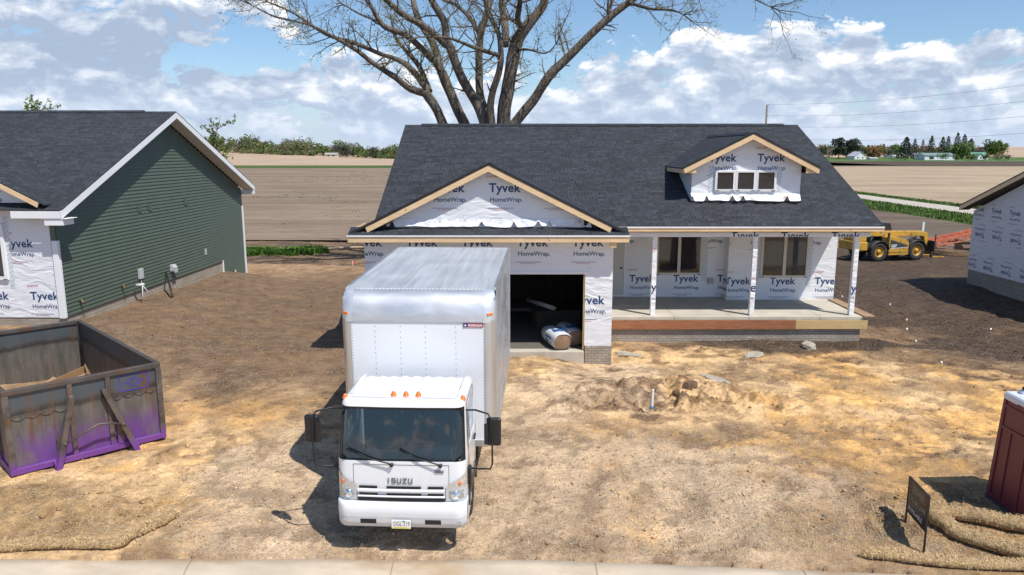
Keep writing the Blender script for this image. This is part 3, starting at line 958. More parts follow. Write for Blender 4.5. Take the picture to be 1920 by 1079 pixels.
HOUSE = empty('unfinished_house', (3.4, 26, -.3), label='unfinished one-storey house wrapped in white sheeting with charcoal roof, garage gable, dormer and open porch', cat='house')
hb = lambda: offm(HOUSE)
YE, ZE, YR, ZR, XL, XR = 21.9, 3.28, 29.3, 6.44, -4.09, 10.95
def zroof(y): return ZE + (ZR - ZE) / (YR - YE) * (y - YE)
GCX, GPZ, GSL, GHW, GY0 = -.62, 5.13, .497, 3.73, 19.82

b = hb()
b.prism([(XL, YE, ZE), (XR, YE, ZE), (XR, YR, ZR), (XL, YR, ZR)], (0, 0, -.035))
b.prism([(XL, YR + .001, ZR), (XR, YR + .001, ZR), (XR, 2 * YR - YE, ZE), (XL, 2 * YR - YE, ZE)], (0, 0, -.035))
roof = b.build('roof', [SHINGLE], HOUSE)
b = hb()
for s in (-1, 1):   # ridge cap
    b.prism([(XL + .62, YR, ZR + .045), (XR - .55, YR, ZR + .045), (XR - .55, YR + s * .17, ZR + .045 - .072), (XL + .62, YR + s * .17, ZR + .045 - .072)], (0, 0, -.03))
b.build('ridge_cap', [SHINGLE], roof)
b = hb()            # roof deck and rake boards at both gable ends
b.prism([(XL + .03, YE + .03, ZE - .04), (XR - .03, YE + .03, ZE - .04), (XR - .03, YR, ZR - .04), (XL + .03, YR, ZR - .04)], (0, 0, -.02))
b.prism([(XL + .03, 2 * YR - YE - .03, ZE - .04), (XR - .03, 2 * YR - YE - .03, ZE - .04), (XR - .03, YR, ZR - .04), (XL + .03, YR, ZR - .04)], (0, 0, -.02))
b.build('roof_deck', [FELT], HOUSE)
for xx in (XL + .01, XR - .045):
    b = hb()
    b.prism([(xx, YE + .02, ZE - .062), (xx, YR, ZR - .062), (xx, YR, ZR - .24), (xx, YE + .02, ZE - .24)], (.035, 0, 0))
    b.prism([(xx, 2 * YR - YE - .02, ZE - .062), (xx, YR, ZR - .062), (xx, YR, ZR - .24), (xx, 2 * YR - YE - .02, ZE - .24)], (.035, 0, 0))
    b.build('rake_board', [WOOD], HOUSE)
# garage gable roof
b = hb()
ev = GPZ - GSL * GHW
yv = lambda z: YE + (z - ZE) / (ZR - ZE) * (YR - YE)
for s in (-1, 1):
    xe = GCX + s * GHW
    pts = [(GCX, GY0, GPZ), (xe, GY0, ev), (xe, yv(ev) + .12, ev), (GCX, yv(GPZ) + .12, GPZ)]
    b.prism(pts, (0, 0, -.035))
groof = b.build('garage_roof', [SHINGLE], HOUSE)
b = hb()
for s in (-1, 1):
    xe = GCX + s * (GHW - .02)
    b.prism([(GCX, GY0 + .02, GPZ - .037), (xe, GY0 + .02, ev - .037), (xe, yv(ev), ev - .037), (GCX, yv(GPZ), GPZ - .037)], (0, 0, -.02))
    b.bar((GCX, GY0 - .012, GPZ + .0), (GCX + s * GHW, GY0 - .012, ev), .022, .06)
b.build('roof_underlay', [FELT], groof)
b = hb()
for s in (-1, 1):
    b.prism([(GCX, GY0 + .9, GPZ + .035), (GCX, 25.9, GPZ + .035), (GCX + s * .15, 25.9, GPZ - .045), (GCX + s * .15, GY0 + .9, GPZ - .045)], (0, 0, -.02))
b.build('ridge_cap', [SHINGLE], groof)
for s in (-1, 1):
    b = hb(); rake(b, GCX, GPZ, GSL, GY0 - .01, GY0 + .028, .045, .205, 3.28, 0, (s,))
    bevel(b.build('rake_board', [WOOD], HOUSE), .004, 1)
# pent strip under the gable with drip edge and fascia
b = hb(); b.prism([(-4.35, 19.66, 3.27), (3.11, 19.66, 3.27), (3.11, 20.12, 3.44), (-4.35, 20.12, 3.44)], (0, 0, -.03))
b.build('pent_roof', [SHINGLE], HOUSE)
b = hb(); b.prism([(-4.33, 20.1, 3.38), (-4.33, 21.95, 3.38), (-4.33, 21.95, 3.2), (-4.33, 20.1, 3.2)], (.03, 0, 0)); b.build('side_fascia', [WOOD], HOUSE)
b = hb(); b.box(-4.36, 3.12, 19.645, 19.665, 3.222, 3.262); b.box(-4.375, -4.355, 19.645, 21.9, 3.222, 3.262); b.build('drip_edge', [WHITE], HOUSE)
b = hb(); b.box(-4.35, .35, 19.668, 19.706, 3.07, 3.235); b.box(.353, 3.11, 19.67, 19.708, 3.07, 3.235)
bevel(b.build('fascia', [WOOD], HOUSE), .004, 1)
b = hb(); b.box(3.072, 3.11, 19.712, 21.9, 3.07, 3.235); b.build('fascia', [WOOD], HOUSE)
b = hb(); b.box(-4.32, 3.07, 19.71, 20.1, 3.1, 3.112); b.box(2.76, 3.07, 20.1, 21.9, 3.1, 3.112); b.box(-4.32, -4.02, 20.1, 36.2, 3.1, 3.112)
b.build('soffit', [WRAP], HOUSE)
b = hb(); b.box(2.62, 2.78, 19.72, 19.86, 2.93, 3.1); b.build('fascia_block', [WOOD], HOUSE)
# porch eave
b = hb(); b.box(3.12, XR, YE - .02, YE - .001, 3.225, 3.268); b.build('drip_edge', [WHITE], HOUSE)
b = hb(); b.box(3.12, 7.3, YE + .002, YE + .04, 3.12, 3.24); b.box(7.303, XR, YE + .004, YE + .042, 3.12, 3.24)
bevel(b.build('fascia', [WOOD], HOUSE), .004, 1)
# ---- walls with the repeating print
def clipq(u0, u1, v0, v1): return [(u0, v0), (u1, v0), (u1, v1), (u0, v1)]
X_, Z_ = (1, 0, 0), (0, 0, 1)
b = hb()
b.box(-4.0, -2.95, 20.1, 20.25, .14, 3.42); b.box(-2.95, 2.0, 20.1, 20.25, 2.15, 3.42); b.box(2.0, 2.75, 20.1, 20.25, .14, 3.42)
wrap_print(b, (0, 20.1, 0), X_, Z_, clipq(-3.99, 2.74, 2.17, 3.2), .13, 2.92, (1, 2))
wrap_print(b, (0, 20.1, 0), X_, Z_, clipq(2.01, 2.74, .15, 2.17), .28, 2.92, (1, 2), stag=.94)
b.box(-2.99, 2.04, 20.075, 20.099, 2.15, 2.22, 3)     # rolled-in edge of the wrap over the opening
gw_ = b.build('garage_wall', [WRAP, NAVY, RED, WRAPL], HOUSE)
b = hb()
gz0 = 3.43
hw0 = (GPZ - .06 - gz0) / GSL
b.prism([(GCX - hw0, 20.1, gz0), (GCX + hw0, 20.1, gz0), (GCX, 20.1, GPZ - .06)], (0, .12, 0))
wrap_print(b, (0, 20.1, 0), X_, Z_, [(GCX - hw0 + .1, gz0), (GCX + hw0 - .1, gz0), (GCX, GPZ - .12)], -.62, 4.38, (1, 2), stag=0)
flap(b, GCX - 2.75, GCX + 2.75, 3.66, 20.09, 3, 5, .2, .07)
b.build('gable_wall', [WRAP, NAVY, RED, WRAPL], HOUSE)
# black underlay showing beside the flap
b = hb(); b.prism([(GCX - 3.3, 20.06, 3.435), (GCX - 2.55, 20.06, 3.435), (GCX - 2.55, 20.06, 3.78), ], (0, .02, 0)); b.build('step_flashing', [FELT], HOUSE); b = hb(); b.prism([(GCX + 3.3, 20.06, 3.435), (GCX + 2.55, 20.06, 3.435), (GCX + 2.55, 20.06, 3.78), ], (0, .02, 0))
b.build('step_flashing', [FELT], HOUSE)
# garage side wall towards the porch, outer side walls, back wall
b = hb(); b.box(2.6, 2.75, 20.25, 25.1, .14, 3.1); b.build('side_wall', [WRAP], HOUSE)
b = hb()
b.prism([(-4.0, 20.25, .1), (-4.0, 36.3, .1), (-4.0, 36.3, 3.2), (-4.0, YR, 6.2), (-4.0, 22.0, 3.2), (-4.0, 20.25, 3.2)], (.12, 0, 0)); b.build('side_wall', [WRAP], HOUSE)
b = hb()
b.prism([(10.67, 24.75, .1), (10.67, 36.3, .1), (10.67, 36.3, 3.1), (10.67, 24.75, 3.1)], (.12, 0, 0))
b.prism([(10.67, 22.1, 3.1), (10.67, 36.4, 3.1), (10.67, YR, 6.2)], (.12, 0, 0))
wrap_print(b, (10.79, 0, 0), (0, 1, 0), Z_, clipq(24.8, 36.2, .2, 3.0), 25.2, 1.1, (1, 2))
b.build('side_wall', [WRAP, NAVY, RED], HOUSE)
b = hb(); b.box(-3.88, 10.67, 36.15, 36.3, -.3, 3.15); b.build('back_wall', [WRAP], HOUSE)
b = hb(); b.box(-4.05, 10.84, 25.3, 36.35, -1.6, .1); b.build('foundation', [BLOCK], HOUSE)
# porch back walls
b = hb(); b.box(2.76, 7.2, 25.1, 25.25, .54, 3.1)
wrap_print(b, (0, 25.1, 0), X_, Z_, clipq(2.8, 7.19, .56, 3.0), 4.14 - .14, 1.07, (1, 2))
tape(b, 6.46, 6.64, 1.1, 2.95, 25.092, 3, 4)
b.build('porch_wall', [WRAP, NAVY, RED, TAPE, NAVYF], HOUSE)
b = hb(); b.box(7.2, 10.79, 24.6, 24.75, .54, 3.1); b.box(7.2, 7.32, 24.75, 25.1, .54, 3.1)
wrap_print(b, (0, 24.6, 0), X_, Z_, clipq(7.21, 10.78, .56, 3.0), 8.62, 1.07, (1, 2))
wrap_print(b, (7.2, 0, 0), (0, -1, 0), Z_, clipq(-25.08, -24.62, .56, 3.0), -25.3, 1.07, (1, 2))
tape(b, 8.12, 8.26, 1.2, 2.95, 24.592, 3, 4); tape(b, 9.84, 9.98, 1.0, 2.95, 24.592, 3, 4)
b.build('porch_wall', [WRAP, NAVY, RED, TAPE, NAVYF], HOUSE)
window(HOUSE, hb, 4.88, 6.44, 1.31, 2.93, 25.1, 2, TANV, .055, grid=True)
window(HOUSE, hb, 8.26, 9.84, 1.30, 2.93, 24.6, 2, TANV, .055, grid=True)
b = hb(); b.box(2.86, 3.86, 25.03, 25.098, .56, .62); b.box(3.80, 3.88, 25.03, 25.098, .62, 2.75); b.box(2.8, 2.86, 25.03, 25.098, .62, 2.75); b.box(2.8, 3.88, 25.03, 25.098, 2.75, 2.82)
dfr = b.build('door_frame', [WHITE], HOUSE)
b = hb(); b.box(2.862, 3.798, 25.05, 25.09, .622, 2.748); dd = b.build('door', [DOORP], dfr)
b = hb(); b.lathe((3.7, 25.05, 1.55), (0, -1, 0), [(0, .035), (.02, .035), (.025, .015), (.045, .03), (.07, .025), (.072, 0)], 12); b.build('door_knob', [BLACKP], dfr)
b = hb(); b.box(6.66, 6.86, 25.03, 25.098, 1.0, 1.2); b.box(6.69, 6.83, 25.015, 25.03, 1.04, 1.16); bevel(b.build('outlet_box', [STEELG], HOUSE), .01, 1)
# ceiling, beam, posts
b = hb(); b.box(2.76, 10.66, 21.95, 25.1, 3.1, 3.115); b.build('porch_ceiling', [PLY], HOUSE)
b = hb(); b.box(2.76, 10.66, 22.12, 22.3, 2.94, 3.1)
wrap_print(b, (0, 22.12, 0), X_, Z_, clipq(6.55, 10.6, 2.95, 3.098), 6.50, 2.86, (1, 2), stag=0)
b.build('porch_beam', [WRAP, NAVY, RED], HOUSE)
for k, px_ in enumerate((4.27, 7.27, 10.3)):
    b = hb(); b.box(px_ - .07, px_ + .07, 22.14, 22.28, .543, 2.94)
    put_text(b, text_tris('W', width=.1), (0, 22.14, 0), X_, Z_, .004, 1, (px_ - .05, 1.02 + .02 * k), clipq(px_ - .068, px_ + .068, .55, 2.9))
    put_text(b, text_tris('ye'[k % 2], width=.17, bold=.012), (0, 22.14, 0), X_, Z_, .004, 1, (px_ - .08, 1.3 - .02 * k), clipq(px_ - .068, px_ + .068, .55, 2.9))
    if k < 2: put_text(b, text_tris('OU', width=.12, bold=.01), (0, 22.14, 0), X_, Z_, .004, 2, (px_ - .06, 2.55 - .9 * k), clipq(px_ - .068, px_ + .068, .55, 2.9))
    bevel(b.build('porch_post', [WRAPL, NAVY, RED], HOUSE), .008, 2)
# porch slab, rim boards, brick
b = hb()
jx = [2.76, 4.9, 7.15, 9.3, 10.62]
for a_, c_ in zip(jx[:-1], jx[1:]):
    b.box(a_ + .006, c_ - .006, 21.98, 25.09, .44, .54)
b.box(2.77, 10.6, 22.0, 25.08, .40, .53)
bevel(b.build('porch_slab', [CONC], HOUSE), .006, 1)
b = hb(); b.box(2.76, 8.55, 21.94, 21.978, .16, .43); bevel(b.build('rim_board', [TREAT], HOUSE), .004, 1)
b = hb(); b.box(8.553, 10.72, 21.942, 21.978, .165, .432); b.box(10.63, 10.67, 21.98, 24.6, .17, .43); bevel(b.build('rim_board', [TREATY], HOUSE), .004, 1)
b = hb(); b.box(10.58, 10.9, 21.9, 24.55, .545, .583); bevel(b.build('edge_plank', [WOODD], HOUSE), .004, 1)
b = hb(); b.box(2.76, 10.55, 22.03, 22.2, -.9, .40); b.box(10.4, 10.55, 22.2, 24.7, -.9, .40); b.build('porch_foundation', [BRICK], HOUSE)
b = hb(); b.box(2.02, 2.76, 20.06, 20.3, -.8, .14); b.box(2.66, 2.76, 20.3, 22.03, -.8, .14); b.build('brick_pier', [BRICK], HOUSE)
b = hb(); b.box(-4.0, -2.95, 20.06, 20.3, -.8, .14); b.build('brick_pier', [BRICK], HOUSE)
for xx in (1.96, -2.95):
    b = hb(); b.box(xx, xx + .04, 20.12, 20.24, -.02, 2.15); b.build('door_jamb', [TREATY], HOUSE)
# garage room
b = hb(); b.box(-2.94, 1.99, 19.97, 20.3, -.6, 0.0); bevel(b.build('garage_slab', [CONC], HOUSE), .01, 1)
b = hb(); b.box(-3.85, 2.6, 20.303, 27.0, -.6, -.002); b.build('garage_floor', [M('shaded_concrete', (.13, .115, .095), .9)], HOUSE)  # slab concrete in a darker colour, painting in the shade of the garage
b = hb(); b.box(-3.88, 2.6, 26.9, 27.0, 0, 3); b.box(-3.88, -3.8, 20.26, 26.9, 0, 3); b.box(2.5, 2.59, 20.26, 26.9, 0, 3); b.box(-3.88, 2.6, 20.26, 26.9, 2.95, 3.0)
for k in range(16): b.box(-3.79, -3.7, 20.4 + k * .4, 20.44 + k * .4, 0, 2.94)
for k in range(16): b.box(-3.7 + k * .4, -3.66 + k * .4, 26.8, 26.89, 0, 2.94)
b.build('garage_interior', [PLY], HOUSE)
# ---- dormer
DCX, DPZ, DSL, DHW, DY0, DYW = 7.32, 6.0, .5, 2.1, 23.08, 23.4
dev = DPZ - DSL * DHW
b = hb()
pz_ = lambda x: DPZ - .06 - DSL * abs(x - DCX)
b.prism([(5.58, DYW, 3.8), (8.96, DYW, 3.8), (8.96, DYW, pz_(8.96)), (DCX, DYW, pz_(DCX)), (5.58, DYW, pz_(5.58))], (0, .1, 0))
b.prism([(5.58, DYW + .1, 3.85), (5.58, DYW + .1, 4.95), (5.58, 25.9, 4.95)], (.1, 0, 0))
b.prism([(8.86, DYW + .1, 3.85), (8.86, DYW + .1, 4.95), (8.86, 25.9, 4.95)], (.1, 0, 0))
dcl = [(5.6, 4.2), (8.94, 4.2), (8.94, pz_(8.94) - .05), (DCX, pz_(DCX) - .05), (5.6, pz_(5.6) - .05)]
wrap_print(b, (0, DYW, 0), X_, Z_, dcl, 7.58, 5.14, (1, 2), stag=0)
tape(b, 6.12, 6.27, 4.15, 4.95, DYW - .008, 4, 5); tape(b, 8.21, 8.36, 4.15, 4.95, DYW - .008, 4, 5)
tape_r = random.Random(3)
flap(b, 5.56, 8.96, 4.17, DYW, 3, 9, .23, .17)
b.box(5.57, 8.97, DYW - .14, DYW - .003, zroof(DYW - .14) - .05, zroof(DYW - .14) + .05, 6)
for xt in (6.95, 8.4): put_text(b, text_tris('DUPONT', width=.34, bold=.01), (xt, DYW - .15, 4.01), X_, (0, .45, 1), .012, 2)
dorm = b.build('dormer', [WRAP, NAVY, RED, WRAPL, TAPE, NAVYF, FELT], HOUSE)
b = hb()
for s in (-1, 1):
    xe = DCX + s * DHW
    b.prism([(DCX, DY0, DPZ), (xe, DY0, dev), (xe, yv(dev) + .1, dev), (DCX, yv(DPZ) + .1, DPZ)], (0, 0, -.035))
b.build('dormer_roof', [SHINGLE], dorm)
b = hb()
for s in (-1, 1):
    b.bar((DCX, DY0 - .012, DPZ), (DCX + s * DHW, DY0 - .012, dev), .022, .055)
    b.prism([(DCX, DY0 + .35, DPZ + .03), (DCX, 28.0, DPZ + .03), (DCX + s * .15, 28.0, DPZ - .05), (DCX + s * .15, DY0 + .35, DPZ - .05)], (0, 0, -.02))
b.build('drip_edge', [FELT], dorm)
b = hb(); rake(b, DCX, DPZ, DSL, DY0 - .01, DY0 + .03, .04, .2, 2.08)
for s in (-1, 1):
    x0, x1 = sorted((DCX + s * (DHW - .04), DCX + s * (DHW - .42)))
    b.box(x0, x1, DY0 + .031, DY0 + .07, dev - .16, dev + .02)
    x0, x1 = sorted((DCX + s * (DHW - .01), DCX + s * (DHW - .045)))
    b.box(x0, x1, DY0 + .032, yv(dev) - .1, dev - .17, dev - .037)
    x0, x1 = sorted((DCX + s * (DHW - .05), DCX + s * (DHW - .36)))
    b.box(x0, x1, DY0 + .072, yv(dev) - .3, dev - .17, dev - .155)
bevel(b.build('rake_board', [WOOD], dorm), .004, 1)
# dormer windows: three separate sashes
window(dorm, hb, 6.29, 6.92, 4.22, 4.87, DYW, 1, VINYL, .045); window(dorm, hb, 6.925, 7.555, 4.22, 4.87, DYW, 1, VINYL, .045); window(dorm, hb, 7.56, 8.19, 4.22, 4.87, DYW, 1, VINYL, .045)

# ------------------------------------------------------------------ house on the left (local frame at its front right corner)
LH = empty('green_sided_house', (-13.2, 21.5, .5), (0, 0, R(-1.6)), label='neighbouring house with green lap siding, white trim and dark grey roof behind the dumpster', cat='house')
def lb():
    mb = MB(); mb.M = Matrix.Translation((0, 0, -.5)); return mb
LYE, LZE, LYR, LZR, LYB = -.4, 3.83, 7.0, 6.9, 14.4
RX = .52
b = lb()
b.prism([(-18, LYE, LZE), (RX, LYE, LZE), (RX, LYR, LZR), (-18, LYR, LZR)], (0, 0, -.035))
b.prism([(-18, LYB, LZE), (RX, LYB, LZE), (RX, LYR + .001, LZR), (-18, LYR + .001, LZR)], (0, 0, -.035))
lroof = b.build('roof', [SHINGLE2], LH)
b = lb()
for s in (-1, 1):
    b.prism([(-18, LYR, LZR + .045), (RX - 1.2, LYR, LZR + .045), (RX - 1.2, LYR + s * .17, LZR - .03), (-18, LYR + s * .17, LZR - .03)], (0, 0, -.03))
b.build('ridge_cap', [SHINGLE2], lroof)
b = lb()
b.prism([(RX - .035, LYE - .02, LZE - .04), (RX - .035, LYR, LZR - .04), (RX - .035, LYR, LZR - .25), (RX - .035, LYE - .02, LZE - .25)], (.04, 0, 0))
b.prism([(RX - .035, LYB + .02, LZE - .04), (RX - .035, LYR, LZR - .04), (RX - .035, LYR, LZR - .25), (RX - .035, LYB + .02, LZE - .25)], (.04, 0, 0))
b.box(-.95, RX - .05, LYE - .03, LYE, LZE - .25, LZE - .05); b.box(-.1, RX + .12, LYE - .02, .1, LZE - .27, LZE - .252)
b.box(-.02, RX, LYE, .12, LZE - .45, LZE - .27)
b.box(-.1, RX, LYB - .15, LYB + .02, LZE - .4, LZE - .22)
bevel(b.build('rake_fascia', [WHITE], LH), .004, 1)
b = lb()
b.prism([(.02, LYE + .1, LZE - .19), (.02, LYR, LZR - .23), (.02, LYR, LZR - .25), (.02, LYE + .1, LZE - .21)], (RX - .06, 0, 0))
b.prism([(.02, LYB - .1, LZE - .19), (.02, LYR, LZR - .23), (.02, LYR, LZR - .25), (.02, LYB - .1, LZE - .21)], (RX - .06, 0, 0))
for k in range(1, 24):
    pass
b.build('soffit', [M('pale_soffit', (.62, .60, .56), .5)], LH)
# lap siding in real courses
b = lb()
zt = lambda y: (LZR if y == LYR else 0)
z = .64; ch = .12
def yspan(z):
    lo = 0.0; hi = 14.0
    s_ = (LZR - LZE) / (LYR - LYE)
    lo = max(lo, LYE + (z + .26 - LZE) / s_); hi = min(hi, LYB - (z + .26 - LZE) / s_)
    return lo, hi
z = -.44
while z < 6.6:
    z1 = z + ch
    lo, hi = yspan(z1)
    if z < .0: lo = 12.7
    elif z < .64: lo = 11.4
    if hi > lo + .02:
        b.add([(.034, lo, z), (.034, hi, z), (.008, hi, z1), (.008, lo, z1)], [(0, 1, 2, 3)])
        b.add([(.034, lo, z), (.034, hi, z), (.004, hi, z), (.004, lo, z)], [(0, 1, 2, 3)])
    z = z1
b.prism([(-.15, 0, .64), (-.15, 11.4, .64), (-.15, 11.4, .0), (-.15, 12.7, .0), (-.15, 12.7, -.44), (-.15, 14, -.44), (-.15, 14, 3.6), (-.15, LYR, 6.6), (-.15, 0, 3.6)], (.153, 0, 0))
b.build('lap_siding', [SIDING], LH)
b = lb(); b.box(-18, -.16, 0, .14, .62, 3.75)
ga = (-2.3, 5.2, .52, 2.35)    # gable: centre x, peak z, slope, half width
b.prism([(ga[0] - 2.3, 0, 3.75), (ga[0] + 2.1, 0, 3.75), (ga[0], 0, 5.05)], (0, .1, 0))
wrap_print(b, (0, 0, 0), X_, Z_, clipq(-6, -.17, .66, 3.6), -.95, 1.16, (1, 2), stag=.6, dv=1.55)
wrap_print(b, (0, 0, 0), X_, Z_, [(ga[0] - 2.3, 3.6), (ga[0] + 2.0, 3.6), (ga[0], 5.0)], -2.3, 4.3, (1, 2), stag=0)
tape(b, -1.5, -1.36, 1.5, 3.6, -.006, 3, 4)
b.build('front_wall', [WRAP, NAVY, RED, TAPE, NAVYF], LH)
b = lb()
for s in (-1, 1):
    b.prism([(ga[0], -.42, ga[1]), (ga[0] + s * ga[3], -.42, ga[1] - ga[2] * ga[3]), (ga[0] + s * ga[3], .25, ga[1] - ga[2] * ga[3]), (ga[0], 3.0, ga[1])], (0, 0, -.035))
b.build('gable_roof', [SHINGLE2], LH)
b = lb(); rake(b, ga[0], ga[1], ga[2], -.44, -.41, .045, .19, 2.2); bevel(b.build('rake_board', [WOOD], LH), .004, 1)
b = lb(); b.box(-.13, .04, -.03, 0, .6, 2.9); b.box(.026, .04, 0, .1, .6, 2.9); bevel(b.build('corner_trim', [WHITE], LH), .004, 1)
b = lb(); b.box(.0, .05, 13.9, 14.06, -.44, 2.9); b.build('corner_trim', [WHITE], LH)
b = lb(); b.box(.0, .05, 11.36, 11.42, .0, .66); b.build('step_trim', [WHITE], LH)
b = lb(); b.box(.0, .05, 12.66, 12.72, -.44, .03); b.build('step_trim', [WHITE], LH)
b = lb(); b.box(-18, -.02, .02, .3, -.5, .62); b.box(-.3, -.02, .3, 13.97, -1.9, .639); b.box(-18, -.3, 13.8, 14, -1.9, .6); b.build('foundation', [BRICKP], LH)
b = lb(); b.box(-18, -.16, 13.85, 14, .62, 3.75); b.build('back_wall', [WRAP], LH)
window(LH, lb, -3.0, -1.5, 1.75, 3.4, 0, 2, VINYL, .08)
UT = M('utility_grey', (.45, .47, .48), .5)
b = lb(); b.box(.03, .12, 4.2, 4.45, 1.05, 1.4); b.tube([(.07, 4.32, 1.05), (.07, 4.34, .5)], .02); bevel(b.build('meter_box', [UT], LH), .01, 1)
b = lb(); b.box(.03, .13, 6.5, 6.78, .95, 1.2); b.prism([(.13, 6.5, 1.2), (.13, 6.78, 1.2), (.13, 6.78, 1.0), (.13, 6.5, 1.0)], (.08, 0, -.1)); bevel(b.build('dryer_vent', [UT], LH), .01, 1)
for yy, zz in ((4.6, 3.35), (5.3, 3.35), (8.1, 3.35)):
    b = lb(); b.box(.03, .06, yy, yy + .2, zz, zz + .24); b.build('vent_cover', [SIDING], LH)
b = lb(); b.box(.03, .06, 9.6, 9.75, 1.15, 1.4); b.build('outlet_cover', [UT], LH)
for yy, zz in ((.75, .95), (3.1, .98)):
    b = lb(); b.tube([(.02, yy, zz), (.14, yy, zz), (.17, yy + .05, zz - .08)], .022); b.lathe((.1, yy, zz + .05), (0, 0, 1), [(0, .05), (.015, .05), (.016, 0)], 10)
    b.build('hose_tap', [M('brass', (.3, .2, .08), .4, .8)], LH)

# ------------------------------------------------------------------ house on the right
RH = empty('wrapped_house', (21.6, 35, -.6), label='neighbouring house in faded wrap with upside-down print at the right edge', cat='house')
rb = lambda: offm(RH)
b = rb()
ry0, ryr, rye = 35.4, 27.4, 19.4
rze = 2.93; rzr = rze + .4 * 8
b.prism([(21.12, ry0, rze), (32, ry0, rze), (32, ryr, rzr), (21.12, ryr, rzr)], (0, 0, -.04))
b.prism([(21.12, rye, rze), (32, rye, rze), (32, ryr, rzr), (21.12, ryr, rzr)], (0, 0, -.04))
b.build('roof', [SHINGLE], RH)
b = rb()
b.prism([(21.14, ry0, rze - .045), (21.14, ryr, rzr - .045), (21.14, ryr, rzr - .23), (21.14, ry0, rze - .23)], (.04, 0, 0))
b.prism([(21.14, rye, rze - .045), (21.14, ryr, rzr - .045), (21.14, ryr, rzr - .23), (21.14, rye, rze - .23)], (.04, 0, 0))
bevel(b.build('rake_board', [wood_mat('sunlit_tone_lumber', (.78, .54, .31), (.84, .62, .38))], RH), .004, 1)  # lumber colour lightened to look sunlit though the board faces away from the sun
b = rb()
b.prism([(21.18, ry0, rze - .2), (21.18, ryr, rzr - .2), (21.18, ryr, rzr - .22), (21.18, ry0, rze - .22)], (.42, 0, 0))
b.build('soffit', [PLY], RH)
b = rb()
b.prism([(21.6, 35, -.05), (21.6, 35, 2.7), (21.6, ryr, rzr - .2), (21.6, 19.8, 2.7), (21.6, 19.8, -.05)], (.15, 0, 0))
U_ = (0, -1, 0)
wrap_print(b, (21.6, 0, 0), U_, Z_, [(-34.98, 2.3), (-19.9, 2.3), (-19.9, 2.6), (-27.4, 5.75), (-34.98, 2.62)], -33.7, 2.72, (1, 2), du=1.25, stag=0, sc=.85)
wrap_print(b, (21.6, 0, 0), U_, Z_, clipq(-34.98, -19.9, 0, 2.15), -34.0, 1.72, (1, 2), du=1.25, dv=1.45, stag=.7, flip=True, sc=.85)
b.build('side_wall', [wrap_mat('dull_wrap', (.60, .61, .64)), NAVYF, M('faded_red_print', (.45, .16, .16), .6)], RH)
b = rb(); b.box(21.75, 32, 34.85, 35, -.05, 2.75); b.build('back_wall', [WRAP], RH)
b = rb(); b.box(21.63, 32, 19.85, 34.97, -2.2, -.051); b.build('foundation', [BLOCK], RH)
# ------------------------------------------------------------------ box truck (local frame: x across, y towards the tail, z up, origin under the bumper)
TRUCK = empty('box_truck', (-1.66, 10.5, gz(-1.66, 11.2) + .03), (R(1.4), 0, R(-2.7)), label='white cab-over box truck backed up to the open garage', cat='truck')
PAINT = M('white_truck_paint', (.76, .77, .78), .22, var=(1.5, .03), coat=.5, dirt=((.55, .5, .42), 2.2, .12))
PANEL = M('white_box_panel', (.78, .80, .83), .32, var=(1.0, .035), coat=.2, dirt=((.6, .57, .5), 1.5, .15))
GRILLE = M('pale_grey_plastic', (.52, .53, .54), .45)
CHROME = M('lamp_reflector', (.75, .78, .8), .12, .9)
LAMPGL = M('lamp_lens', (.42, .43, .42), .08, .25, var=(14, .35), coat=1.0)
AMBER = M('amber_lens', (.85, .19, .015), .2, coat=.8)
BLACKM = M('black_gloss', (.01, .01, .011), .25)
def alu_mat(name, col, streak, rough=.38, met=.85):
    m, S, b = newmat(name)
    co = S.n('ShaderNodeTexCoord').outputs['Object']
    n = S.noise(S.scalev(co, streak), 1.4, 5, .6, .5)
    n2 = S.noise(co, .55, 3, .5, 1.0)
    c = S.mix(S.rng(n, .3, .7), tuple(v * .86 for v in col), tuple(min(1, v * 1.1) for v in col))
    S.set(b.inputs['Base Color'], c)
    b.inputs['Metallic'].default_value = met
    S.set(b.inputs['Roughness'], S.rng(n2, .35, .65, rough - .08, rough + .12, False))
    S.set(b.inputs['Normal'], S.n('ShaderNodeBump', None, Strength=.35, Distance=1.0, Height=S.math('MULTIPLY', S.noise(S.scalev(co, (.5, 1.5, 1)), 1.3, 2, .5), .05)).outputs[0])
    return m
ALU = alu_mat('aluminium_roof', (.60, .62, .63), (6, .35, 1), .55, .55)
GALV = alu_mat('galvanised_edge', (.66, .68, .70), (1.2, 3, 3), .45, .7)
POST = alu_mat('aluminium_post', (.62, .61, .59), (3, 3, .3), .4)

# --- cab shell: horizontal outlines with rounded front corners, stacked from sill to roof
W2, YB, RC = .975, 1.50, .15
def yf(z):
    if z < 1.44: return .035 - .02 * math.sin(max(0, (z - .55) / .9) * math.pi)
    return .035 + (z - 1.44) * .27
def wid(z): return W2 - (.0 if z < 1.45 else (z - 1.45) * .045) - (max(0, .85 - z) * .04)
zr = [.72, .80, .95, 1.10, 1.25, 1.38, 1.43, 1.46, 1.55, 1.8, 2.05, 2.17, 2.20, 2.23]
ysd = [YB, 1.32, .95, .52]
def outline(z, inset=0.0, rc=RC):
    w_ = wid(z) - inset; f_ = yf(z) + inset; yb = YB - inset * .3
    pts = [(-w_, min(y, yb), z) for y in ysd]
    for k in range(5):
        a = math.pi / 2 * k / 4
        pts.append((-w_ + rc - rc * math.cos(a), f_ + rc - rc * math.sin(a), z))
    L = pts[-1][0]
    for fx in (-.9, -.35, .35, .9): pts.append((fx * -L, f_ - .02 * (1 - fx * fx), z))
    for k in range(4, -1, -1):
        a = math.pi / 2 * k / 4
        pts.append((w_ - rc + rc * math.cos(a), f_ + rc - rc * math.sin(a), z))
    pts += [(w_, min(y, yb), z) for y in reversed(ysd)]
    return pts
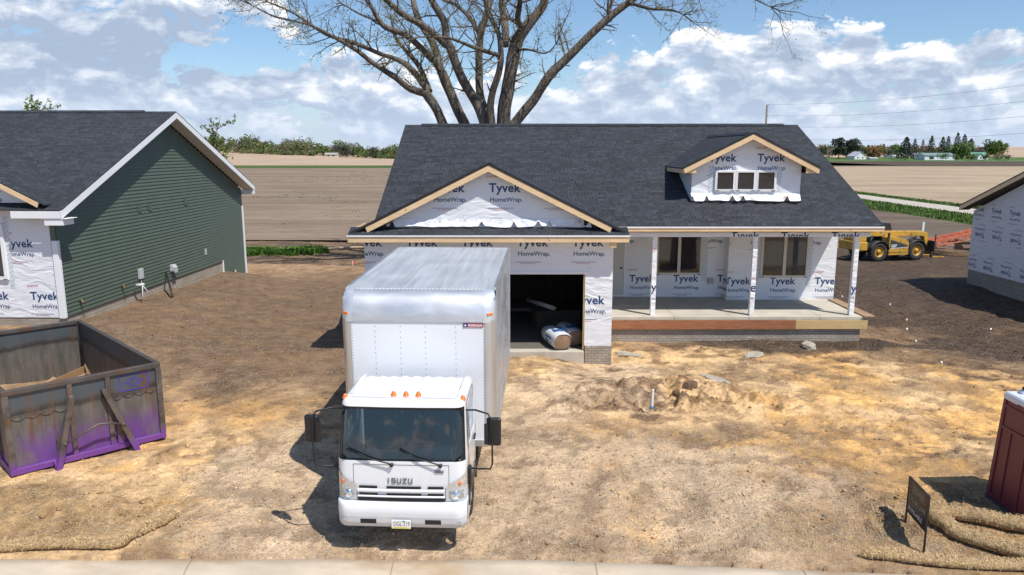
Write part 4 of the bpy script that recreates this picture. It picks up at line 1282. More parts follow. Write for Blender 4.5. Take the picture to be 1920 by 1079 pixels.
rows = [outline(z) for z in zr]
NC = len(rows[0])
rows.append(outline(2.27, .02)); rows.append(outline(2.295, .06)); rows.append(outline(2.305, .13))
wsr = range(7, 11)      # rows of clear glass 1.46 .. 2.17
wsr = [i for i in range(len(zr) - 1) if zr[i] >= 1.459 and zr[i + 1] <= 2.18]
wsc = list(range(6, 15))
gk_r = [i for i in range(len(zr) - 1) if zr[i] >= 1.42 and zr[i + 1] <= 2.205]
gk_c = list(range(5, 16))
sd_r = [i for i in range(len(zr) - 1) if zr[i] >= 1.54 and zr[i + 1] <= 2.06]
b = MB(); gl = MB(); sg = {-1: MB(), 1: MB()}
flatv = [p for r_ in rows for p in r_]
fs = []; fm = []
for i in range(len(rows) - 1):
    for k in range(NC - 1):
        q = (i * NC + k, i * NC + k + 1, (i + 1) * NC + k + 1, (i + 1) * NC + k)
        if i in wsr and k in wsc:
            gl.add([flatv[j] for j in q], [(0, 1, 2, 3)], 0, True); continue
        if i in sd_r and k in (1, 2):
            sg[-1].add([flatv[j] for j in q], [(0, 1, 2, 3)], 0); continue
        if i in sd_r and k in (NC - 3, NC - 4):
            sg[1].add([flatv[j] for j in q], [(0, 1, 2, 3)], 0); continue
        m_ = 1 if (i in gk_r and k in gk_c) else 0
        fs.append(q); fm.append(m_)
r0, r1, c0, c1 = wsr[0], wsr[-1] + 1, wsc[0], wsc[-1] + 1
for (ri, rs_, ci, cs_) in ((r0, 1, c0, 1), (r0, 1, c1, -1), (r1, -1, c0, 1), (r1, -1, c1, -1)):   # rounded corners of the rubber
    P_ = [Vector(flatv[ri * NC + ci]), Vector(flatv[ri * NC + ci + cs_ * 2]), Vector(flatv[(ri + rs_) * NC + ci]), Vector(flatv[ri * NC + ci + cs_])]
    o_ = Vector((0, -.004, 0)); e_ = P_[0].lerp(P_[2], .9)
    b.add([P_[0] + o_, P_[3] + o_, e_ + o_], [(0, 1, 2)], 1); b.add([P_[3] + o_, P_[1] + o_, P_[3].lerp(e_, .42) + o_], [(0, 1, 2)], 1)
for q, m_ in zip(fs, fm): b.add([flatv[j] for j in q], [(0, 1, 2, 3)], m_, True)
b.add([(-.85, YB, .75), (.85, YB, .75), (.93, YB, 2.2), (-.93, YB, 2.2)], [(0, 1, 2, 3)])
b.add([p for p in rows[0]], [tuple(range(NC))])
cabb = b.build('cab', [PAINT, BLACKM], TRUCK)
so = cabb.modifiers.new('thick', 'SOLIDIFY'); so.thickness = .03; so.offset = -1; so.use_rim = True
WSG = glass_mat('windscreen_glass', (.50, .60, .58), .015)
gl.build('windscreen', [WSG], TRUCK)
for s in (-1, 1): sg[s].build('side_window', [WSG], TRUCK)
# roof panel with pressed ribs
b = MB()
last = rows[-1]
top = [Vector(p) for p in last]
nx = 74
xs_ = np.linspace(-.80, .80, nx)
ribs = [-.66, -.47, -.28, -.09, .10, .29, .48, .67]
yy_ = [0, .03, .10, .26, .32, .36, 1.0, 1.3]
y0r = top[NC // 2].y
vs = []
for j, dy in enumerate(yy_):
    for x in xs_:
        y = y0r + dy
        e = max(0, (abs(x) - .70) / .1)
        crown = .03 * (1 - (x / .82) ** 2) * min(1, dy / .3)
        h = 2.305 + crown * .4 - .07 * max(0, y - .6)
        if j >= 4:
            d = min(abs(x - r_) for r_ in ribs)
            h += (.024 * (sstep(d, .035, .05)) if j >= 5 else 0) * (1 if y < YB - .05 else 1)
        vs.append((x, min(y, YB - .005), float(h)))
fs = [(j * nx + i, j * nx + i + 1, (j + 1) * nx + i + 1, (j + 1) * nx + i) for j in range(len(yy_) - 1) for i in range(nx - 1)]
b.add(vs, fs, 0, True)
# skirt closing the gap between ribs and shell
b.add([(p.x, p.y, 2.29 - .04 * max(0, p.y - .6)) for p in top], [tuple(range(NC))], 0)
b.build('roof_panel', [PAINT], TRUCK, fix=False)
# front face detail: body panels, shut lines
def fy(z, x=0): return yf(z) - .02 * (1 - min(1, (x / .85) ** 2)) - .004
b = MB()
def strip(x0, x1, z0, z1, m=0, off=.0, n=6):
    """thin strip that follows the cab front"""
    for i in range(n):
        a = x0 + (x1 - x0) * i / n; c = x0 + (x1 - x0) * (i + 1) / n
        b.add([(a, fy(z0, a) - off, z0), (c, fy(z0, c) - off, z0), (c, fy(z1, c) - off, z1), (a, fy(z1, a) - off, z1)], [(0, 1, 2, 3)], m)
strip(-.72, .72, 1.372, 1.380, 0)
strip(-.724, -.716, .98, 1.376, 0, n=1); strip(.716, .724, .98, 1.376, 0, n=1)
b.build('shut_line', [M('shut_line_shadow', (.16, .16, .16), .8)], cabb)
for (z0, z1) in ((1.005, 1.045), (.895, .93)):
    for (x0, x1) in ((-.64, -.36), (-.22, .30), (.40, .64)):
        b = MB(); strip(x0, x1, z0, z1, 0, .012); b.build('grille_slot', [BLACKM], TRUCK)
b = MB(); strip(-.665, .665, .80, .855, 0, .014); b.build('grille_slot', [BLACKM], TRUCK)
b = MB()
for (z0, z1) in ((.935, 1.0), (.86, .892)):
    n = 12
    for i in range(n):
        a = -.66 + 1.32 * i / n; c = -.66 + 1.32 * (i + 1) / n
        y_a, y_c = fy(z0, a), fy(z0, c)
        b.add([(a, y_a - .012, z0), (c, y_c - .012, z0), (c, y_c - .040, (z0 + z1) / 2), (a, y_a - .040, (z0 + z1) / 2), (c, y_c - .012, z1), (a, y_a - .012, z1)],
              [(0, 1, 2, 3), (3, 2, 4, 5)], 0, True)
b.build('grille_bars', [PAINT], TRUCK)
b = MB()
lw, lh, sk = .062, .082, .013
LET = {'I': [(.030, .045, 0, lh)], 'S': [(0, lw, 0, sk), (0, lw, lh / 2 - sk / 2, lh / 2 + sk / 2), (0, lw, lh - sk, lh), (0, sk, lh / 2, lh), (lw - sk, lw, 0, lh / 2)],
       'U': [(0, lw, 0, sk), (0, sk, 0, lh), (lw - sk, lw, 0, lh)], 'Z': [(0, lw, 0, sk), (0, lw, lh - sk, lh)] + [(j * lw / 5, (j + 1) * lw / 5, sk + j * (lh - 2 * sk) / 5, sk + (j + 1) * (lh - 2 * sk) / 5) for j in range(5)]}
for k, chh in enumerate('ISUZU'):
    for (xa, xb, za, zb) in LET[chh]:
        b.box(-.225 + k * .084 + xa, -.225 + k * .084 + xb, fy(1.14) - .008, fy(1.14) + .004, 1.088 + za, 1.088 + zb)
b.build('maker_lettering', [M('letter_grey', (.20, .20, .205), .4, .3)], TRUCK)
b = MB(); b.box(.505, .645, fy(1.29, .6) - .012, fy(1.29, .6) + .01, 1.262, 1.298)
put_text(b, text_tris('DIESEL', width=.11, height=.018, bold=.02), (0, fy(1.29, .6) - .0125, 0), X_, Z_, .001, 1, (.52, 1.27))
b.build('badge', [STEELG, BLACKM], TRUCK)
# headlamps: wrap the corners
for s in (-1, 1):
    b = MB()
    def hp(u, z):     # u 0 (inner) .. 1 (outer side)
        L = .17 + .24
        if u < .4:
            x = .675 + u / .4 * (W2 - RC - .675) ; y = fy(z, x) - .012
        else:
            a = (u - .4) / .6 * math.pi * .5
            x = W2 - RC + (RC + .008) * math.sin(a); y = yf(z) + RC - (RC + .012) * math.cos(a)
        return (s * x, y, z)
    nu = 10
    tz = lambda u: 1.05 + .24 * u; bz = lambda u: .815 - .0 * u
    for i in range(nu):
        u0, u1 = i / nu, (i + 1) / nu
        for (z0f, z1f, m_) in ((lambda u: bz(u), lambda u: bz(u) + .03, 2), (lambda u: bz(u) + .03, lambda u: .985 + .01 * u, 1 if .12 < (u0 + u1) / 2 < .75 else 2),
                               (lambda u: .985 + .01 * u, lambda u: 1.005 + .012 * u, 2), (lambda u: 1.005 + .012 * u, tz, 0)):
            b.add([hp(u0, z0f(u0)), hp(u1, z0f(u1)), hp(u1, z1f(u1)), hp(u0, z1f(u0))], [(0, 1, 2, 3)], m_, True)
    lo = b.build('headlight', [M('indicator_lens', (.55, .50, .46), .12, .2, var=(20, .3), coat=1), M('clear_headlamp', (.50, .55, .60), .07, .7, var=(26, .6), coat=1), GRILLE], TRUCK)
    b = MB(); c_ = hp(.38, .93); b.lathe((c_[0], c_[1] + .004, .91), (s * .25, -1, .1), [(0, .07), (.012, .064), (.014, .03), (.028, .02), (.03, 0)], 18); b.build('bulb_bowl', [CHROME], lo)
    b = MB(); c_ = hp(.55, 1.1); b.lathe((c_[0], c_[1], 1.1), (s * .6, -1, .1), [(0, .03), (.012, .026), (.016, 0)], 12); b.build('indicator_bulb', [AMBER], lo)
# bumper
b = MB()
bp_prof = [(.10, .80), (-.055, .785), (-.085, .74), (-.09, .62), (-.075, .57), (-.08, .50), (-.06, .405), (.0, .38), (.12, .38)]
def brow(x, sgn):
    out = []
    e = max(0, (abs(x) - .82) / .165)
    for (y, z) in bp_prof:
        out.append((x, y + .14 * e ** 2.2 + (.0), z))
    return out
bx = [-.985, -.975, -.95, -.91, -.86, -.8, -.6, -.3, 0, .3, .6, .8, .86, .91, .95, .975, .985]
vs = []
for x in bx: vs += brow(x, 0)
npf = len(bp_prof)
b.add(vs, [(i * npf + k, (i + 1) * npf + k, (i + 1) * npf + k + 1, i * npf + k + 1) for i in range(len(bx) - 1) for k in range(4)], 0, True)
b.add(vs, [(i * npf + k, (i + 1) * npf + k, (i + 1) * npf + k + 1, i * npf + k + 1) for i in range(len(bx) - 1) for k in range(4, npf - 1)], 2, True)
for s in (-1, 1):
    b.add([(s * .985, .14, .79), (s * .985, .5, .72), (s * .985, .5, .5), (s * .985, .14, .39)], [(0, 1, 2, 3)], 0)
b.add([(-.97, .12, .79), (.97, .12, .79), (.97, .3, .79), (-.97, .3, .79)], [(0, 1, 2, 3)], 1)
bump = b.build('bumper', [PAINT, BLACKM, M('bumper_grey', (.58, .585, .59), .35, coat=.2)], TRUCK)
for (x0, x1) in ((-.62, -.38), (.36, .60)):
    b = MB(); b.box(x0, x1, -.083, -.0775, .465, .535); b.build('bumper_recess', [BLACKM], bump)
for s in (-1, 1):
    b = MB(); x0, x1 = sorted((s * .71, s * .90)); b.box(x0, x1, -.086 + .01, -.05, .46, .525); bevel(b.build('fog_lamp', [LAMPGL], bump), .01, 2)
b = MB()
b.box(-.145, .145, -.112, -.100, .40, .545); pl = b.build('number_plate', [M('plate_white', (.78, .8, .8), .35)], bump); bevel(pl, .008, 2)
b = MB()
put_text(b, text_tris('OGL 219', width=.25, height=.07, bold=.0), (0, -.1125, 0), X_, Z_, .001, 0, (-.12, .448))
b.build('plate_lettering', [M('plate_red', (.22, .05, .05), .5)], pl)
b = MB(); b.add([(-.125, -.1135, .407), (.125, -.1135, .407), (.125, -.1135, .43), (-.125, -.1135, .43)], [(0, 1, 2, 3)], 0); b.add([(.02, -.1135, .517), (.06, -.1135, .517), (.06, -.1135, .535), (.02, -.1135, .535)], [(0, 1, 2, 3)], 1)
b.build('plate_stickers', [M('plate_yellow', (.75, .62, .05), .5), M('plate_teal', (.05, .35, .45), .5)], pl)
# marker lamps on the roof
for (x, y) in ((-.90, .42), (-.16, .44), (.03, .44), (.22, .44), (.90, .42)):
    b = MB(); z = 2.31 if abs(x) < .5 else 2.265
    b.lathe((x, y, z), (0, -.1, 1), [(0, .045), (.02, .045), (.022, .036), (.05, .033), (.068, .02), (.074, 0)], 14); b.build('marker_lamp', [AMBER], TRUCK)
# wipers
for (px, tx) in ((-.13, -.82), (.60, -.02)):
    b = MB()
    y = lambda z: yf(z) - .06
    b.tube([(px, y(1.39), 1.385), (px - .05, y(1.42) - .01, 1.42), ((px + tx) / 2, y(1.48) - .012, 1.49), (tx, y(1.6) - .0, 1.60)], [.018, .012, .009, .005], 6)
    b.tube([(px - .30, y(1.475), 1.475), (tx + .0, y(1.62), 1.62)], .009, 5)
    b.lathe((px, y(1.38) + .03, 1.38), (0, -1, .2), [(0, .03), (.04, .028), (.045, 0)], 10)
    b.build('wiper', [BLACKP], TRUCK)
# cab furniture seen through the glass
b = MB()
b.prism([(-.86, .12, 1.30), (-.86, .5, 1.40), (-.86, .56, 1.30), (-.86, .56, .9), (-.86, .12, .9)], (1.72, 0, 0))
b.prism([(.12, .30, 1.37), (.12, .42, 1.46), (.12, .60, 1.44), (.12, .60, 1.2)], (.62, 0, 0))
b.build('dashboard', [M('dash_grey', (.42, .43, .42), .6)], TRUCK)
for (x0, x1) in ((-.72, -.28), (-.22, .1), (.2, .7)):
    b = MB(); b.box(x0, x1, .85, 1.3, 1.05, 1.2); b.box(x0, x1, 1.28, 1.42, 1.2, 1.75); b.box(x0 + .1, x1 - .1, 1.28, 1.38, 1.75, 1.95)
    bevel(b.build('seat', [M('seat_cloth', (.06, .065, .07), .8)], TRUCK), .04, 3)
b = MB()
nseg = 20
for i in range(nseg):
    a0, a1 = 2 * math.pi * i / nseg, 2 * math.pi * (i + 1) / nseg
    f_ = lambda a: (.43 + .21 * math.cos(a), .56 - .08 * math.sin(a), 1.50 + .17 * math.sin(a))
    b.tube([f_(a0), f_(a1)], .014, 6, cap=False)
b.tube([(.43, .45, 1.3), (.43, .56, 1.5)], .03, 6); b.bar((.23, .56, 1.5), (.63, .56, 1.5), .03, .02)
b.build('steering_wheel', [BLACKP], TRUCK)
b = MB(); b.box(-.9, .9, 1.44, 1.48, .8, 2.2); b.build('cab_back_lining', [M('lining_grey', (.12, .12, .12), .8)], TRUCK)
b = MB(); b.tube([(-.86, .36, 1.75), (-.83, .38, 1.78), (-.83, .38, 1.95), (-.86, .36, 1.98)], .014, 6); b.build('grab_handle', [GRILLE], TRUCK)
# doors: shut lines, handle, sill vents (both sides)
for s in (-1, 1):
    b = MB(); x = s * (W2 + .003)
    def dl(p, q, w_=.008):
        b.bar((x if p[1] < 1.45 else s * (wid(p[1]) + .003), p[0], p[1]), (x if q[1] < 1.45 else s * (wid(q[1]) + .003), q[0], q[1]), .006, w_)
    dl((.33, .95), (.40, 1.5)); dl((.40, 1.5), (.50, 2.2)); dl((1.34, .8), (1.34, 2.2)); dl((.50, 2.2), (1.34, 2.2)); dl((.60, .8), (1.34, .8)); dl((.33, .95), (.60, .8))
    b.build('door_seam', [M('seam_grey', (.1, .1, .1), .8)], cabb)
    b = MB(); b.box(*sorted((s * (W2), s * (W2 + .03))), 1.12, 1.32, 1.32, 1.36); bevel(b.build('door_handle', [BLACKP], TRUCK), .008, 2)
    b = MB(); b.prism([(s * .972, .36, .75), (s * .972, .6, .62), (s * .972, 1.5, .62), (s * .972, 1.5, .80), (s * .972, .6, .80)], (s * .012, 0, 0)); b.build('step_panel', [BLACKP], TRUCK)
# mirrors on looped arms
for s in (-1, 1):
    b = MB()
    x0, x1 = s * .93, s * 1.36
    b.tube([(x0, .42, 2.10), (s * 1.1, .30, 2.15), (s * 1.30, .20, 2.13), (x1 - s * .02, .17, 2.06), (x1, .17, 1.75), (x1, .17, 1.35), (s * 1.33, .18, 1.26), (s * 1.15, .22, 1.24), (x0 + s * .02, .30, 1.22)], .014, 7)
    b.box(*sorted((s * .955, s * 1.03)), .22, .36, .98, 1.24)
    b.tube([(s * .99, .3, .6), (s * .99, .29, 1.0)], .012, 6)
    b.build('mirror_arm', [BLACKP], TRUCK)
    b = MB(); b.box(*sorted((s * 1.27, s * 1.49)), .19, .28, 1.62, 2.06); mh = b.build('mirror', [BLACKP], TRUCK); bevel(mh, .035, 3)
    b = MB(); b.box(*sorted((s * 1.30, s * 1.46)), .281, .286, 1.66, 2.02); b.build('mirror_glass', [CHROME], mh)
    b = MB(); b.box(*sorted((s * 1.24, s * 1.30)), .16, .2, 1.66, 1.98); b.build('spot_mirror', [BLACKP], mh)
# chassis and wheels
b = MB()
for s in (-1, 1): b.box(*sorted((s * .36, s * .43)), .5, 6.5, .62, .82)
for y in (1.8, 2.8, 3.8, 5.8): b.box(-.36, .36, y, y + .08, .64, .78)
b.box(-.3, .3, 3.2, 4.1, .35, .55); b.tube([(0, 1.4, .45), (0, 5.2, .43)], .05); b.tube([(-.85, 1.1, .42), (.85, 1.1, .42)], .05); b.tube([(-.9, 5.15, .42), (.9, 5.15, .42)], .07)
b.build('chassis', [BLACKP], TRUCK)
b = MB(); b.box(.5, .95, 2.3, 3.2, .42, .78); bevel(b.build('fuel_tank', [BLACKP], TRUCK), .05, 3)
b = MB(); b.box(-.95, -.5, 2.4, 2.9, .45, .8); bevel(b.build('battery_box', [BLACKP], TRUCK), .02, 2)
WHEELP = M('wheel_paint', (.62, .62, .6), .45, var=(8, .1), dirt=((.2, .15, .1), 6, .6))
def truck_wheel(x, y, s, dual=False):
    wh = empty('wheel', (x, y, .40)); wh.parent = TRUCK
    for d in ((0,) if not dual else (0, -.25)):
        b = MB(); w_ = .215
        b.lathe((s * (d - w_ / 2), 0, 0), (s, 0, 0), [(0, .21), (.0, .36), (.02, .385), (.05, .395), (.165, .395), (.195, .385), (.215, .36), (.215, .22), (.19, .21), (.19, .2)], 36)
        b.build('tyre', [RUBBER], wh)
        b = MB()
        b.lathe((s * (d - w_ / 2), 0, 0), (s, 0, 0), [(.19, .215), (.19, .19), (.10, .175), (.10, .12), (.15, .11), (.20, .07), (.21, 0)], 28)
        for k in range(6):
            a = k * math.pi / 3; b.lathe((s * (d - w_ / 2 + .1), .145 * math.cos(a), .145 * math.sin(a)), (s, 0, 0), [(0, .015), (.02, .015), (.021, 0)], 6)
        b.build('rim', [WHEELP], wh)
for s in (-1, 1):
    truck_wheel(s * .84, 1.12, s); truck_wheel(s * .95, 5.15, s, True)
    b = MB()
    pts = [(s * .86, 1.12 + .50 * math.cos(a), .42 + .48 * math.sin(a)) for a in [math.pi * k / 12 for k in range(0, 13)]]
    for i in range(12):
        p, q = Vector(pts[i]), Vector(pts[i + 1]); b.add([p, q, q + Vector((s * .12, 0, 0)), p + Vector((s * .12, 0, 0))], [(0, 1, 2, 3)], 0, True)
    b.build('wheel_arch', [BLACKP], TRUCK)
# --- cargo box
B0, B1, BW, BZ0, BZ1 = 1.74, 6.72, 1.3, 1.0, 3.62
b = MB(); b.add([(-BW + .17, B0, BZ0 + .05), (BW - .17, B0, BZ0 + .05), (BW - .17, B0, 3.16), (-BW + .17, B0, 3.16)], [(0, 1, 2, 3)])
b.box(-BW + .17, BW - .17, B0 + .001, B0 + .03, BZ0 + .05, 3.16)
fp = b.build('front_panel', [PANEL], TRUCK)
b = MB()
RV = M('rivet_grey', (.28, .29, .3), .5)
def rivet(mb, x, z, r=.0075): mb.add([(x - r, B0 - .004, z - r), (x + r, B0 - .004, z - r), (x + r, B0 - .004, z + r), (x - r, B0 - .004, z + r)], [(0, 1, 2, 3)], 0)
for x in (-.72, -.29, .13, .64):
    z = 1.1
    while z < 3.12: rivet(b, x, z, .0075); z += .093
for x in (-BW + .19, BW - .19):
    z = 1.08
    while z < 3.14: rivet(b, x, z, .0065); z += .052
tag(b.build('rivets', [RV], fp), kind='stuff')
b = MB()
for i in range(40): rivet(b, -1.05 + i * 2.1 / 39, 3.185, .006)
tag(b.build('rivets', [RV], fp), kind='stuff')
b = MB(); b.box(-BW + .15, BW - .15, B0 - .02, B0 + .03, BZ0 - .06, BZ0 + .05); b.box(BW - .42, BW - .34, B0 - .012, B0 + .001, 1.12, 1.36); b.build('sill_rail', [POST], TRUCK)
# corner posts (quarter rounds)
for s in (-1, 1):
    b = MB(); n = 8; rad = .17
    vs = []
    for z in (BZ0, 3.16):
        for k in range(n + 1):
            a = math.pi / 2 * k / n
            vs.append((s * (BW - rad + rad * math.sin(a)), B0 - .012 + rad - rad * math.cos(a), z))
        vs.append((s * BW, B0 + .28, z))
    b.add(vs, [(k, k + 1, n + 2 + k + 1, n + 2 + k) for k in range(n + 1)], 0, True)
    b.build('corner_post', [POST], TRUCK)
# rounded header across the front
b = MB(); n = 10
nxh = 24
def hdr(x, k, sq=0):
    a = math.pi / 2 * k / n
    return (x, B0 - .02 + .36 - .36 * math.cos(a), 3.14 + (BZ1 - 3.14) * math.sin(a))
vs = []
for i in range(nxh + 1):
    x = -BW + .20 + (2 * BW - .40) * i / nxh
    vs += [hdr(x, k) for k in range(n + 1)]
b.add(vs, [(i * (n + 1) + k, (i + 1) * (n + 1) + k, (i + 1) * (n + 1) + k + 1, i * (n + 1) + k + 1) for i in range(nxh) for k in range(n)], 0, True)
b.build('header_curve', [GALV], TRUCK)
CASTM = M('cast_corner', (.66, .69, .72), .35, .5, var=(6, .12))
for s in (-1, 1):
    b = MB(); nu = 8; vs = []
    for u in range(nu + 1):
        t_ = u / nu * math.pi / 2
        for k in range(n + 1):
            a = math.pi / 2 * k / n
            cx, cy = BW - .20, B0 + .34
            rx = .205 * math.sin(t_); ry = .365
            x = cx + (.205) * math.sin(t_) * (1 - .35 * (1 - math.cos(a)) ** 2)
            y = (B0 - .025) + .365 - .365 * math.cos(a) + (1 - math.cos(t_)) * .20 * math.cos(a)
            z = 3.13 + (BZ1 - 3.125) * math.sin(a)
            vs.append((s * x, y, z))
    b.add(vs, [(i * (n + 1) + k, (i + 1) * (n + 1) + k, (i + 1) * (n + 1) + k + 1, i * (n + 1) + k + 1) for i in range(nu) for k in range(n)], 0, True)
    # side cheek
    b.add([(s * BW * .998, B0 + .17, 3.13), (s * BW * .998, B0 + .55, 3.13), (s * BW * .998, B0 + .55, BZ1), (s * BW * .998, B0 + .36, BZ1 - .02), (s * BW * .998, B0 + .22, 3.4)], [(0, 1, 2, 3, 4)])
    cc = b.build('corner_cap', [CASTM], TRUCK)
    b = MB(); b.box(-.055, .055, -.012, .02, -.022, .022)
    o = b.build('clearance_lamp', [AMBER], cc); o.location = (s * (BW - .085), B0 + .02, 3.27); o.rotation_euler = (0, 0, R(s * 35))
    bevel(o, .01, 2)
b = MB()
b.box(-BW + .01, BW - .01, B0 + .34, B1, BZ1 - .02, BZ1)
rp = b.build('roof_skin', [ALU], TRUCK)
b = MB()
for i in range(34): b.box(-1.08 + i * 2.16 / 33 - .018, -1.08 + i * 2.16 / 33 + .018, B0 + .325, B0 + .355, BZ1 + .001, BZ1 + .008)
rl = b.build('sealant_bead', [WHITE], rp)
tag(rl, kind='stuff')
b = MB()
for s in (-1, 1): b.box(*sorted((s * BW * 1.0, s * (BW - .05))), B0 + .5, B1 + .02, BZ1 - .10, BZ1 + .012)
b.box(-BW, BW, B1 - .04, B1 + .025, BZ1 - .08, BZ1 + .012)
b.build('roof_rail', [POST], TRUCK)
for s in (-1, 1):
    b = MB()
    b.box(*sorted((s * (BW - .03), s * (BW - .008))), B0 + .16, B1 - .02, BZ0 + .03, BZ1 - .1)
    b.box(*sorted((s * (BW - .03), s * (BW + .004))), B0 + .16, B1, BZ0 - .06, BZ0 + .12, )
    for k in range(12):
        y = B0 + .5 + k * .4
        b.box(*sorted((s * (BW - .008), s * (BW - .002))), y, y + .035, BZ0 + .12, BZ1 - .1)
    b.build('side_panel', [alu_mat('side_sheet', (.62, .66, .72), (1, .6, 4), .3)], TRUCK)
b = MB(); b.box(-BW + .03, BW - .03, B1 - .03, B1, BZ0, BZ1 - .08); b.box(-BW, -BW + .08, B1 - .03, B1 + .02, BZ0 - .05, BZ1 - .08); b.box(BW - .08, BW, B1 - .03, B1 + .02, BZ0 - .05, BZ1 - .08); b.build('rear_door', [PANEL], TRUCK)
b = MB(); b.box(-BW + .05, BW - .05, B0 + .03, B1 - .04, BZ0 - .04, BZ0 + .03); b.build('floor_deck', [WOODD], TRUCK)
b = MB(); b.box(.77, 1.10, B0 - .012, B0 - .002, 3.05, 3.12)
b.add([(.77, B0 - .0125, 3.05), (.84, B0 - .0125, 3.05), (.84, B0 - .0125, 3.12), (.77, B0 - .0125, 3.12)], [(0, 1, 2, 3)], 1)
put_text(b, text_tris('MORGAN', width=.24, height=.042, bold=.03, shear=.25), (0, B0 - .0125, 0), X_, Z_, .002, 2, (.85, 3.064))
star = [( .805 + (.026 if k % 2 == 0 else .011) * math.sin(k * math.pi / 5), 3.085 + (.026 if k % 2 == 0 else .011) * math.cos(k * math.pi / 5)) for k in range(10)]
b.add([(x, B0 - .0145, z) for x, z in star], [tuple(range(10))], 2)
b.build('builder_badge', [M('badge_red', (.42, .03, .06), .4), M('badge_blue', (.02, .05, .2), .4), WHITE], fp)
b = MB(); b.box(-1.15, 1.15, B1 - .1, B1 + .05, .5, .62); b.build('rear_bumper', [BLACKP], TRUCK)
# ------------------------------------------------------------------ open-top steel container
DUMP = empty('roll_off_container', (-7.16, 14.57, gz(-7.16, 14.3) - .02), (0, 0, R(134.5)), label='open-top steel waste container with rusty braces and a violet painted foot', cat='dumpster')
STEELP = steel_panel_mat('container_steel')
STEELI = steel_panel_mat('bare_container_steel', 0.0)
RIB = M('container_frame', (.10, .085, .075), .5, .3, var=(3, .3), dirt=((.16, .07, .03), 2.5, .8))
def violet_frame():
    m, S, b = newmat('container_frame_violet')
    co = S.n('ShaderNodeTexCoord').outputs['Object']
    z = S.n('ShaderNodeSeparateXYZ', None, i0=co).outputs[2]
    n = S.noise(co, 3, 5, .65)
    zz = S.math('ADD', z, S.math('MULTIPLY', n, .25))
    c = S.mix(S.rng(n, .35, .65), (.085, .07, .062), (.17, .14, .12))
    c = S.mix(S.rng(S.noise(co, 5, 5, .7), .55, .68, 0, .8), c, (.20, .09, .035))
    c = S.mix(S.rng(zz, .55, .28, 0, .85), c, (.20, .06, .36))
    S.set(b.inputs['Base Color'], c); b.inputs['Roughness'].default_value = .5; b.inputs['Metallic'].default_value = .3
    return m
VFR = violet_frame()
CL, CW, CH = 5.4, 2.66, 1.66     # length runs along local x, width along local y; end wall at x = 0
cm = lambda: MB()
b = cm(); b.box(.0, .012, .04, CW - .04, .12, CH - .04); b.build('end_wall', [STEELP], DUMP)
b = cm(); b.box(.02, CL, .0, .012, .12, CH - .04); b.build('side_wall', [STEELI], DUMP)
b = cm(); b.box(.02, CL, CW - .012, CW, .12, CH - .04); b.build('side_wall', [STEELP], DUMP)
b = cm(); b.box(CL - .012, CL, .04, CW - .04, .12, CH - .04); b.build('tail_gate', [STEELI], DUMP)
b = cm(); b.box(.02, CL - .02, .02, CW - .02, .12, .16); b.build('floor_plate', [RIB], DUMP)
b = cm()
T = .10
b.box(-.05, .05, -.03, CW + .03, CH - .08, CH + .02); b.box(CL - .05, CL + .05, -.03, CW + .03, CH - .08, CH + .02)
b.box(.051, CL - .051, -.035, .06, CH - .08, CH + .018); b.box(.051, CL - .051, CW - .06, CW + .035, CH - .08, CH + .018)
bevel(b.build('top_rail', [RIB], DUMP), .012, 2)
b = cm()
b.box(-.05, .04, -.03, CW + .03, .08, .2); b.box(CL - .05, CL + .05, -.03, CW + .03, .08, .2); b.box(.041, CL - .051, -.03, .05, .08, .2); b.box(.041, CL - .051, CW - .05, CW + .03, .08, .2)
bevel(b.build('bottom_rail', [VFR], DUMP), .012, 2)
for (x, y) in ((0, .02), (0, CW - .02), (CL, .02), (CL, CW - .02)):
    b = cm(); b.box(x - .052, x + .052, y - .055, y + .055, .2, CH - .08); bevel(b.build('corner_post', [VFR], DUMP), .012, 2)
for k in range(1, 8):
    for y in (-.05, CW - .0):
        b = cm(); b.box(k * .68 - .03, k * .68 + .03, y, y + .05, .2, CH - .08); b.build('side_rib', [VFR], DUMP)
# end wall members: two uprights, scalloped tie strips, pull-hook braces, bent bar
for y in (.96, 1.62):
    b = cm(); b.box(-.045, -.001, y - .045, y + .045, .2, CH - .08); bevel(b.build('upright', [VFR], DUMP), .008, 1)
for (ya, yb) in ((.075, .915), (1.665, 2.585)):
    b = cm(); n = 36
    pts = []
    for i in range(n + 1):
        y = ya + (yb - ya) * i / n
        pts.append((y, 1.14 - .055 * abs(math.sin(i / n * math.pi * 4))))
    top_ = [(y, 1.19) for y, _ in pts]
    for i in range(n):
        p = [(-.02, pts[i][0], pts[i][1]), (-.02, pts[i + 1][0], pts[i + 1][1]), (-.02, pts[i + 1][0], 1.175), (-.02, pts[i][0], 1.175)]
        b.add(p, [(0, 1, 2, 3)])
    b.add([(-.02, ya, 1.175), (-.02, yb, 1.175), (-.002, yb, 1.18), (-.002, ya, 1.18)], [(0, 1, 2, 3)], 1)
    b.build('tie_strip', [STEELP, RIB], DUMP)
for (y0_, y1_) in ((1.05, .58), (1.62, 1.98)):
    b = cm(); b.bar((-.10, y0_, 1.36), (-.20, y1_, .02), .10, .10); b.bar((-.10, y0_, 1.33), (.0, y0_, 1.33), .08, .08); b.bar((-.20, y1_, .12), (0, y1_, .14), .08, .1)
    bevel(b.build('brace', [VFR], DUMP), .01, 2)
    b = cm(); b.box(-.06, -.046, min(y0_, y1_) + .18, min(y0_, y1_) + .3, .2, .62); b.build('gusset', [VFR], DUMP)
b = cm(); b.tube([(-.19, .80, .62), (-.24, 1.02, .72), (-.26, 1.25, .76), (-.24, 1.5, .66), (-.19, 1.82, .50)], .022, 8)
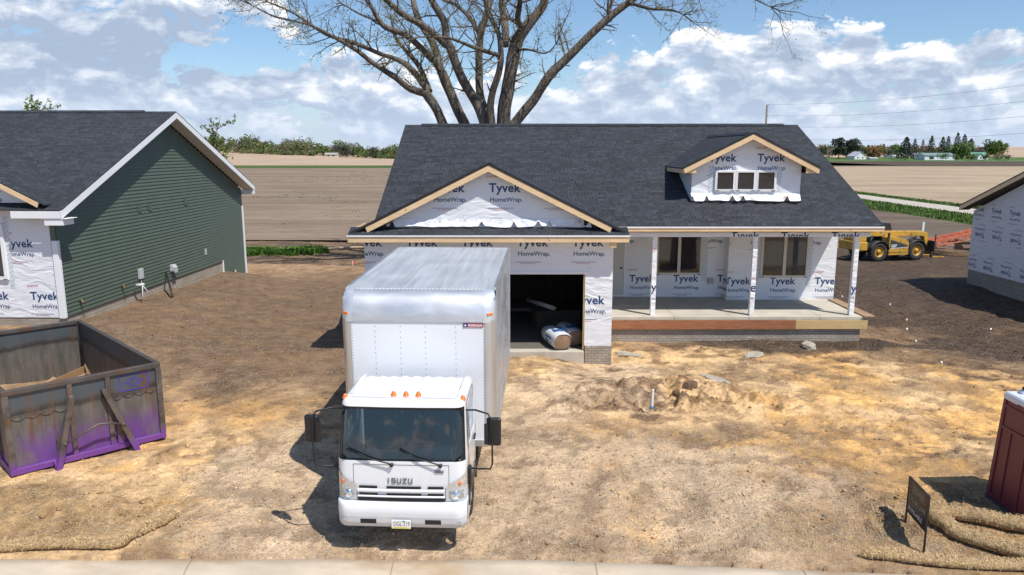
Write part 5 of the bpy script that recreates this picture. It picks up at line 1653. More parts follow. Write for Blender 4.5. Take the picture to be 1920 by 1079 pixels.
b.lathe((-.19, .80, .62), (-1, 0, 0), [(-.02, .035), (.03, .035), (.031, 0)], 10); b.lathe((-.19, 1.82, .50), (-1, 0, 0), [(-.02, .035), (.03, .035), (.031, 0)], 10)
b.build('hook_bar', [RIB], DUMP)
# violet stencilled emblem: rounded frame with a diamond
VIO = M('violet_stencil', (.08, .045, .36), .5, var=(8, .3))
b = cm()
def yz(y, z): return (-.0035, y, z)
def ringp(cy, cz, hw, hh, t_, r_=.05, n=5):
    def rr(hw, hh, r_):
        o = []
        for (sx, sy, a0) in ((1, 1, 0), (-1, 1, 90), (-1, -1, 180), (1, -1, 270)):
            for k in range(n + 1):
                a = R(a0 + 90 * k / n); o.append((cy + sx * (hw - r_) + r_ * math.cos(a), cz + sy * (hh - r_) + r_ * math.sin(a)))
        return o
    A, B = rr(hw, hh, r_), rr(hw - t_, hh - t_, max(.01, r_ - t_))
    N_ = len(A)
    b.add([yz(*p) for p in A] + [yz(*p) for p in B], [(i, (i + 1) % N_, N_ + (i + 1) % N_, N_ + i) for i in range(N_)])
ringp(.48, 1.38, .27, .165, .022)
for (hw, hh) in ((.19, .10), (.14, .055)):
    A = [(.48 + hw, 1.38), (.48, 1.38 + hh), (.48 - hw, 1.38), (.48, 1.38 - hh)]; B = [(.48 + hw * .86, 1.38), (.48, 1.38 + hh * .82), (.48 - hw * .86, 1.38), (.48, 1.38 - hh * .82)]
    b.add([yz(*p) for p in A] + [yz(*p) for p in B], [(i, (i + 1) % 4, 4 + (i + 1) % 4, 4 + i) for i in range(4)])
b.build('stencil_emblem', [VIO], DUMP)
# things lying in the container
CARD = M('cardboard', (.42, .25, .12), .8, var=(3, .15))
def place_local(root, p):
    return root.matrix_basis @ Vector(p)
bpy.context.view_layer.update()
b = MB()
b.box(-.40, .40, -.011, 0, 0, .5); b.box(.41, .42, 0, .45, 0, .46); b.box(-.42, -.41, 0, .45, 0, .44); b.add([(-.4, -.01, .5), (.4, -.01, .5), (.34, -.25, .56), (-.34, -.25, .56)], [(0, 1, 2, 3)]); b.box(-.4, .4, .45, .461, 0, .42)
o = b.build('cardboard_box', [CARD]); o.location = place_local(DUMP, (1.3, 1.2, .84)); o.rotation_euler = (R(14), R(-20), R(30))
tag(o, 'open brown cardboard box inside the steel container', 'box')
b = MB(); b.box(-.5, .5, -.02, .02, -.05, .05); o = b.build('lumber_offcut', [WOODD]); o.location = place_local(DUMP, (.45, 2.35, 1.15)); o.rotation_euler = (R(20), R(60), R(60)); tag(o, 'lumber offcut standing in the near corner of the container', 'wood')
b = MB()
r = random.Random(5)
for k in range(30):
    c = Vector((r.uniform(.75, 4.8), r.uniform(.7, 2.0), .22 + r.uniform(0, .2)))
    b.M = Matrix.Translation(c) @ Matrix.Rotation(r.uniform(0, 6), 4, 'Z') @ Matrix.Rotation(r.uniform(-.6, .6), 4, 'X') @ Matrix.Rotation(r.uniform(-.6, .6), 4, 'Y')
    w_ = r.uniform(.15, .5); b.box(-w_, w_, -r.uniform(.04, .25), .1, -.02, .02, r.randrange(3))
b.M = None
o = b.build('debris', [CARD, WOODD, CARD]); o.location = DUMP.location; o.rotation_euler = DUMP.rotation_euler; tag(o, 'heap of board and cardboard scraps on the floor of the container', 'scrap heap', kind='stuff')

# ------------------------------------------------------------------ portable toilet
TOI = empty('portable_toilet', (8.36, 12.27, gz(8.6, 11.9) - .09), (0, 0, R(-2)), label='maroon portable toilet with white roof at the right edge', cat='toilet')
MAR = M('maroon_plastic', (.15, .028, .045), .42, var=(2, .12), bump=(40, .1, .004), dirt=((.2, .12, .1), 3, .15))
MARD = M('skid_plastic', (.06, .065, .075), .6, var=(4, .2), dirt=((.25, .18, .12), 4, .6))
# local: x 0 (left wall) .. 1.12, y 0 (back) .. -1.12 (front); walls lean in slightly
def lean(x, y, z):
    t_ = z / 2.1 * 0.075
    return (x + t_ * (1 - 2 * x / 1.12), y - t_ * (1 + 2 * y / 1.12), z)
b = MB()
def tp(pts, m=0): b.add([lean(*p) for p in pts], [tuple(range(len(pts)))], m)
cs = [(0, 0), (0, -1.12), (1.12, -1.12), (1.12, 0)]
for i in range(4):
    (xa, ya), (xb, yb) = cs[i], cs[(i + 1) % 4]
    tp([(xa, ya, .12), (xb, yb, .12), (xb, yb, 1.98), (xa, ya, 1.98)])
b.build('wall_panels', [MAR], TOI)
b = MB()
for (y0_, y1_) in ((0, -.07), (-1.05, -1.12)):
    b.add([lean(-.02, y, z) for y, z in ((y0_ + .01, .12), (y1_, .12), (y1_, 1.97), (y0_ + .01, 1.97))], [(0, 1, 2, 3)])
    b.add([lean(-.02, y1_ if y0_ == 0 else y0_, z) for z in (.12, 1.97)] + [lean(0, y1_ if y0_ == 0 else y0_, z) for z in (1.97, .12)], [(0, 1, 2, 3)])
b.prism([lean(.0, .012, .12), lean(-.02, .012, .12), lean(-.02, .012, 1.97), lean(.0, .012, 1.97)], (0, -.01, 0))
b.build('corner_flange', [MAR], TOI)
b = MB()
def bead(ya, yb, za, zb, w_=.03, o=.018):
    b.prism([lean(-o, ya, za), lean(-o, yb, za), lean(-o, yb, zb), lean(-o, ya, zb)], (o + .01, 0, 0))
bead(-.07, -1.05, 1.40, 1.45); bead(-.07, -1.05, 1.78, 1.82); bead(-.32, -.36, .2, 1.40); bead(-.76, -.80, .2, 1.40); bead(-.07, -1.05, .14, .2); bead(-.42, -.70, 1.86, 1.93, o=.03)
b.build('wall_beading', [MAR], TOI)
b = MB(); b.box(-.04, 1.16, -1.16, .04, .0, .12)
for k in range(10): b.box(-.05, -.041, -.06 - k * .11, -.02 - k * .11, .02, .1)
bevel(b.build('skid_base', [MARD], TOI), .015, 2)
b = MB()
vs = []; 
rings = [(.10, 1.90), (.045, 1.90), (.04, 1.99), (.07, 2.03), (.13, 2.05), (.28, 2.09), (.45, 2.11)]
for (i_, z) in rings:
    a = max(i_, -.05)
    vs += [(a, -a, z), (a, -1.12 + a, z), (1.12 - a, -1.12 + a, z), (1.12 - a, -a, z)]
fs = [(i * 4 + k, i * 4 + (k + 1) % 4, (i + 1) * 4 + (k + 1) % 4, (i + 1) * 4 + k) for i in range(len(rings) - 1) for k in range(4)] + [tuple(range(len(vs) - 4, len(vs)))]
b.add(vs, fs, 0, False)
ro = b.build('roof', [M('translucent_white_roof', (.72, .75, .78), .4)], TOI); bevel(ro, .02, 3)
b = MB(); b.lathe((.27, -.27, 2.03), (0, 0, 1), [(0, .11), (.06, .11), (.07, .07), (.075, .07), (.09, .065), (.09, 0)], 20); b.build('roof_boss', [M('boss_white', (.7, .72, .75), .4)], TOI)
b = MB(); b.lathe((.27, -.27, 2.11), (0, 0, 1), [(0, .065), (.05, .065), (.055, .055), (.045, .05), (.045, 0)], 20); b.build('vent_cap', [BLACKP], TOI)

# ------------------------------------------------------------------ yard sign
zs_ = gz(6.36, 10.9)
SG = empty('yard_sign', (6.36, 10.9, zs_), (0, 0, R(-96.5 + 180 - 180)), label='dark red and black for-sale yard sign on two metal legs by the straw rolls', cat='sign')
# local x runs from the far leg (-) to the near leg (+) ; sign face looks to local -y
SGR = M('sign_maroon', (.055, .012, .012), .45); SGD = M('sign_black', (.010, .011, .010), .4); SGF = M('sign_frame', (.015, .013, .013), .5)
SGT = M('sign_print', (.30, .36, .27), .5); SGW = M('sign_white_print', (.55, .56, .62), .5)
b = MB()
for x in (-.36, .36): b.box(x - .012, x + .012, -.012, .012, -.05 + (.0 if x > 0 else .03), .86)
b.box(-.36, .36, -.012, .012, .84, .862); b.box(-.36, .36, -.01, .01, .27, .29)
b.build('sign_frame', [SGF], SG)
b = MB(); b.box(-.347, .347, -.008, .008, .29, .84)
F = -.0085
def rect(x0, x1, z0, z1, m, o=0.0): b.add([(x0, F - o, z0), (x1, F - o, z0), (x1, F - o, z1), (x0, F - o, z1)], [(0, 1, 2, 3)], m)
rect(-.345, .345, .62, .838, 1, .001); rect(-.345, .345, .605, .612, 3, .0015)
for (x0, x1, z0, z1) in ((-.2, .24, .80, .806), (-.2, .24, .655, .661), (-.2, -.194, .655, .806), (.234, .24, .655, .806)): rect(x0, x1, z0, z1, 2, .002)
put_text(b, text_tris('E BOWERS', width=.38, height=.09), (0, F, 0), X_, Z_, .003, 2, (-.17, .686))
put_text(b, text_tris('515.585.2998', width=.60, height=.085), (0, F, 0), X_, Z_, .002, 2, (-.3, .50))
rect(-.30, .2, .455, .462, 2, .002)
put_text(b, text_tris('AVAILABLE', width=.52, height=.08, bold=.02), (0, F, 0), X_, Z_, .002, 4, (-.3, .335))
b.build('sign_panel', [SGD, SGR, SGT, M('sign_rust_line', (.25, .09, .05), .5), SGW], SG)

# ------------------------------------------------------------------ straw erosion rolls
STRAW = straw_mat('straw_roll')
STRAWF = M('straw_fibre', (.70, .50, .26), .7, var=(3, .3))
def straw_roll(name, pts, rad, label, seed=1, taper=True, grp='straw erosion rolls along the kerb'):
    # resample with Catmull-Rom
    P = [Vector((x, y, 0)) for x, y in pts]
    P = [P[0] * 2 - P[1]] + P + [P[-1] * 2 - P[-2]]
    out = []
    for i in range(1, len(P) - 2):
        n = max(2, int((P[i + 1] - P[i]).length / .035))
        for k in range(n):
            t_ = k / n; a, b_, c, d = P[i - 1], P[i], P[i + 1], P[i + 2]
            out.append(.5 * ((2 * b_) + (c - a) * t_ + (2 * a - 5 * b_ + 4 * c - d) * t_ ** 2 + (3 * b_ - a - 3 * c + d) * t_ ** 3))
    out.append(P[-2])
    mb = MB(); r_ = random.Random(seed)
    rads = []; pp = []
    for i, p in enumerate(out):
        rr = rad * (1 + .16 * (float(vnoise(i * .035, seed, 2.0, seed)) - .5) + .08 * (float(vnoise(i * .035, seed, 9.0, seed + 4)) - .5))
        if taper:
            e = min(i, len(out) - 1 - i) * .035
            rr *= min(1, .25 + e / .18) if e < .14 else 1
        rads.append(rr); pp.append(Vector((p.x, p.y, gz(p.x, p.y) + rr * .82)))
    n = 18
    vs = []; fs = []
    for i, p in enumerate(pp):
        d = (pp[min(i + 1, len(pp) - 1)] - pp[max(i - 1, 0)]).normalized()
        a = d.cross(Vector((0, 0, 1))).normalized(); u = a.cross(d).normalized()
        for k in range(n):
            th = 2 * math.pi * k / n
            q = rads[i] * (1 + .10 * (float(vnoise(i * .3, k * .9, 1.3, seed + 9)) - .5))
            vs.append(p + a * (math.cos(th) * q) + u * (math.sin(th) * q * .86))
    for i in range(len(pp) - 1):
        for k in range(n): fs.append((i * n + k, i * n + (k + 1) % n, (i + 1) * n + (k + 1) % n, (i + 1) * n + k))
    fs.append(tuple(range(n))[::-1]); fs.append(tuple(range(len(vs) - n, len(vs))))
    mb.add(vs, fs, 0, True)
    # loose fibres bristling from the skin
    for _ in range(int(len(pp) * 26)):
        i = r_.randrange(len(pp) - 1); th = r_.uniform(-.3, math.pi + .3)
        d = (pp[i + 1] - pp[i]).normalized(); a = d.cross(Vector((0, 0, 1))).normalized(); u = a.cross(d)
        nn = a * math.cos(th) + u * math.sin(th)
        c = pp[i] + nn * rads[i] * .93
        t1 = (d * r_.uniform(-1, 1) + nn.cross(d) * r_.uniform(-1, 1) + nn * r_.uniform(.1, .5)).normalized() * r_.uniform(.02, .055)
        w_ = nn.cross(t1).normalized() * .0022
        mb.add([c - w_, c + w_, c + t1 + w_, c + t1 - w_], [(0, 1, 2, 3)], 1)
    o = mb.build(name, [STRAW, STRAWF], fix=False)
    return tag(o, label, 'straw roll', grp)
straw_roll('straw_roll', [(-10.5, 10.68), (-9, 10.62), (-7.9, 10.60), (-7.3, 10.66), (-6.6, 10.62), (-6.1, 10.60), (-5.85, 10.74), (-5.68, 10.98), (-5.56, 11.26), (-5.46, 11.42)], .085, 'thin straw roll curving away from the kerb left of the truck', 3)
straw_roll('straw_roll', [(9.2, 10.7), (8.6, 10.84), (8.15, 11.0), (7.78, 11.22), (7.37, 11.47), (7.12, 11.50), (6.90, 11.35), (6.86, 11.05), (7.10, 10.80), (7.42, 10.58), (7.75, 10.35), (8.3, 10.22), (9, 10.15)], .135, 'thick straw roll folded back on itself beside the yard sign', 7, False)
straw_roll('straw_roll', [(5.26, 10.38), (5.7, 10.34), (6.3, 10.2), (6.9, 10.13), (7.5, 10.08), (8.6, 10.04), (9.6, 10.06)], .095, 'straw roll lying straight along the kerb in front of the yard sign', 11)

# ------------------------------------------------------------------ small yard things
b = MB(); b.tube([(0, 0, -.3), (.012, 0, .42)], .026, 14, cap=False); b.lathe((.012, 0, .40), (0, 0, 1), [(0, .026), (.03, .03), (.035, .03), (.036, 0)], 14)
o = b.build('standpipe', [VINYL]); o.location = (3.23, 16.47, gz(3.23, 16.47) + .16); tag(o, 'white plastic pipe standing in the dug hollow in the front yard', 'pipe')
b = MB(); b.lathe((0, 0, 0), (0, 0, 1), [(0, .05), (.05, .05), (.06, .03), (.06, 0)], 14); ob = b.build('pipe_collar', [M('blue_collar', (.05, .16, .28), .5)], o); ob.location = (0, 0, -.02)
STONE = M('broken_concrete', (.40, .355, .28), .9, var=(3, .25), bump=(9, .8, .05))
def rock(x, y, sx, sy, sz, label, cat, seed, mat=STONE, name='rubble_slab', grp=None):
    bm = bmesh.new(); bmesh.ops.create_icosphere(bm, subdivisions=3, radius=1)
    for v in bm.verts:
        c = v.co.copy()
        k = 1 + .5 * (float(vnoise(c.x + c.z, c.y - c.z, 1.4, seed)) - .5) + .25 * (float(vnoise(c.x - c.z, c.y + c.z, 4, seed + 1)) - .5)
        v.co = Vector((c.x * sx * k, c.y * sy * k, max(-.5, min(.8, c.z * 1.3)) * sz * k))
    me_ = bpy.data.meshes.new(name); bm.to_mesh(me_); bm.free(); me_.materials.append(mat)
    o = bpy.data.objects.new(name, me_); scene.collection.objects.link(o)
    o.location = (x, y, gz(x, y) + sz * .15); o.rotation_euler = (0, 0, seed * 1.3)
    return tag(o, label, cat, grp)
rock(8.73, 21.3, .32, .2, .13, 'pointed lump of broken concrete near the porch rim', 'rubble', 1)
rock(3.35, 20.9, .42, .16, .06, 'flat broken concrete slab just right of the brick pier', 'rubble', 2)
rock(6.9, 20.5, .40, .24, .04, 'low concrete spill midway before the porch', 'rubble', 3)
rock(5.25, 18.6, .5, .16, .03, 'grey crust of spilled concrete beyond the standpipe', 'rubble', 4)
SOILD = M('dark_clod', (.15, .095, .052), .95, var=(6, .3), bump=(8, 1, .06))
rock(4.35, 17.5, .17, .13, .17, 'dark soil clod topping the dug mound beyond the standpipe', 'soil clod', 5, SOILD, 'soil_clod')
rock(3.95, 17.2, .12, .10, .11, 'smaller soil clod left of the mound top', 'soil clod', 8, SOILD, 'soil_clod')
BLKT = M('black_pipe', (.02, .02, .02), .6)
b = MB(); b.tube([(-12.0, 25.9, gz(-12, 25.9) + .05), (-12.4, 26.6, .72), (-12.95, 27.6, .98)], .035, 8)
tag(b.build('drain_pipe', [BLKT]), 'black pipe sloping from the green siding down to the soil', 'pipe')
b = MB(); b.tube([(-12.95, 25.3, .9), (-12.7, 25.4, .92)], .05, 8); b.tube([(-12.75, 25.35, .9), (-12.65, 25.1, .5)], .016, 6); b.tube([(-12.75, 25.35, .9), (-12.55, 25.5, .5)], .016, 6)
tag(b.build('conduit_stub', [M('white_conduit', (.6, .6, .58), .5)]), 'pale utility stub on bent legs against the green siding', 'pipe')
LOGM = bark_mat('dead_log', (.42, .33, .22), (.55, .44, .30))
b = MB(); pts = [(-15.2, 55.0), (-13.5, 54.8), (-11.5, 55.1), (-9.0, 54.9), (-6.5, 54.6)]
b.tube([(x, y, gz(x, y) + .12) for x, y in pts], [.05, .08, .10, .09, .06], 8); tag(b.build('fallen_log', [LOGM]), 'bare fallen log at the field edge left of the house', 'log')
FLAG = M('orange_flag', (.75, .16, .08), .6)
for (x, y) in ((-9.6, 44.5), (-5.6, 48.0)):
    z = gz(x, y); b = MB(); b.tube([(x, y, z), (x, y, z + .5)], .012, 5); b.add([(x, y, z + .5), (x + .22, y, z + .47), (x + .22, y, z + .3), (x, y, z + .33)], [(0, 1, 2, 3)], 1)
    tag(b.build('marker_flag', [WHITE, FLAG]), 'orange flag on a wire left of the house, ' + ('the one nearer the green house' if x < -7 else 'the one nearer the garage'), 'flag')
r = random.Random(21)
CAPM = M('white_cap', (.8, .8, .78), .5)
for k, (px_, py_) in enumerate(((13.2, 24.3), (14.3, 26.4), (16.2, 24.6), (15.4, 29.8), (14.2, 31.5), (18.5, 26.0), (12.6, 22.6), (11.8, 19.8))):
    b = MB(); b.tube([(0, 0, -.05), (0, 0, .06)], .026, 8); o = b.build('survey_stub', [CAPM]); o.location = (px_, py_, gz(px_, py_)); o.rotation_euler = (r.uniform(-.4, .4), r.uniform(-.4, .4), 0)
    tag(o, 'small white plastic stub poking out of the dark soil right of the porch', 'stub', 'white stubs in the soil right of the porch')

# insulation rolls and a carton tube in the garage
def ins_roll(x, y, rot, label):
    rt = empty('insulation_roll', (x, y, .0), (0, 0, rot), label=label, cat='insulation', group='insulation rolls in the garage')
    b = MB(); n = 20; L = 1.25; vs = []
    for i, (yy, sc) in enumerate(((0, .93), (.05, 1.0), (.4, 1.03), (.8, 1.0), (1.15, .95), (1.25, .7))):
        for k in range(n):
            a = 2 * math.pi * k / n
            q = .235 * sc * (1 + .04 * (float(vnoise(k * .8, yy * 3, 1, 4)) - .5)); e = 1.15
            vs.append((q * e * math.copysign(abs(math.cos(a)) ** .8, math.cos(a)), yy, .235 + q * math.copysign(abs(math.sin(a)) ** .8, math.sin(a))))
    fs = [(i * n + k, i * n + (k + 1) % n, (i + 1) * n + (k + 1) % n, (i + 1) * n + k) for i in range(5) for k in range(n)]
    b.add(vs, fs, 0, True); b.add(vs[-n:], [tuple(range(n))], 0)
    put_text(b, text_tris('R-19', height=.14, bold=.02), (-.12, .75, .478), (1, 0, 0), (0, -1, 0), .004, 1)
    b.box(-.14, .14, .3, .55, .474, .479, 1); b.box(-.272, -.268, .25, .7, .14, .32, 1)
    b.build('wrapper', [M('bag_white', (.72, .74, .77), .35, bump=(6, .6, .04)), M('bag_blue', (.04, .13, .36), .4)], rt)
    b = MB(); vs = [(v[0] * .93, -.0 + .02, .235 + (v[2] - .235) * .93) for v in vs[:n]]
    b.add([(0, .0, .235)] + vs, [(0, 1 + k, 1 + (k + 1) % n) for k in range(n)], 0)
    b.build('batt_end', [wood_mat('batt_fibre', (.17, .10, .055), (.33, .21, .13), False, 1)], rt)
ins_roll(1.42, 20.12, R(16), 'nearer white and blue wrapped insulation roll with its brown end facing out')
ins_roll(1.80, 20.55, R(13), 'white and blue wrapped insulation roll half hidden behind the brick pier')
b = MB(); b.tube([(0, 0, .07), (1.0, 1.2, .07)], .07, 12); b.tube([(-.02, -.024, .07), (0, 0, .07)], .055, 12)
o = b.build('carton_tube', [M('tube_white', (.6, .6, .6), .5)]); o.location = (1.3, 22.6, .6); o.rotation_euler = (0, 0, R(70)); tag(o, 'white tube lying in the dark of the garage', 'tube')
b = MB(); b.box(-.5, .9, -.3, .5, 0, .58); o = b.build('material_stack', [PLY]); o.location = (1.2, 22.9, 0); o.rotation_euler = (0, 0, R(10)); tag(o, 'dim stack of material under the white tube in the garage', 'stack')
LIMBS = {
    'A': [(-1.47, 45.98, -1.52, 0.462), (-2.07, 45.91, 0.99, 0.43), (-3.1, 45.81, 4.03, 0.384), (-3.75, 45.75, 6.12, 0.337), (-4.11, 45.72, 7.03, 0.306), (-4.68, 45.68, 8.16, 0.291), (-5.11, 45.66, 8.81, 0.291)],
    'A1': [(-5.11, 45.66, 8.81, 0.26), (-5.95, 45.34, 9.0, 0.213), (-6.77, 45.01, 9.68, 0.181), (-7.99, 44.67, 10.41, 0.157), (-9.05, 44.34, 11.2, 0.126), (-10.22, 44.01, 11.84, 0.096), (-11.38, 43.68, 12.39, 0.073), (-13.07, 43.35, 12.74, 0.051), (-14.3, 43.02, 13.33, 0.029)],
    'A2': [(-4.99, 45.66, 8.85, 0.229), (-5.41, 45.85, 9.61, 0.207), (-6.45, 46.03, 10.64, 0.17), (-7.95, 46.23, 11.16, 0.139), (-9.46, 46.43, 11.8, 0.124), (-11.13, 46.62, 12.29, 0.094), (-12.91, 46.8, 13.46, 0.071), (-14.57, 46.99, 14.2, 0.047)],
    'A3': [(-4.89, 45.66, 8.91, 0.199), (-5.15, 46.14, 9.5, 0.185), (-5.63, 46.61, 10.56, 0.156), (-6.87, 47.07, 11.92, 0.118), (-7.52, 47.54, 12.86, 0.088), (-9.26, 48.01, 13.66, 0.064), (-10.41, 48.49, 14.33, 0.049)],
    'B': [(-1.32, 46.03, -1.52, 0.617), (-1.61, 46.28, 2.49, 0.465), (-2.36, 46.47, 5.53, 0.389), (-2.96, 46.57, 7.1, 0.343), (-3.56, 46.66, 8.51, 0.328), (-4.23, 46.76, 10.14, 0.298)],
    'B1': [(-4.23, 46.76, 10.14, 0.251), (-4.7, 46.37, 10.82, 0.217), (-6.12, 46.02, 12.06, 0.2), (-7.51, 45.63, 12.63, 0.168), (-8.0, 45.25, 13.47, 0.136), (-8.47, 44.87, 14.21, 0.113), (-8.78, 44.52, 15.48, 0.082), (-8.8, 44.18, 16.84, 0.052)],
    'B2': [(-4.27, 46.75, 10.06, 0.266), (-4.5, 47.4, 11.08, 0.27), (-5.0, 48.05, 12.2, 0.257), (-5.83, 48.72, 13.49, 0.228), (-6.19, 49.38, 14.79, 0.198), (-6.71, 50.09, 16.73, 0.151), (-6.91, 50.8, 18.99, 0.094)],
    'C': [(-1.24, 45.97, -1.51, 0.616), (-1.28, 45.67, 3.29, 0.459), (-1.41, 45.49, 6.11, 0.396), (-1.55, 45.43, 7.06, 0.35), (-1.99, 45.37, 8.14, 0.319), (-2.99, 45.26, 9.84, 0.288), (-3.69, 45.16, 11.52, 0.257), (-3.88, 45.08, 12.75, 0.226), (-4.64, 45.0, 13.97, 0.196), (-5.03, 44.9, 15.56, 0.135), (-4.83, 44.78, 17.52, 0.075)],
    'C1': [(-3.84, 45.16, 11.45, 0.197), (-4.88, 44.3, 12.35, 0.193), (-6.03, 43.47, 12.89, 0.175), (-6.84, 42.63, 13.52, 0.15), (-7.59, 41.77, 14.49, 0.105), (-8.16, 40.91, 15.51, 0.062)],
    'D': [(-1.19, 46.06, -1.53, 0.54), (-1.23, 46.75, 4.0, 0.376), (-1.38, 47.14, 7.12, 0.332), (-1.92, 47.32, 8.56, 0.254), (-2.02, 47.6, 10.81, 0.239), (-1.91, 47.81, 12.46, 0.224), (-1.6, 47.96, 13.65, 0.209), (-1.29, 48.07, 14.55, 0.201), (-1.14, 48.27, 16.18, 0.145), (-1.36, 48.59, 18.69, 0.081)],
    'D1': [(-1.94, 47.8, 12.39, 0.144), (-2.58, 49.2, 13.57, 0.148), (-3.45, 50.57, 14.56, 0.127), (-4.69, 51.93, 15.43, 0.104), (-5.82, 53.37, 16.99, 0.071)],
    'E': [(-1.13, 45.94, -1.51, 0.462), (-1.19, 45.24, 4.05, 0.318), (-1.24, 44.87, 7.04, 0.27), (-1.2, 44.67, 8.67, 0.224), (-0.78, 44.53, 9.77, 0.201), (-0.64, 44.39, 10.87, 0.178), (-0.77, 44.24, 12.07, 0.133), (-1.33, 44.13, 13.0, 0.103), (-1.6, 43.99, 14.04, 0.074), (-2.14, 43.83, 15.32, 0.051)],
    'F': [(-1.0, 46.0, -1.52, 0.847), (-0.68, 46.0, 3.12, 0.616), (-0.49, 46.0, 6.12, 0.478), (-0.44, 46.0, 7.08, 0.447), (-0.29, 46.0, 8.76, 0.431), (-0.07, 46.0, 10.49, 0.416), (0.26, 46.0, 11.77, 0.385), (1.23, 46.0, 13.04, 0.323), (1.84, 46.0, 13.88, 0.277), (2.05, 46.0, 14.71, 0.231), (2.69, 46.0, 16.63, 0.154), (2.95, 46.0, 18.52, 0.077)],
    'F1': [(-0.39, 46.0, 11.56, 0.216), (-0.49, 46.75, 13.16, 0.235), (-0.6, 47.5, 14.44, 0.207), (-0.68, 48.25, 16.32, 0.145), (-0.22, 49.0, 19.08, 0.074)],
    'F2': [(0.67, 46.0, 12.41, 0.169), (0.29, 45.0, 12.87, 0.181), (0.43, 44.0, 13.64, 0.162), (0.62, 43.0, 14.62, 0.115), (0.86, 42.0, 16.15, 0.063)],
    'F3': [(-0.64, 44.4, 10.8, 0.134), (-1.89, 43.61, 11.08, 0.124), (-2.95, 42.82, 11.4, 0.093), (-3.7, 42.06, 11.49, 0.07), (-4.83, 41.33, 11.39, 0.042)],
    'F4': [(0.08, 46.0, 11.35, 0.123), (0.95, 45.0, 11.22, 0.068), (1.92, 44.0, 10.89, 0.044), (2.42, 43.0, 11.23, 0.029)],
    'G': [(-0.85, 45.97, -1.51, 0.693), (-0.52, 45.68, 3.14, 0.459), (-0.22, 45.53, 5.53, 0.366), (0.16, 45.43, 7.06, 0.32), (1.41, 45.34, 8.57, 0.304), (2.28, 45.26, 9.84, 0.28), (3.43, 45.19, 10.96, 0.265), (4.85, 45.1, 12.34, 0.242), (5.83, 45.05, 13.16, 0.211), (6.81, 45.01, 13.86, 0.166), (7.92, 44.96, 14.64, 0.12), (9.71, 44.89, 15.83, 0.068)],
    'G1': [(5.41, 45.08, 12.75, 0.136), (5.79, 46.01, 13.88, 0.123), (6.18, 46.93, 15.18, 0.094), (6.09, 47.79, 17.35, 0.056)],
    'G2': [(6.6, 45.01, 13.81, 0.121), (7.41, 44.29, 13.43, 0.096), (7.99, 43.55, 13.19, 0.088), (8.74, 42.81, 13.01, 0.057), (9.2, 42.08, 12.65, 0.028)],
    'G3': [(7.92, 44.96, 14.64, 0.09), (10.45, 43.64, 14.5, 0.066), (12.45, 42.35, 13.72, 0.05), (13.55, 41.07, 12.85, 0.028)]}
# ------------------------------------------------------------------ the big bare tree
BARK = bark_mat('tree_bark', (.058, .047, .038), (.20, .165, .13))
TWIG = bark_mat('twig_bark', (.12, .095, .07), (.22, .18, .13))
BUD = leaf_mat('spring_buds', (.20, .23, .06), (.30, .30, .10), .35)
CUT = M('sawn_wood', (.50, .33, .2), .8)
def smooth_path(P, step=.35):
    P = [Vector(p) for p in P]
    Q = [P[0] * 2 - P[1]] + P + [P[-1] * 2 - P[-2]]
    out = []
    for i in range(1, len(Q) - 2):
        n = max(2, int((Q[i + 1] - Q[i]).to_3d().length / step))
        for k in range(n):
            t_ = k / n; a, b_, c, d = Q[i - 1], Q[i], Q[i + 1], Q[i + 2]
            out.append(.5 * ((2 * b_) + (c - a) * t_ + (2 * a - 5 * b_ + 4 * c - d) * t_ ** 2 + (3 * b_ - a - 3 * c + d) * t_ ** 3))
    out.append(Q[-2])
    return out
def grow(mb, lf, p, d, L, r, lvl, rr, mlvl=3, up=.10, leaf=.045, nleaf=2, dens=(.45, .21, .15), gnarl=.28):
    n = max(3, int(L / (.45 if lvl < 2 else .2)))
    pts = [p.copy()]; rad = [r]; dirs = [d.copy()]
    for i in range(n):
        d = (d + Vector((rr.gauss(0, gnarl), rr.gauss(0, gnarl), rr.gauss(0, gnarl * .8) + up)) * (.6 if lvl < 2 else .8)).normalized()
        p = p + d * (L / n)
        pts.append(p.copy()); rad.append(r * (1 - .82 * (i + 1) / n)); dirs.append(d.copy())
    mb.tube(pts, rad, 5 if lvl == 1 else (4 if lvl == 2 else 3), 0, True, False)
    if lvl >= mlvl:
        for _ in range(nleaf):
            i = rr.randrange(1, len(pts)); c = pts[i] + Vector((rr.gauss(0, .04), rr.gauss(0, .04), rr.gauss(0, .04)))
            a = Vector((rr.gauss(0, 1), rr.gauss(0, 1), rr.gauss(0, 1))).normalized() * leaf * rr.uniform(.6, 1.5); b_ = a.orthogonal().normalized() * leaf * .7
            lf.add([c - a, c + b_, c + a, c - b_], [(0, 1, 2, 3)])
        return
    k = int(L / dens[lvl - 1])
    for j in range(k):
        t_ = .18 + .82 * (j + rr.random()) / max(1, k)
        i = min(len(pts) - 1, int(t_ * n))
        dd = dirs[i]; o = dd.orthogonal().normalized(); o.rotate(Matrix.Rotation(rr.uniform(0, 2 * math.pi), 3, dd))
        nd = (dd * rr.uniform(.5, 1.0) + o * rr.uniform(.6, 1.0)).normalized()
        grow(mb, lf, pts[i], nd, L * rr.uniform(.28, .5) * (1.1 - .4 * t_), rad[i] * .55, lvl + 1, rr, mlvl, up * .6, leaf, nleaf, dens, gnarl)

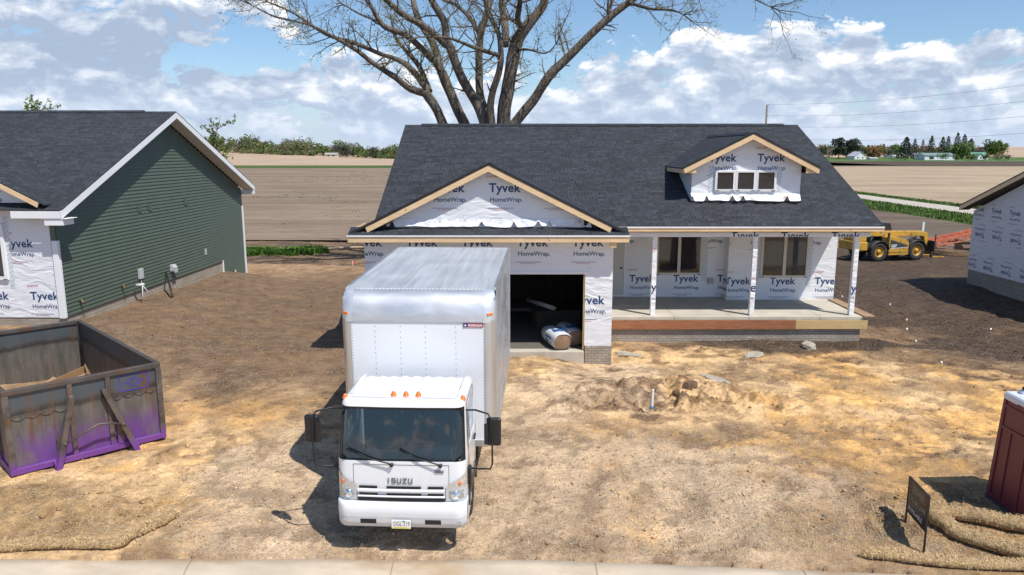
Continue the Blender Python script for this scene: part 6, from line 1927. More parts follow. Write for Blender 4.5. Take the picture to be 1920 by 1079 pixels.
TREE = empty('bare_cottonwood', (-1.0, 46, zg(-1, 46)), label='huge bare many-stemmed tree rising behind the middle of the house roof', cat='tree')
rr = random.Random(17)
tm = offm(TREE); tw = offm(TREE); lf = offm(TREE); ct = offm(TREE)
for name, L in LIMBS.items():
    path = smooth_path([Vector(p[:4]) for p in [tuple(q) for q in L]] if False else [Vector((p[0], p[1], p[2], p[3])) for p in L])
    pts = [Vector(p[:3]) for p in path]; rad = [max(.012, p[3] * .93) for p in path]
    for i in range(1, len(pts) - 1):
        s_ = min(.10, rad[i] * .25)
        pts[i] = pts[i] + Vector((float(vnoise(i * .4, 1, 1, ord(name[0]))) - .5, 0, float(vnoise(i * .4, 7, 1, ord(name[0]))) - .5)) * s_ * 2
        rad[i] *= 1 + .16 * (float(vnoise(i * .35, 3, 1, ord(name[0]) + 2)) - .5)
    tm.tube(pts, rad, 12, 0, True, True)
    # side branches
    tot = len(pts)
    i = 0
    while i < tot - 1:
        f_ = i / tot
        z = pts[i].z
        if z > 8.6 and (rad[i] < .42):
            thin = rad[i] < .13
            prob = .95 if thin else .50
            if rr.random() < prob:
                d = (pts[i + 1] - pts[i]).normalized(); o = d.orthogonal().normalized(); o.rotate(Matrix.Rotation(rr.uniform(0, 6.283), 3, d))
                nd = (d * rr.uniform(.3, .9) + o + Vector((0, 0, .15))).normalized()
                grow(tw, lf, pts[i], nd, rr.uniform(1.2, 3.4) * (1.0 if z > 10.5 else .65), min(rad[i] * .42, .06), 1, rr)
        i += 1
    d = (pts[-1] - pts[-2]).normalized()
    for _ in range(5): grow(tw, lf, pts[-1], (d + Vector((rr.gauss(0, .4), rr.gauss(0, .4), rr.gauss(0, .3)))).normalized(), rr.uniform(2, 3.6), .03, 1, rr)
# hanging twigs at the upper right and left
for (x, y, z, n) in ((17.0, 42, 14.6, 5), (18.2, 42, 14.9, 5), (-13, 43, 14.6, 7), (-11.2, 44, 12.6, 6)):
    for _ in range(n): grow(tw, lf, Vector((x + rr.gauss(0, .4), y + rr.gauss(0, .6), z)), Vector((rr.gauss(0, .7), rr.gauss(0, .5), -.6)).normalized(), rr.uniform(1.2, 2.2), .02, 1, rr, up=-.08)
for (x, y, z, s) in ((4.55, 44.6, 9.7, .17), (3.2, 45.0, 8.2, .15), (2.1, 45.1, 12.4, .20), (3.2, 44.9, 13.7, .2), (-4.2, 45.0, 12.6, .16), (1.2, 45.3, 6.8, .2)):
    pass
tm.build('trunk', [BARK], TREE, fix=False)
tw.build('branches', [TWIG], TREE, fix=False)
o = lf.build('spring_leaves', [BUD], TREE, fix=False)

# young leafy trees beyond the left house
LEAFY = leaf_mat('young_green', (.10, .16, .03), (.17, .22, .055), .35)
def young_tree(x, y, h, label, seed, spread=.5, dens=1.0):
    t_ = empty('young_tree', (x, y, zg(x, y)), label=label, cat='tree', group='young trees beyond the green house')
    r_ = random.Random(seed); a = offm(t_); l_ = offm(t_)
    z0 = zg(x, y); P = Vector((x, y, z0 - .2)); pts = [P]; d = Vector((0, 0, 1))
    for i in range(8):
        d = (d + Vector((r_.gauss(0, .08), r_.gauss(0, .08), .1))).normalized(); pts.append(pts[-1] + d * h / 8)
    rad = [.13 * (1 - i / 9) for i in range(9)]
    a.tube(pts, rad, 7, 0, True, False)
    for k in range(int(38 * dens)):
        f_ = r_.uniform(.25, 1); i = f_ * 8; i0 = min(7, int(i)); p = pts[i0].lerp(pts[i0 + 1], i - i0)
        an = r_.uniform(0, 6.283); nd = Vector((math.cos(an), math.sin(an), r_.uniform(.3, 1.2))).normalized()
        grow(a, l_, p, nd, h * r_.uniform(.18, .34) * (1.25 - .6 * f_) * spread * 2, .035, 1, r_, leaf=.085, nleaf=5, dens=(.45, .22, .15))
    a.build('trunk', [TWIG], t_, fix=False); l_.build('crown', [LEAFY], t_, fix=False)
young_tree(-35.3, 55, 10.6, 'tallest young tree showing over the green house roof at the left edge', 3, .42, 1.5)
young_tree(-32.5, 57, 9.4, 'lower young treetop just right of the tallest one at the left edge', 5, .4, .9)
young_tree(-23.3, 56, 9.9, 'thin young tree showing right of the green house gable', 8, .42, 1.1)

# ------------------------------------------------------------------ distant trees
def leafmat3(n, a): return leaf_mat(n, tuple(v * .72 for v in a), tuple(v * 1.25 for v in a), .15)
MT = {'green': leafmat3('crown_green', (.13, .18, .06)), 'olive': leafmat3('crown_olive', (.22, .22, .10)), 'dark': leafmat3('crown_dark', (.05, .08, .045)),
      'bare': leafmat3('crown_bare', (.25, .22, .18)), 'rust': leafmat3('crown_rust', (.32, .20, .08)), 'bright': leafmat3('crown_bright', (.15, .24, .06)), 'fir': leafmat3('crown_fir', (.055, .07, .05))}  # crown colours lightened to stand in for distance haze
def crown_quads(mb, c, h, wd, r_, n, m=0, shape='round', q=.8, base=.2):
    """leaf clumps spread through the crown's volume"""
    if shape == 'round':
        blobs = [(Vector((r_.gauss(0, .22) * wd, r_.gauss(0, .22) * wd, h * r_.uniform(base + .15, .86))), wd * r_.uniform(.16, .30)) for _ in range(11)]
        for k in range(n):
            b_, rad = r_.choice(blobs)
            v = Vector((r_.gauss(0, 1), r_.gauss(0, 1), r_.gauss(0, .85))).normalized() * rad * r_.uniform(.55, 1.08)
            put_quad(mb, c + b_ + v, q * r_.uniform(.5, 1.2), r_, m)
    else:
        for k in range(n):
            t_ = r_.random() ** .8; lay = (math.floor(t_ * 9) + .0) / 9
            rad = wd * .62 * (1 - t_) ** .75 * (1 - .3 * ((t_ * 9) % 1)) + .3
            a = r_.uniform(0, 6.283) ; rr_ = rad * r_.uniform(.35, 1.08) * (1 + .2 * math.sin(a * 3 + lay * 20))
            put_quad(mb, c + Vector((math.cos(a) * rr_, math.sin(a) * rr_, h * (base * .5 + (1 - base * .5) * t_))), q * r_.uniform(.5, 1.1) * (1.1 - .5 * t_), r_, m)
def put_quad(mb, p, s, r_, m):
    a = Vector((r_.gauss(0, 1), r_.gauss(0, 1), r_.gauss(0, .7))).normalized(); b_ = a.orthogonal().normalized(); b_.rotate(Matrix.Rotation(r_.uniform(0, 6.28), 3, a))
    a *= s * .5; b_ *= s * .42
    mb.add([p - a - b_ * .6, p + a * .8 - b_, p + a + b_ * .7, p - a * .6 + b_], [(0, 1, 2, 3)], m)
def far_tree(x, y, h, wd, kind, label, seed, shape='round', n=420, name='tree', base=.15, q=None):
    z = zg(x, y); t_ = empty(name, (x, y, z), label=label, cat='tree'); r_ = random.Random(seed)
    a = MB(); a.tube([(0, 0, -.5), (r_.gauss(0, .2), 0, h * .4), (0, 0, h * .8)], [h * .022, h * .016, h * .006], 6, 0, True, False)
    for k in range(6):
        an = r_.uniform(0, 6.28); z0 = h * r_.uniform(.25, .6); a.tube([(0, 0, z0), (math.cos(an) * wd * .3, math.sin(an) * wd * .3, z0 + h * .2)], [h * .009, h * .003], 4, 0, True, False)
    a.build('trunk', [BARK], t_, fix=False)
    c = MB(); crown_quads(c, Vector((0, 0, 0)), h, wd, r_, n, 0, shape, q or max(.45, wd * .10), base); c.build('crown', [MT[kind]], t_, fix=False)
    return t_
def at(px, D): return (px - 960) / 1400 * D * .984
R_ = [
    (1542, 640, 8.5, 11, 'dark', 'low dark tree at the left end of the distant tree row', 'round'), (1554, 655, 8, 9, 'bare', 'greyish low tree left of the black pines', 'round'),
    (1573, 610, 17.5, 13, 'fir', 'left one of the pair of broad dark pines beside the white farmhouse', 'round'), (1597, 615, 17, 14, 'fir', 'right one of the pair of broad dark pines beside the white farmhouse', 'round'),
    (1620, 650, 11.5, 10, 'olive', 'olive tree behind the white gabled farmhouse', 'round'), (1639, 610, 10, 12, 'rust', 'rust-orange tree over the small white shed', 'round'),
    (1658, 660, 7.5, 8, 'green', 'small green tree between the rust-orange tree and the upright bright one', 'round'), (1672, 640, 8, 8, 'bare', 'brownish bush left of the upright bright green tree', 'round'),
    (1682, 615, 14, 8, 'bright', 'upright bright green tree left of the dark spruce', 'round'), (1698, 575, 17.5, 13, 'fir', 'big dark spruce standing forward on the lawn', 'cone'),
    (1714, 640, 16, 7, 'fir', 'thin dark conifer right of the big spruce', 'cone'), (1729, 650, 15, 6, 'bare', 'pale thin leafless tree among the conifers', 'cone'),
    (1745, 630, 18.5, 9, 'fir', 'tall conifer behind the long white barn', 'cone'), (1766, 640, 17.5, 9, 'fir', 'tall conifer above the right part of the long white barn', 'cone'),
    (1776, 650, 18, 8, 'fir', 'tall conifer just left of the round green tree', 'cone'), (1793, 650, 21, 9, 'fir', 'tallest conifer of the row, above the round green tree', 'cone'),
    (1806, 650, 19.5, 9, 'fir', 'second tallest conifer, right of the tallest', 'cone'), (1819, 640, 16, 10, 'fir', 'dark conifer right of the round green tree', 'cone'),
    (1794, 610, 13, 17, 'green', 'large round green tree right of the long white barn', 'round'), (1834, 650, 8.5, 9, 'bare', 'brownish tree left of the green-roofed house', 'round'),
    (1848, 660, 14, 13, 'green', 'left one of two wide green trees behind the green-roofed house', 'round'), (1866, 655, 14, 14, 'bright', 'right one of two wide green trees behind the green-roofed house', 'round'),
    (1747, 566, 3.4, 3.2, 'green', 'tiny round tree before the long white barn', 'round'), (1769, 566, 5.0, 6.5, 'green', 'small round lawn tree at the right end of the long white barn', 'round'),
    (1795, 568, 4.8, 6.5, 'green', 'small round lawn tree under the large round green tree', 'round'), (1822, 568, 5.0, 7.5, 'green', 'small round lawn tree left of the green-roofed house', 'round'),
    (1848, 568, 4.6, 6.5, 'green', 'small round lawn tree right before the green-roofed house', 'round'), (1873, 570, 5.0, 8, 'olive', 'small round lawn tree right of the green-roofed house', 'round'),
    (1892, 570, 4.4, 6, 'bare', 'last small brownish lawn tree at the right', 'round')]
for k, (px, D, h, wd, kind, lab, shp) in enumerate(R_):
    far_tree(at(px, D), D, h, wd, kind, lab, 40 + k, shp, 1250 if h > 9 else 420, {'cone': 'conifer', 'round': 'tree'}[shp], .12 if h > 6 else .25)
# the wood behind the left field: one mass, with its distinct trees on their own
wd_ = MB(); r_ = random.Random(77)
def hw(px): return 11.8 + 2.5 * math.sin(px * .07) + 2 * math.sin(px * .19)
for k in range(150):
    px = 385 + 372 * (k + r_.random()) / 150; D = r_.uniform(585, 640); x = at(px, D)
    h = hw(px) * r_.uniform(.65, 1.0) * (1.0 if px < 640 else .85); m = r_.choice([0, 1, 1, 4, 4, 3, 3])
    crown_quads(wd_, Vector((x, D, zg(x, D) - .5)), h, h * .85, r_, 170, m, 'round', 1.15, .1)
for k in range(60):
    px = 385 + 372 * r_.random(); D = r_.uniform(575, 583); x = at(px, D)
    crown_quads(wd_, Vector((x, D, zg(x, D) - .5)), r_.uniform(3, 6), 6, r_, 70, r_.choice([1, 3, 4]), 'round', 1.0, .0)
for k in range(70):
    px = 385 + 372 * r_.random(); D = r_.uniform(590, 600); x = at(px, D); z = zg(x, D); wd_.tube([(x, D, z), (x + .3, D, z + hw(px) * .8)], [.25, .08], 4, 5, True, False)
tag(wd_.build('wood', [MT['bare'], MT['green'], MT['bare'], MT['olive'], MT['bright'], BARK], fix=False), 'far wood of budding trees along the horizon left of the house', kind='stuff')
far_tree(at(540, 572), 572, 10.5, 5, 'olive', 'pale slender tree standing out of the far wood on the left', 201, 'round', 260)
far_tree(at(550, 566), 566, 5.5, 4.2, 'fir', 'small dark cone tree at the edge of the far wood', 202, 'cone', 300, 'conifer')
for k, (px, lab) in enumerate(((637, 'left one of two dark trees touching right of the small farm building'), (649, 'right one of two dark trees touching right of the small farm building'), (697, 'dark round tree near the right end of the far wood'))):
    far_tree(at(px, 572), 572, 9.8, 7.5, 'fir', lab, 210 + k, 'round', 420)

wd2 = MB(); r_ = random.Random(78)
for k in range(70):
    px = 1532 + 352 * (k + r_.random()) / 70; D = r_.uniform(690, 720); x = at(px, D)
    h = r_.uniform(6.5, 10.5); crown_quads(wd2, Vector((x, D, zg(x, D) - .5)), h, h * 1.1, r_, 170, r_.choice([0, 1, 1, 3, 3, 2]), 'round', 1.2, .0)
tag(wd2.build('wood', [MT['bare'], MT['green'], MT['rust'], MT['olive'], MT['bright'], BARK], fix=False), 'low mixed trees massed behind the farmyard on the right horizon', kind='stuff')
# ------------------------------------------------------------------ distant buildings
def farm(px, D, wd, dp, h, rh, wallc, roofc, label, rot=0, name='farmhouse', doors=1, wing=None, axis='x'):
    x = at(px, D); t_ = empty(name, (x, D, zg(x, D)), (0, 0, R(rot)), label=label, cat='house' if name != 'barn' else 'barn')
    wm = M(name + '_wall', wallc, .6); rm = M(name + '_roof', roofc, .5)
    a = MB()
    if axis == 'x':
        a.prism([(-wd / 2, 0, 0), (-wd / 2, dp, 0), (-wd / 2, dp, h), (-wd / 2, dp / 2, h + rh - .1), (-wd / 2, 0, h)], (wd, 0, 0))
    else:
        a.prism([(-wd / 2, 0, 0), (wd / 2, 0, 0), (wd / 2, 0, h), (0, 0, h + rh - .1), (-wd / 2, 0, h)], (0, dp, 0))
    a.build('wall', [wm], t_)
    a = MB()
    if axis == 'x':
        for (y0_, y1_) in ((-.5, dp / 2), (dp + .5, dp / 2)): a.prism([(-wd / 2 - .4, y0_, h - .25), (wd / 2 + .4, y0_, h - .25), (wd / 2 + .4, y1_, h + rh), (-wd / 2 - .4, y1_, h + rh)], (0, 0, .15))
    else:
        for s in (-1, 1): a.prism([(s * (wd / 2 + .5), -.5, h - .25), (s * (wd / 2 + .5), dp + .5, h - .25), (0, dp + .5, h + rh), (0, -.5, h + rh)], (0, 0, .15))
    a.build('roof', [rm], t_)
    for k in range(doors):
        a = MB(); xx = -wd / 2 + wd * (k + .7) / (doors + .4); a.box(xx - .5, xx + .5, -.06, -.01, .9, 2.1); a.build('window', [GLASSO], t_)
    return t_
farm(1614, 600, 10.5, 9, 2.8, 3.2, (.72, .73, .74), (.45, .48, .52), 'small white gabled farmhouse between dark pines and rust tree', 12, doors=2, axis='y')
farm(1606, 606, 6, 6, 1.8, 1.8, (.7, .71, .72), (.45, .48, .52), 'low lean-to shed on the left of the white gabled farmhouse', 12, 'shed', 1)
farm(1640, 585, 5.6, 4, 1.6, .3, (.78, .79, .8), (.6, .6, .6), 'tiny white shed under the rust-orange tree', 0, 'shed', 0)
farm(1672, 640, 8, 4, 1.6, .8, (.75, .76, .78), (.5, .5, .5), 'low white outbuilding left of the bright green tree', 0, 'shed', 1)
farm(1763, 580, 24, 12, 3.8, 1.6, (.76, .79, .83), (.19, .27, .25), 'long white barn with grey-green roof', 4, 'barn', 2)
farm(1840, 600, 12, 9, 2.6, 2.9, (.74, .75, .76), (.12, .28, .19), 'white house with green metal roof at the distant farm', 0, doors=2)
farm(1840, 594, 4.5, 6, 2.6, 2.2, (.76, .77, .78), (.12, .28, .19), 'white gabled porch wing before the green-roofed house', 0, 'shed', 1, axis='y')
farm(620, 560, 8.6, 7, 2.4, 1.0, (.62, .57, .48), (.40, .37, .32), 'small pale farm building before the far wood on the left', 0, 'shed', 2)
farm(1728, 660, 14, 8, 2.2, 1.2, (.6, .62, .68), (.4, .43, .5), 'bluish low building half hidden among the conifers', 0, 'shed', 2)
farm(1690, 665, 9, 8, 2.8, 1.6, (.7, .71, .72), (.35, .36, .38), 'small white building peeking out behind the bright green tree', 0, 'shed', 1)
a = MB()
for (px, L) in ((1786, 14), (1858, 10), (1905, 14)):
    x = at(px, 556); a.box(x - L / 2, x + L / 2, 554, 556.5, zg(x, 555) + .02, zg(x, 555) + .22)
tag(a.build('path', [ROADM]), 'pale gravel farm lane pieces', kind='structure')

# ------------------------------------------------------------------ utility pole and wires
WPOLE = wood_mat('pole_wood', (.15, .12, .09), (.22, .18, .14), False)
def pole(x, y, ztop, label):
    z = zg(x, y); t_ = empty('utility_pole', (x, y, z), label=label, cat='pole', )
    a = offm(t_); a.tube([(x, y, z - 1), (x, y, ztop)], [.20, .14], 8); a.build('post', [WPOLE], t_)
    a = offm(t_); a.bar((x - .1, y, ztop - 3.3), (x - 1.0, y, ztop - 3.2), .1, .12); a.build('crossarm', [WPOLE], t_)
    a = offm(t_); a.bar((x + .1, y, ztop - 5.6), (x + 1.1, y, ztop - 5.5), .1, .12); a.build('crossarm', [WPOLE], t_)
    for dz in (0, -1.7, -3.3, -5.1):
        a = offm(t_); a.lathe((x + .2, y, ztop + dz - .1), (0, 0, 1), [(0, .05), (.05, .09), (.1, .05), (.15, .09), (.2, .03)], 8); a.build('insulator', [STEELG], t_)
pole(39.9, 120, 12.5, 'wooden utility pole rising behind the right part of the roof')
pole(13.4, 190, 8.6, 'tiny far pole tip above the roof ridge left of the dormer')
WIREM = M('wire_grey', (.12, .13, .15), .6)
for k, (dz, lab) in enumerate(((0, 'topmost of the four overhead wires'), (-1.7, 'second overhead wire from the top'), (-3.3, 'third overhead wire from the top'), (-5.1, 'lowest of the four overhead wires'))):
    p0 = Vector((40.1, 120, 12.55 + dz)); p1 = Vector((70, 45, 16.6 + dz)); a = MB()
    a.tube([p0.lerp(p1, t_ / 30) + Vector((0, 0, -2.2 * 4 * (t_ / 30) * (1 - t_ / 30))) for t_ in range(31)], .013, 4, cap=False)
    tag(a.build('overhead_wire', [WIREM]), lab, 'wire', 'overhead wires at the right')

# ------------------------------------------------------------------ telehandler
TH = empty('telehandler', (25.9, 51.3, gz(25.9, 51.2) + .02), (0, 0, R(14)), label='yellow telescopic handler with muddy tyres parked behind the porch corner', cat='telehandler')
CATY = M('machine_yellow', (.55, .31, .04), .5, var=(2.5, .2), dirt=((.12, .075, .04), 2.2, .85))
CATD = M('machine_dark', (.03, .03, .032), .55, dirt=((.14, .10, .07), 2, .5))
CATG = M('side_graphic', (.045, .05, .055), .4)
MUD = M('muddy_rubber', (.035, .032, .03), .9, var=(6, .3), dirt=((.15, .11, .08), 3, .8))
def twheel(x, y, s):
    wh = empty('wheel', (x, y, .66)); wh.parent = TH
    a = MB(); a.lathe((0, s * -.2, 0), (0, s, 0), [(0, .34), (0, .56), (.04, .63), (.20, .655), (.36, .63), (.40, .56), (.40, .36), (.36, .34)], 32)
    for k in range(18):
        an = k * math.pi / 9; c, s_ = math.cos(an), math.sin(an)
        for q in (-1, 1):
            an2 = an + q * .10; a.bar((math.cos(an) * .655, 0, math.sin(an) * .655), (math.cos(an2 + .1) * .655, q * .19, math.sin(an2 + .1) * .655), .07, .05, up=(c, 0, s_))
    a.build('tyre', [MUD], wh)
    a = MB(); a.lathe((0, s * .2, 0), (0, s, 0), [(-.02, .36), (-.02, .31), (-.14, .28), (-.14, .18), (-.04, .16), (.02, .12), (.03, 0)], 24)
    for k in range(8): an = k * math.pi / 4; a.lathe((math.cos(an) * .23, s * .06, math.sin(an) * .23), (0, s, 0), [(0, .022), (.03, .022), (.031, 0)], 6)
    a.build('rim', [CATY], wh)
for (x, y) in ((-1.5, -.95), (1.5, -.95), (-1.5, .95), (1.5, .95)): twheel(x, y, -1 if y < 0 else 1)
a = MB(); a.box(-2.2, 2.1, -.45, .45, .55, 1.0); bevel(a.build('chassis', [CATD], TH), .03, 1)
a = MB(); a.box(-3.1, -2.35, -1.0, 1.0, .75, 1.35); a.box(-2.9, -2.3, -.8, .8, 1.35, 1.75); bevel(a.build('counterweight', [CATY], TH), .06, 2)
a = MB(); a.prism([(-.78, -1.15, .62), (.78, -1.15, .62), (.78, -1.15, 1.25), (.55, -1.15, 1.45), (.0, -1.15, 1.62), (-.78, -1.15, 1.62)], (0, .75, 0)); eng = a.build('engine_cover', [CATY], TH); bevel(eng, .05, 2)
a = MB(); a.add([(-.70, -1.158, .86), (.72, -1.158, .95), (.72, -1.158, 1.05), (-.70, -1.158, 1.48)], [(0, 1, 2, 3)]); a.add([(-.70, -1.160, .84), (.72, -1.160, .93), (.72, -1.160, .955), (-.70, -1.160, .875)], [(0, 1, 2, 3)], 1)
put_text(a, text_tris('CAT', width=.44, height=.22, bold=.05), (0, -1.160, 0), X_, Z_, .002, 1, (-.62, .93))
a.build('side_graphic', [CATG, WHITE], eng)
a = MB(); a.box(-.75, .8, -1.12, -.5, .42, .62); a.build('side_step', [CATY], TH)
a = MB(); a.prism([(-.95, .15, .9), (.55, .15, .9), (.55, .15, 1.7), (.25, .15, 2.45), (-.75, .15, 2.45), (-.95, .15, 1.7)], (0, .85, 0)); cb = a.build('cab', [CATD], TH); bevel(cb, .04, 1)
a = MB(); a.box(-.85, .35, .14, .148, 1.65, 2.35); a.build('cab_glass', [GLASSO], cb)
a = MB(); a.bar((-2.6, -.25, 1.85), (2.55, -.25, 1.72), .38, .36); a.bar((-2.6, -.25, 1.6), (-2.1, -.25, 1.4), .4, .5); bm_ = a.build('boom', [CATY], TH); bevel(bm_, .02, 1)
a = MB(); a.bar((1.6, -.25, 1.72), (2.9, -.25, 1.66), .30, .28); a.bar((2.75, -.25, 1.75), (3.0, -.25, .85), .32, .32); a.build('boom_head', [CATY], TH)
a = MB(); a.tube([(.6, -.5, 1.15), (2.0, -.42, 1.55)], .07, 8); a.tube([(2.5, -.1, 1.6), (3.1, -.1, 1.0)], .05, 8); a.build('hydraulic_ram', [CATD], TH)
for (x0, s) in ((-1.5, 1), (1.5, 1)):
    a = MB(); n = 10
    for i in range(n):
        a0 = math.pi * (.08 + .84 * i / n); a1 = math.pi * (.08 + .84 * (i + 1) / n)
        p = [(x0 + .76 * math.cos(t_), y, .66 + .74 * math.sin(t_)) for t_ in (a0, a1) for y in (-1.22, -.72)]
        a.add(p, [(0, 1, 3, 2)], 0, True)
    o = a.build('mudguard', [CATD], TH); o.modifiers.new('t', 'SOLIDIFY').thickness = .03
a = MB(); a.box(3.0, 3.12, -1.0, 1.0, .5, 1.25); a.bar((3.15, -.9, .3), (3.15, -.9, 1.7), .06, .06); a.bar((3.15, .9, .3), (3.15, .9, 1.7), .06, .06); a.bar((3.0, -.6, 1.2), (3.25, -.6, .1), .1, .12); a.build('fork_carriage', [CATD], TH)
for y in (-.55, .55):
    a = MB(); a.bar((3.2, y, 1.15), (3.2, y, .12), .05, .13); a.bar((3.2, y, .1), (4.3, y, .06), .13, .05); a.build('fork', [CATY], TH)
a = MB(); a.tube([(-.9, -1.0, 1.4), (-.95, -1.2, 1.75)], .02, 6); a.box(-1.02, -.88, -1.28, -1.2, 1.6, 1.95); a.build('mirror', [CATD], TH)
a = MB(); a.box(-2.3, -.9, -.9, -.2, .75, 1.25); a.tube([(-2.0, -.7, 1.2), (-1.6, -.5, 1.7)], .05, 6); a.build('rear_linkage', [CATD], TH)
# trailer-borne ladder conveyor, orange
LC = empty('ladder_conveyor', (32.6, 54.2, gz(32.5, 54)), (0, 0, R(4)), label='faded orange ladder frame leaning on timber blocks right of the yellow machine', cat='conveyor')
ORG = M('faded_orange', (.62, .15, .07), .55, var=(2, .2), dirt=((.4, .3, .25), 2, .5))
for y in (-.45, .45):
    a = MB(); a.bar((-2.6, y, .85), (3.6, y, 2.15), .08, .18); a.build('side_rail', [ORG], LC)
    a = MB(); a.bar((-2.6, y, .5), (3.6, y, 1.6), .06, .08); a.build('lower_rail', [ORG], LC)
for k in range(12):
    a = MB(); t_ = k / 11; x = -2.5 + 6 * t_; z = .82 + 1.26 * t_; a.bar((x, -.45, z), (x, .45, z), .06, .06); a.bar((x, -.45, z), (x, -.45, z - .38), .05, .05); a.build('rung', [ORG], LC)
for (x, h) in ((-1.6, .75), (.4, 1.15), (2.4, 1.5)):
    a = MB()
    for k in range(int(h / .15)): a.box(x - .4 + .05 * (k % 2), x + .4, -.5 + .1 * (k % 3), .5, k * .15, k * .15 + .13)
    a.build('timber_block', [wood_mat('crib_timber', (.25, .17, .11), (.33, .24, .16))], LC)
a = MB(); a.box(-2.9, -2.75, -.05, .05, .2, 2.3); o = a.build('white_stake', [WHITE], LC)
rock(31.5, 53.3, 2.4, .8, .35, 'low heap of brown rubble under the orange ladder frame', 'rubble heap', 31, SOILD, 'rubble_heap')
# ------------------------------------------------------------------ loose stones, clods and straw on the lot
def vc_mat(name, rough=.9, bump=True):
    m, S, b = newmat(name)
    at = S.n('ShaderNodeVertexColor', {'layer_name': 'tint'})
    S.set(b.inputs['Base Color'], at.outputs[0]); b.inputs['Roughness'].default_value = rough
    b.inputs['Specular IOR Level'].default_value = .2
    return m
def gz_many(x, y):
    i = np.clip(np.searchsorted(xs, x), 1, len(xs) - 1); j = np.clip(np.searchsorted(ys, y), 1, len(ys) - 1)
    fx = (x - xs[i - 1]) / (xs[i] - xs[i - 1]); fy = (y - ys[j - 1]) / (ys[j] - ys[j - 1])
    return (Z[j - 1, i - 1] * (1 - fx) + Z[j - 1, i] * fx) * (1 - fy) + (Z[j, i - 1] * (1 - fx) + Z[j, i] * fx) * fy
RS = np.random.RandomState(5)
def blocked(x, y):
    """footprints where nothing loose lies: under the houses, container, cab"""
    b = (y > 20.0) & (x > -4.1) & (x < 2.8) | (y > 21.95) & (x > 2.7) & (x < 10.6) | (y > 21.4) & (x < -13.1)
    return b | (y < 10.52 - .07 * np.clip(x, 0, 8))
def scatter(n, x0, x1, y0, y1, dens):
    """random points kept with probability dens(x, y); more of them near the street"""
    u = RS.rand(n); y = 1 / (1 / y1 + u * (1 / y0 - 1 / y1)); x = x0 + RS.rand(n) * (x1 - x0)
    k = (RS.rand(n) < dens(x, y)) & ~blocked(x, y)
    return x[k], y[k]
OCT = np.array([(1, 0, 0), (-1, 0, 0), (0, 1, 0), (0, -1, 0), (0, 0, 1), (0, 0, -1)], float)
OF = np.array([(0, 2, 4), (2, 1, 4), (1, 3, 4), (3, 0, 4), (2, 0, 5), (1, 2, 5), (3, 1, 5), (0, 3, 5)])
def stones(name, x, y, size, cols, label, flat=.7, sink=.25):
    n = len(x); z = gz_many(x, y)
    sc = size[:, None, None] * (.6 + .8 * RS.rand(n, 6, 1)) * np.array([1, 1, flat])
    a = RS.rand(n) * 6.283; ca, sa = np.cos(a)[:, None], np.sin(a)[:, None]
    v = OCT[None] * sc + (RS.rand(n, 6, 3) - .5) * size[:, None, None] * .5
    vx = v[..., 0] * ca - v[..., 1] * sa; vy = v[..., 0] * sa + v[..., 1] * ca
    co = np.stack([vx + x[:, None], vy + y[:, None], v[..., 2] + (z + size * flat * sink)[:, None]], -1).reshape(-1, 3)
    f = (OF[None] + (np.arange(n) * 6)[:, None, None]).reshape(-1, 3)
    return mesh_np(name, co, f, np.repeat(cols, 6, axis=0), label)
def mesh_np(name, co, f, cols, label, rough=.9):
    k = f.shape[1]
    me_ = bpy.data.meshes.new(name); me_.vertices.add(len(co)); me_.vertices.foreach_set('co', co.astype(np.float32).ravel())
    me_.loops.add(f.size); me_.loops.foreach_set('vertex_index', f.astype(np.int32).ravel())
    me_.polygons.add(len(f)); me_.polygons.foreach_set('loop_start', (np.arange(len(f)) * k).astype(np.int32)); me_.update(calc_edges=True)
    c = me_.color_attributes.new('tint', 'FLOAT_COLOR', 'POINT'); c.data.foreach_set('color', np.concatenate([cols, np.ones((len(cols), 1))], 1).astype(np.float32).ravel())
    me_.materials.append(vc_mat(name + '_surface', rough))
    o = bpy.data.objects.new(name, me_); scene.collection.objects.link(o)
    return tag(o, label, kind='stuff')
def samp(A, x, y):
    i = np.clip(np.searchsorted(xs, x), 0, len(xs) - 1); j = np.clip(np.searchsorted(ys, y), 0, len(ys) - 1)
    return A[j, i]
x, y = scatter(60000, -10, 13, 10.5, 22, lambda x, y: np.clip(samp(gw, x, y) * .9 + .10 + .25 * (y < 13), 0, 1))
s_ = .006 + .016 * RS.rand(len(x)) ** 3
c_ = np.array([.52, .42, .30])[None] * (.45 + .75 * RS.rand(len(x), 1)) * (1 + .08 * (RS.rand(len(x), 3) - .5))
stones('gravel_stones', x, y, s_, np.clip(c_, 0, .7), 'pale crushed gravel scattered over the drive', .7)
x, y = scatter(20000, -12.5, 20, 10.6, 38, lambda x, y: np.clip(.10 + .55 * samp(rough, x, y) + .30 * samp(clump, x, y) + .25 * samp(dw, x, y) + .15 * (y < 13), 0, 1))
s_ = .008 + .040 * RS.rand(len(x)) ** 5 + .012 * (y > 20)
c_ = samp(col, x, y) * (.5 + .6 * RS.rand(len(x), 1))
stones('soil_clods', x, y, s_, c_, 'dark crumbs and clods of dug soil over the lot', .7, .2)
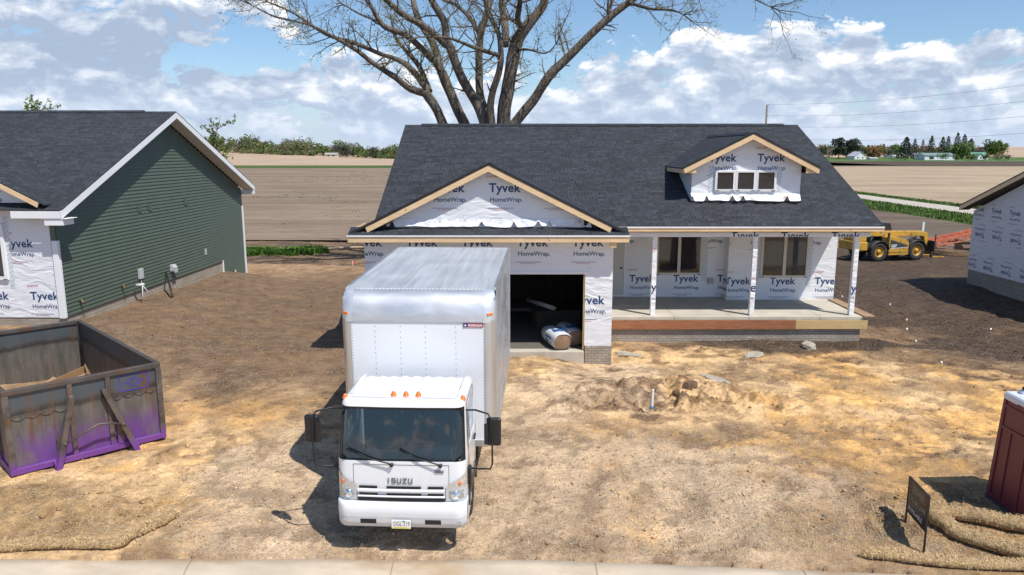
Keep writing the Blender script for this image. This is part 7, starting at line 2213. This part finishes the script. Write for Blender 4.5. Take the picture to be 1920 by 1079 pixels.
def straws(name, x, y, ln, label, c0=(.66, .47, .24), lift=.006):
    n = len(x); z = gz_many(x, y) + lift
    a = RS.rand(n) * 6.283; tl = (RS.rand(n) - .35) * .9
    d = np.stack([np.cos(a) * np.cos(tl), np.sin(a) * np.cos(tl), np.sin(tl)], -1) * ln[:, None]
    w_ = np.stack([-np.sin(a), np.cos(a), np.zeros(n)], -1) * (.0016 + .0016 * RS.rand(n))[:, None]
    p = np.stack([x, y, z + .01 * RS.rand(n)], -1)
    co = np.stack([p - d / 2 - w_, p - d / 2 + w_, p + d / 2 + w_, p + d / 2 - w_], 1).reshape(-1, 3)
    f = (np.arange(4)[None] + (np.arange(n) * 4)[:, None])
    c_ = np.array(c0)[None] * (.5 + .8 * RS.rand(n, 1))
    return mesh_np(name, co, f, np.repeat(np.clip(c_, 0, .8), 4, 0), label, .7)
x, y = scatter(30000, -10, 10.5, 10.5, 15, lambda x, y: np.clip(.95 * ell(x, y, (-8.2, 11.8), 3.2, 1.6) + .95 * ell(x, y, (6.6, 10.9), 2.8, 1.1) + .06, 0, 1) * (.35 + .9 * (fbm(x, y, 1.6, 3, 71) > .5)))
straws('straw_litter', x, y, .03 + .07 * RS.rand(len(x)), 'loose straw strewn behind the kerb')
# grass: the rank patch beyond the green house and sparse weeds
def blades(name, x, y, h, label, c0, w0=.02):
    n = len(x); z = gz_many(x, y) - .02
    a = RS.rand(n) * 6.283; lean_ = h * (.2 + .6 * RS.rand(n))
    w_ = np.stack([-np.sin(a), np.cos(a), np.zeros(n)], -1) * (w0 * (.6 + .8 * RS.rand(n)))[:, None]
    p = np.stack([x, y, z], -1); t_ = p + np.stack([np.cos(a) * lean_, np.sin(a) * lean_, h], -1)
    co = np.stack([p - w_, p + w_, t_ + w_ * .5, t_ - w_ * .5], 1).reshape(-1, 3)
    f = (np.arange(4)[None] + (np.arange(n) * 4)[:, None])
    c_ = np.array(c0)[None] * (.55 + .8 * RS.rand(n, 1)) * (1 + .3 * (RS.rand(n, 3) - .5))
    return mesh_np(name, co, f, np.repeat(np.clip(c_, 0, .8), 4, 0), label, .7)
x = -24 + RS.rand(30000) * 13; y = 50.3 + RS.rand(30000) * 4.8
k = (ell(x + (fbm(x, y, .5, 3, 3) - .5) * 3, y + (fbm(x, y, .7, 3, 9) - .5) * 2.5, (-20.2, 52.7), 6.2, 1.9, 0, .8) > .5 * RS.rand(len(x)) + .15) & (fbm(x, y, .9, 3, 15) > .38)
x, y = x[k], y[k]
blades('grass_patch', x, y, .18 + .42 * RS.rand(len(x)) * fbm(x, y, .8, 2, 4), 'rank green grass clump at the field edge beyond the green house', (.10, .20, .03), .035)
x = RS.rand(7000) * 520 - 300; y = 74 + RS.rand(7000) ** 1.1 * 200
k = (fbm(x, y, .035, 4, 19) > .53) & (x < 8)
x, y = x[k], y[k]; x = np.repeat(x, 10) + RS.randn(len(x) * 10) * .35; y = np.repeat(y, 10) + RS.randn(len(y) * 10) * .35
blades('field_sprouts', x, y, .12 + .16 * RS.rand(len(x)), 'green sprouts dotted over the stubble field', (.15, .19, .07), .07)
x = np.concatenate([47.5 + RS.rand(26000) * 7.3, 60.9 + RS.rand(9000) * 2.8]); y = 66 + RS.rand(35000) ** 1.3 * 110
blades('verge_grass', x, y, .16 + .25 * RS.rand(len(x)) * (fbm(x, y, .3, 3, 8) + .3), 'long grass on the verges of the gravel road', (.10, .165, .035), .05)

x, y = scatter(2600, -10, 12, 10.6, 30, lambda x, y: .5 + 0 * x)
straws('twig_litter', x, y, .05 + .14 * RS.rand(len(x)) ** 2, 'dark roots and bark slivers littering the lot', (.13, .09, .055), .01)
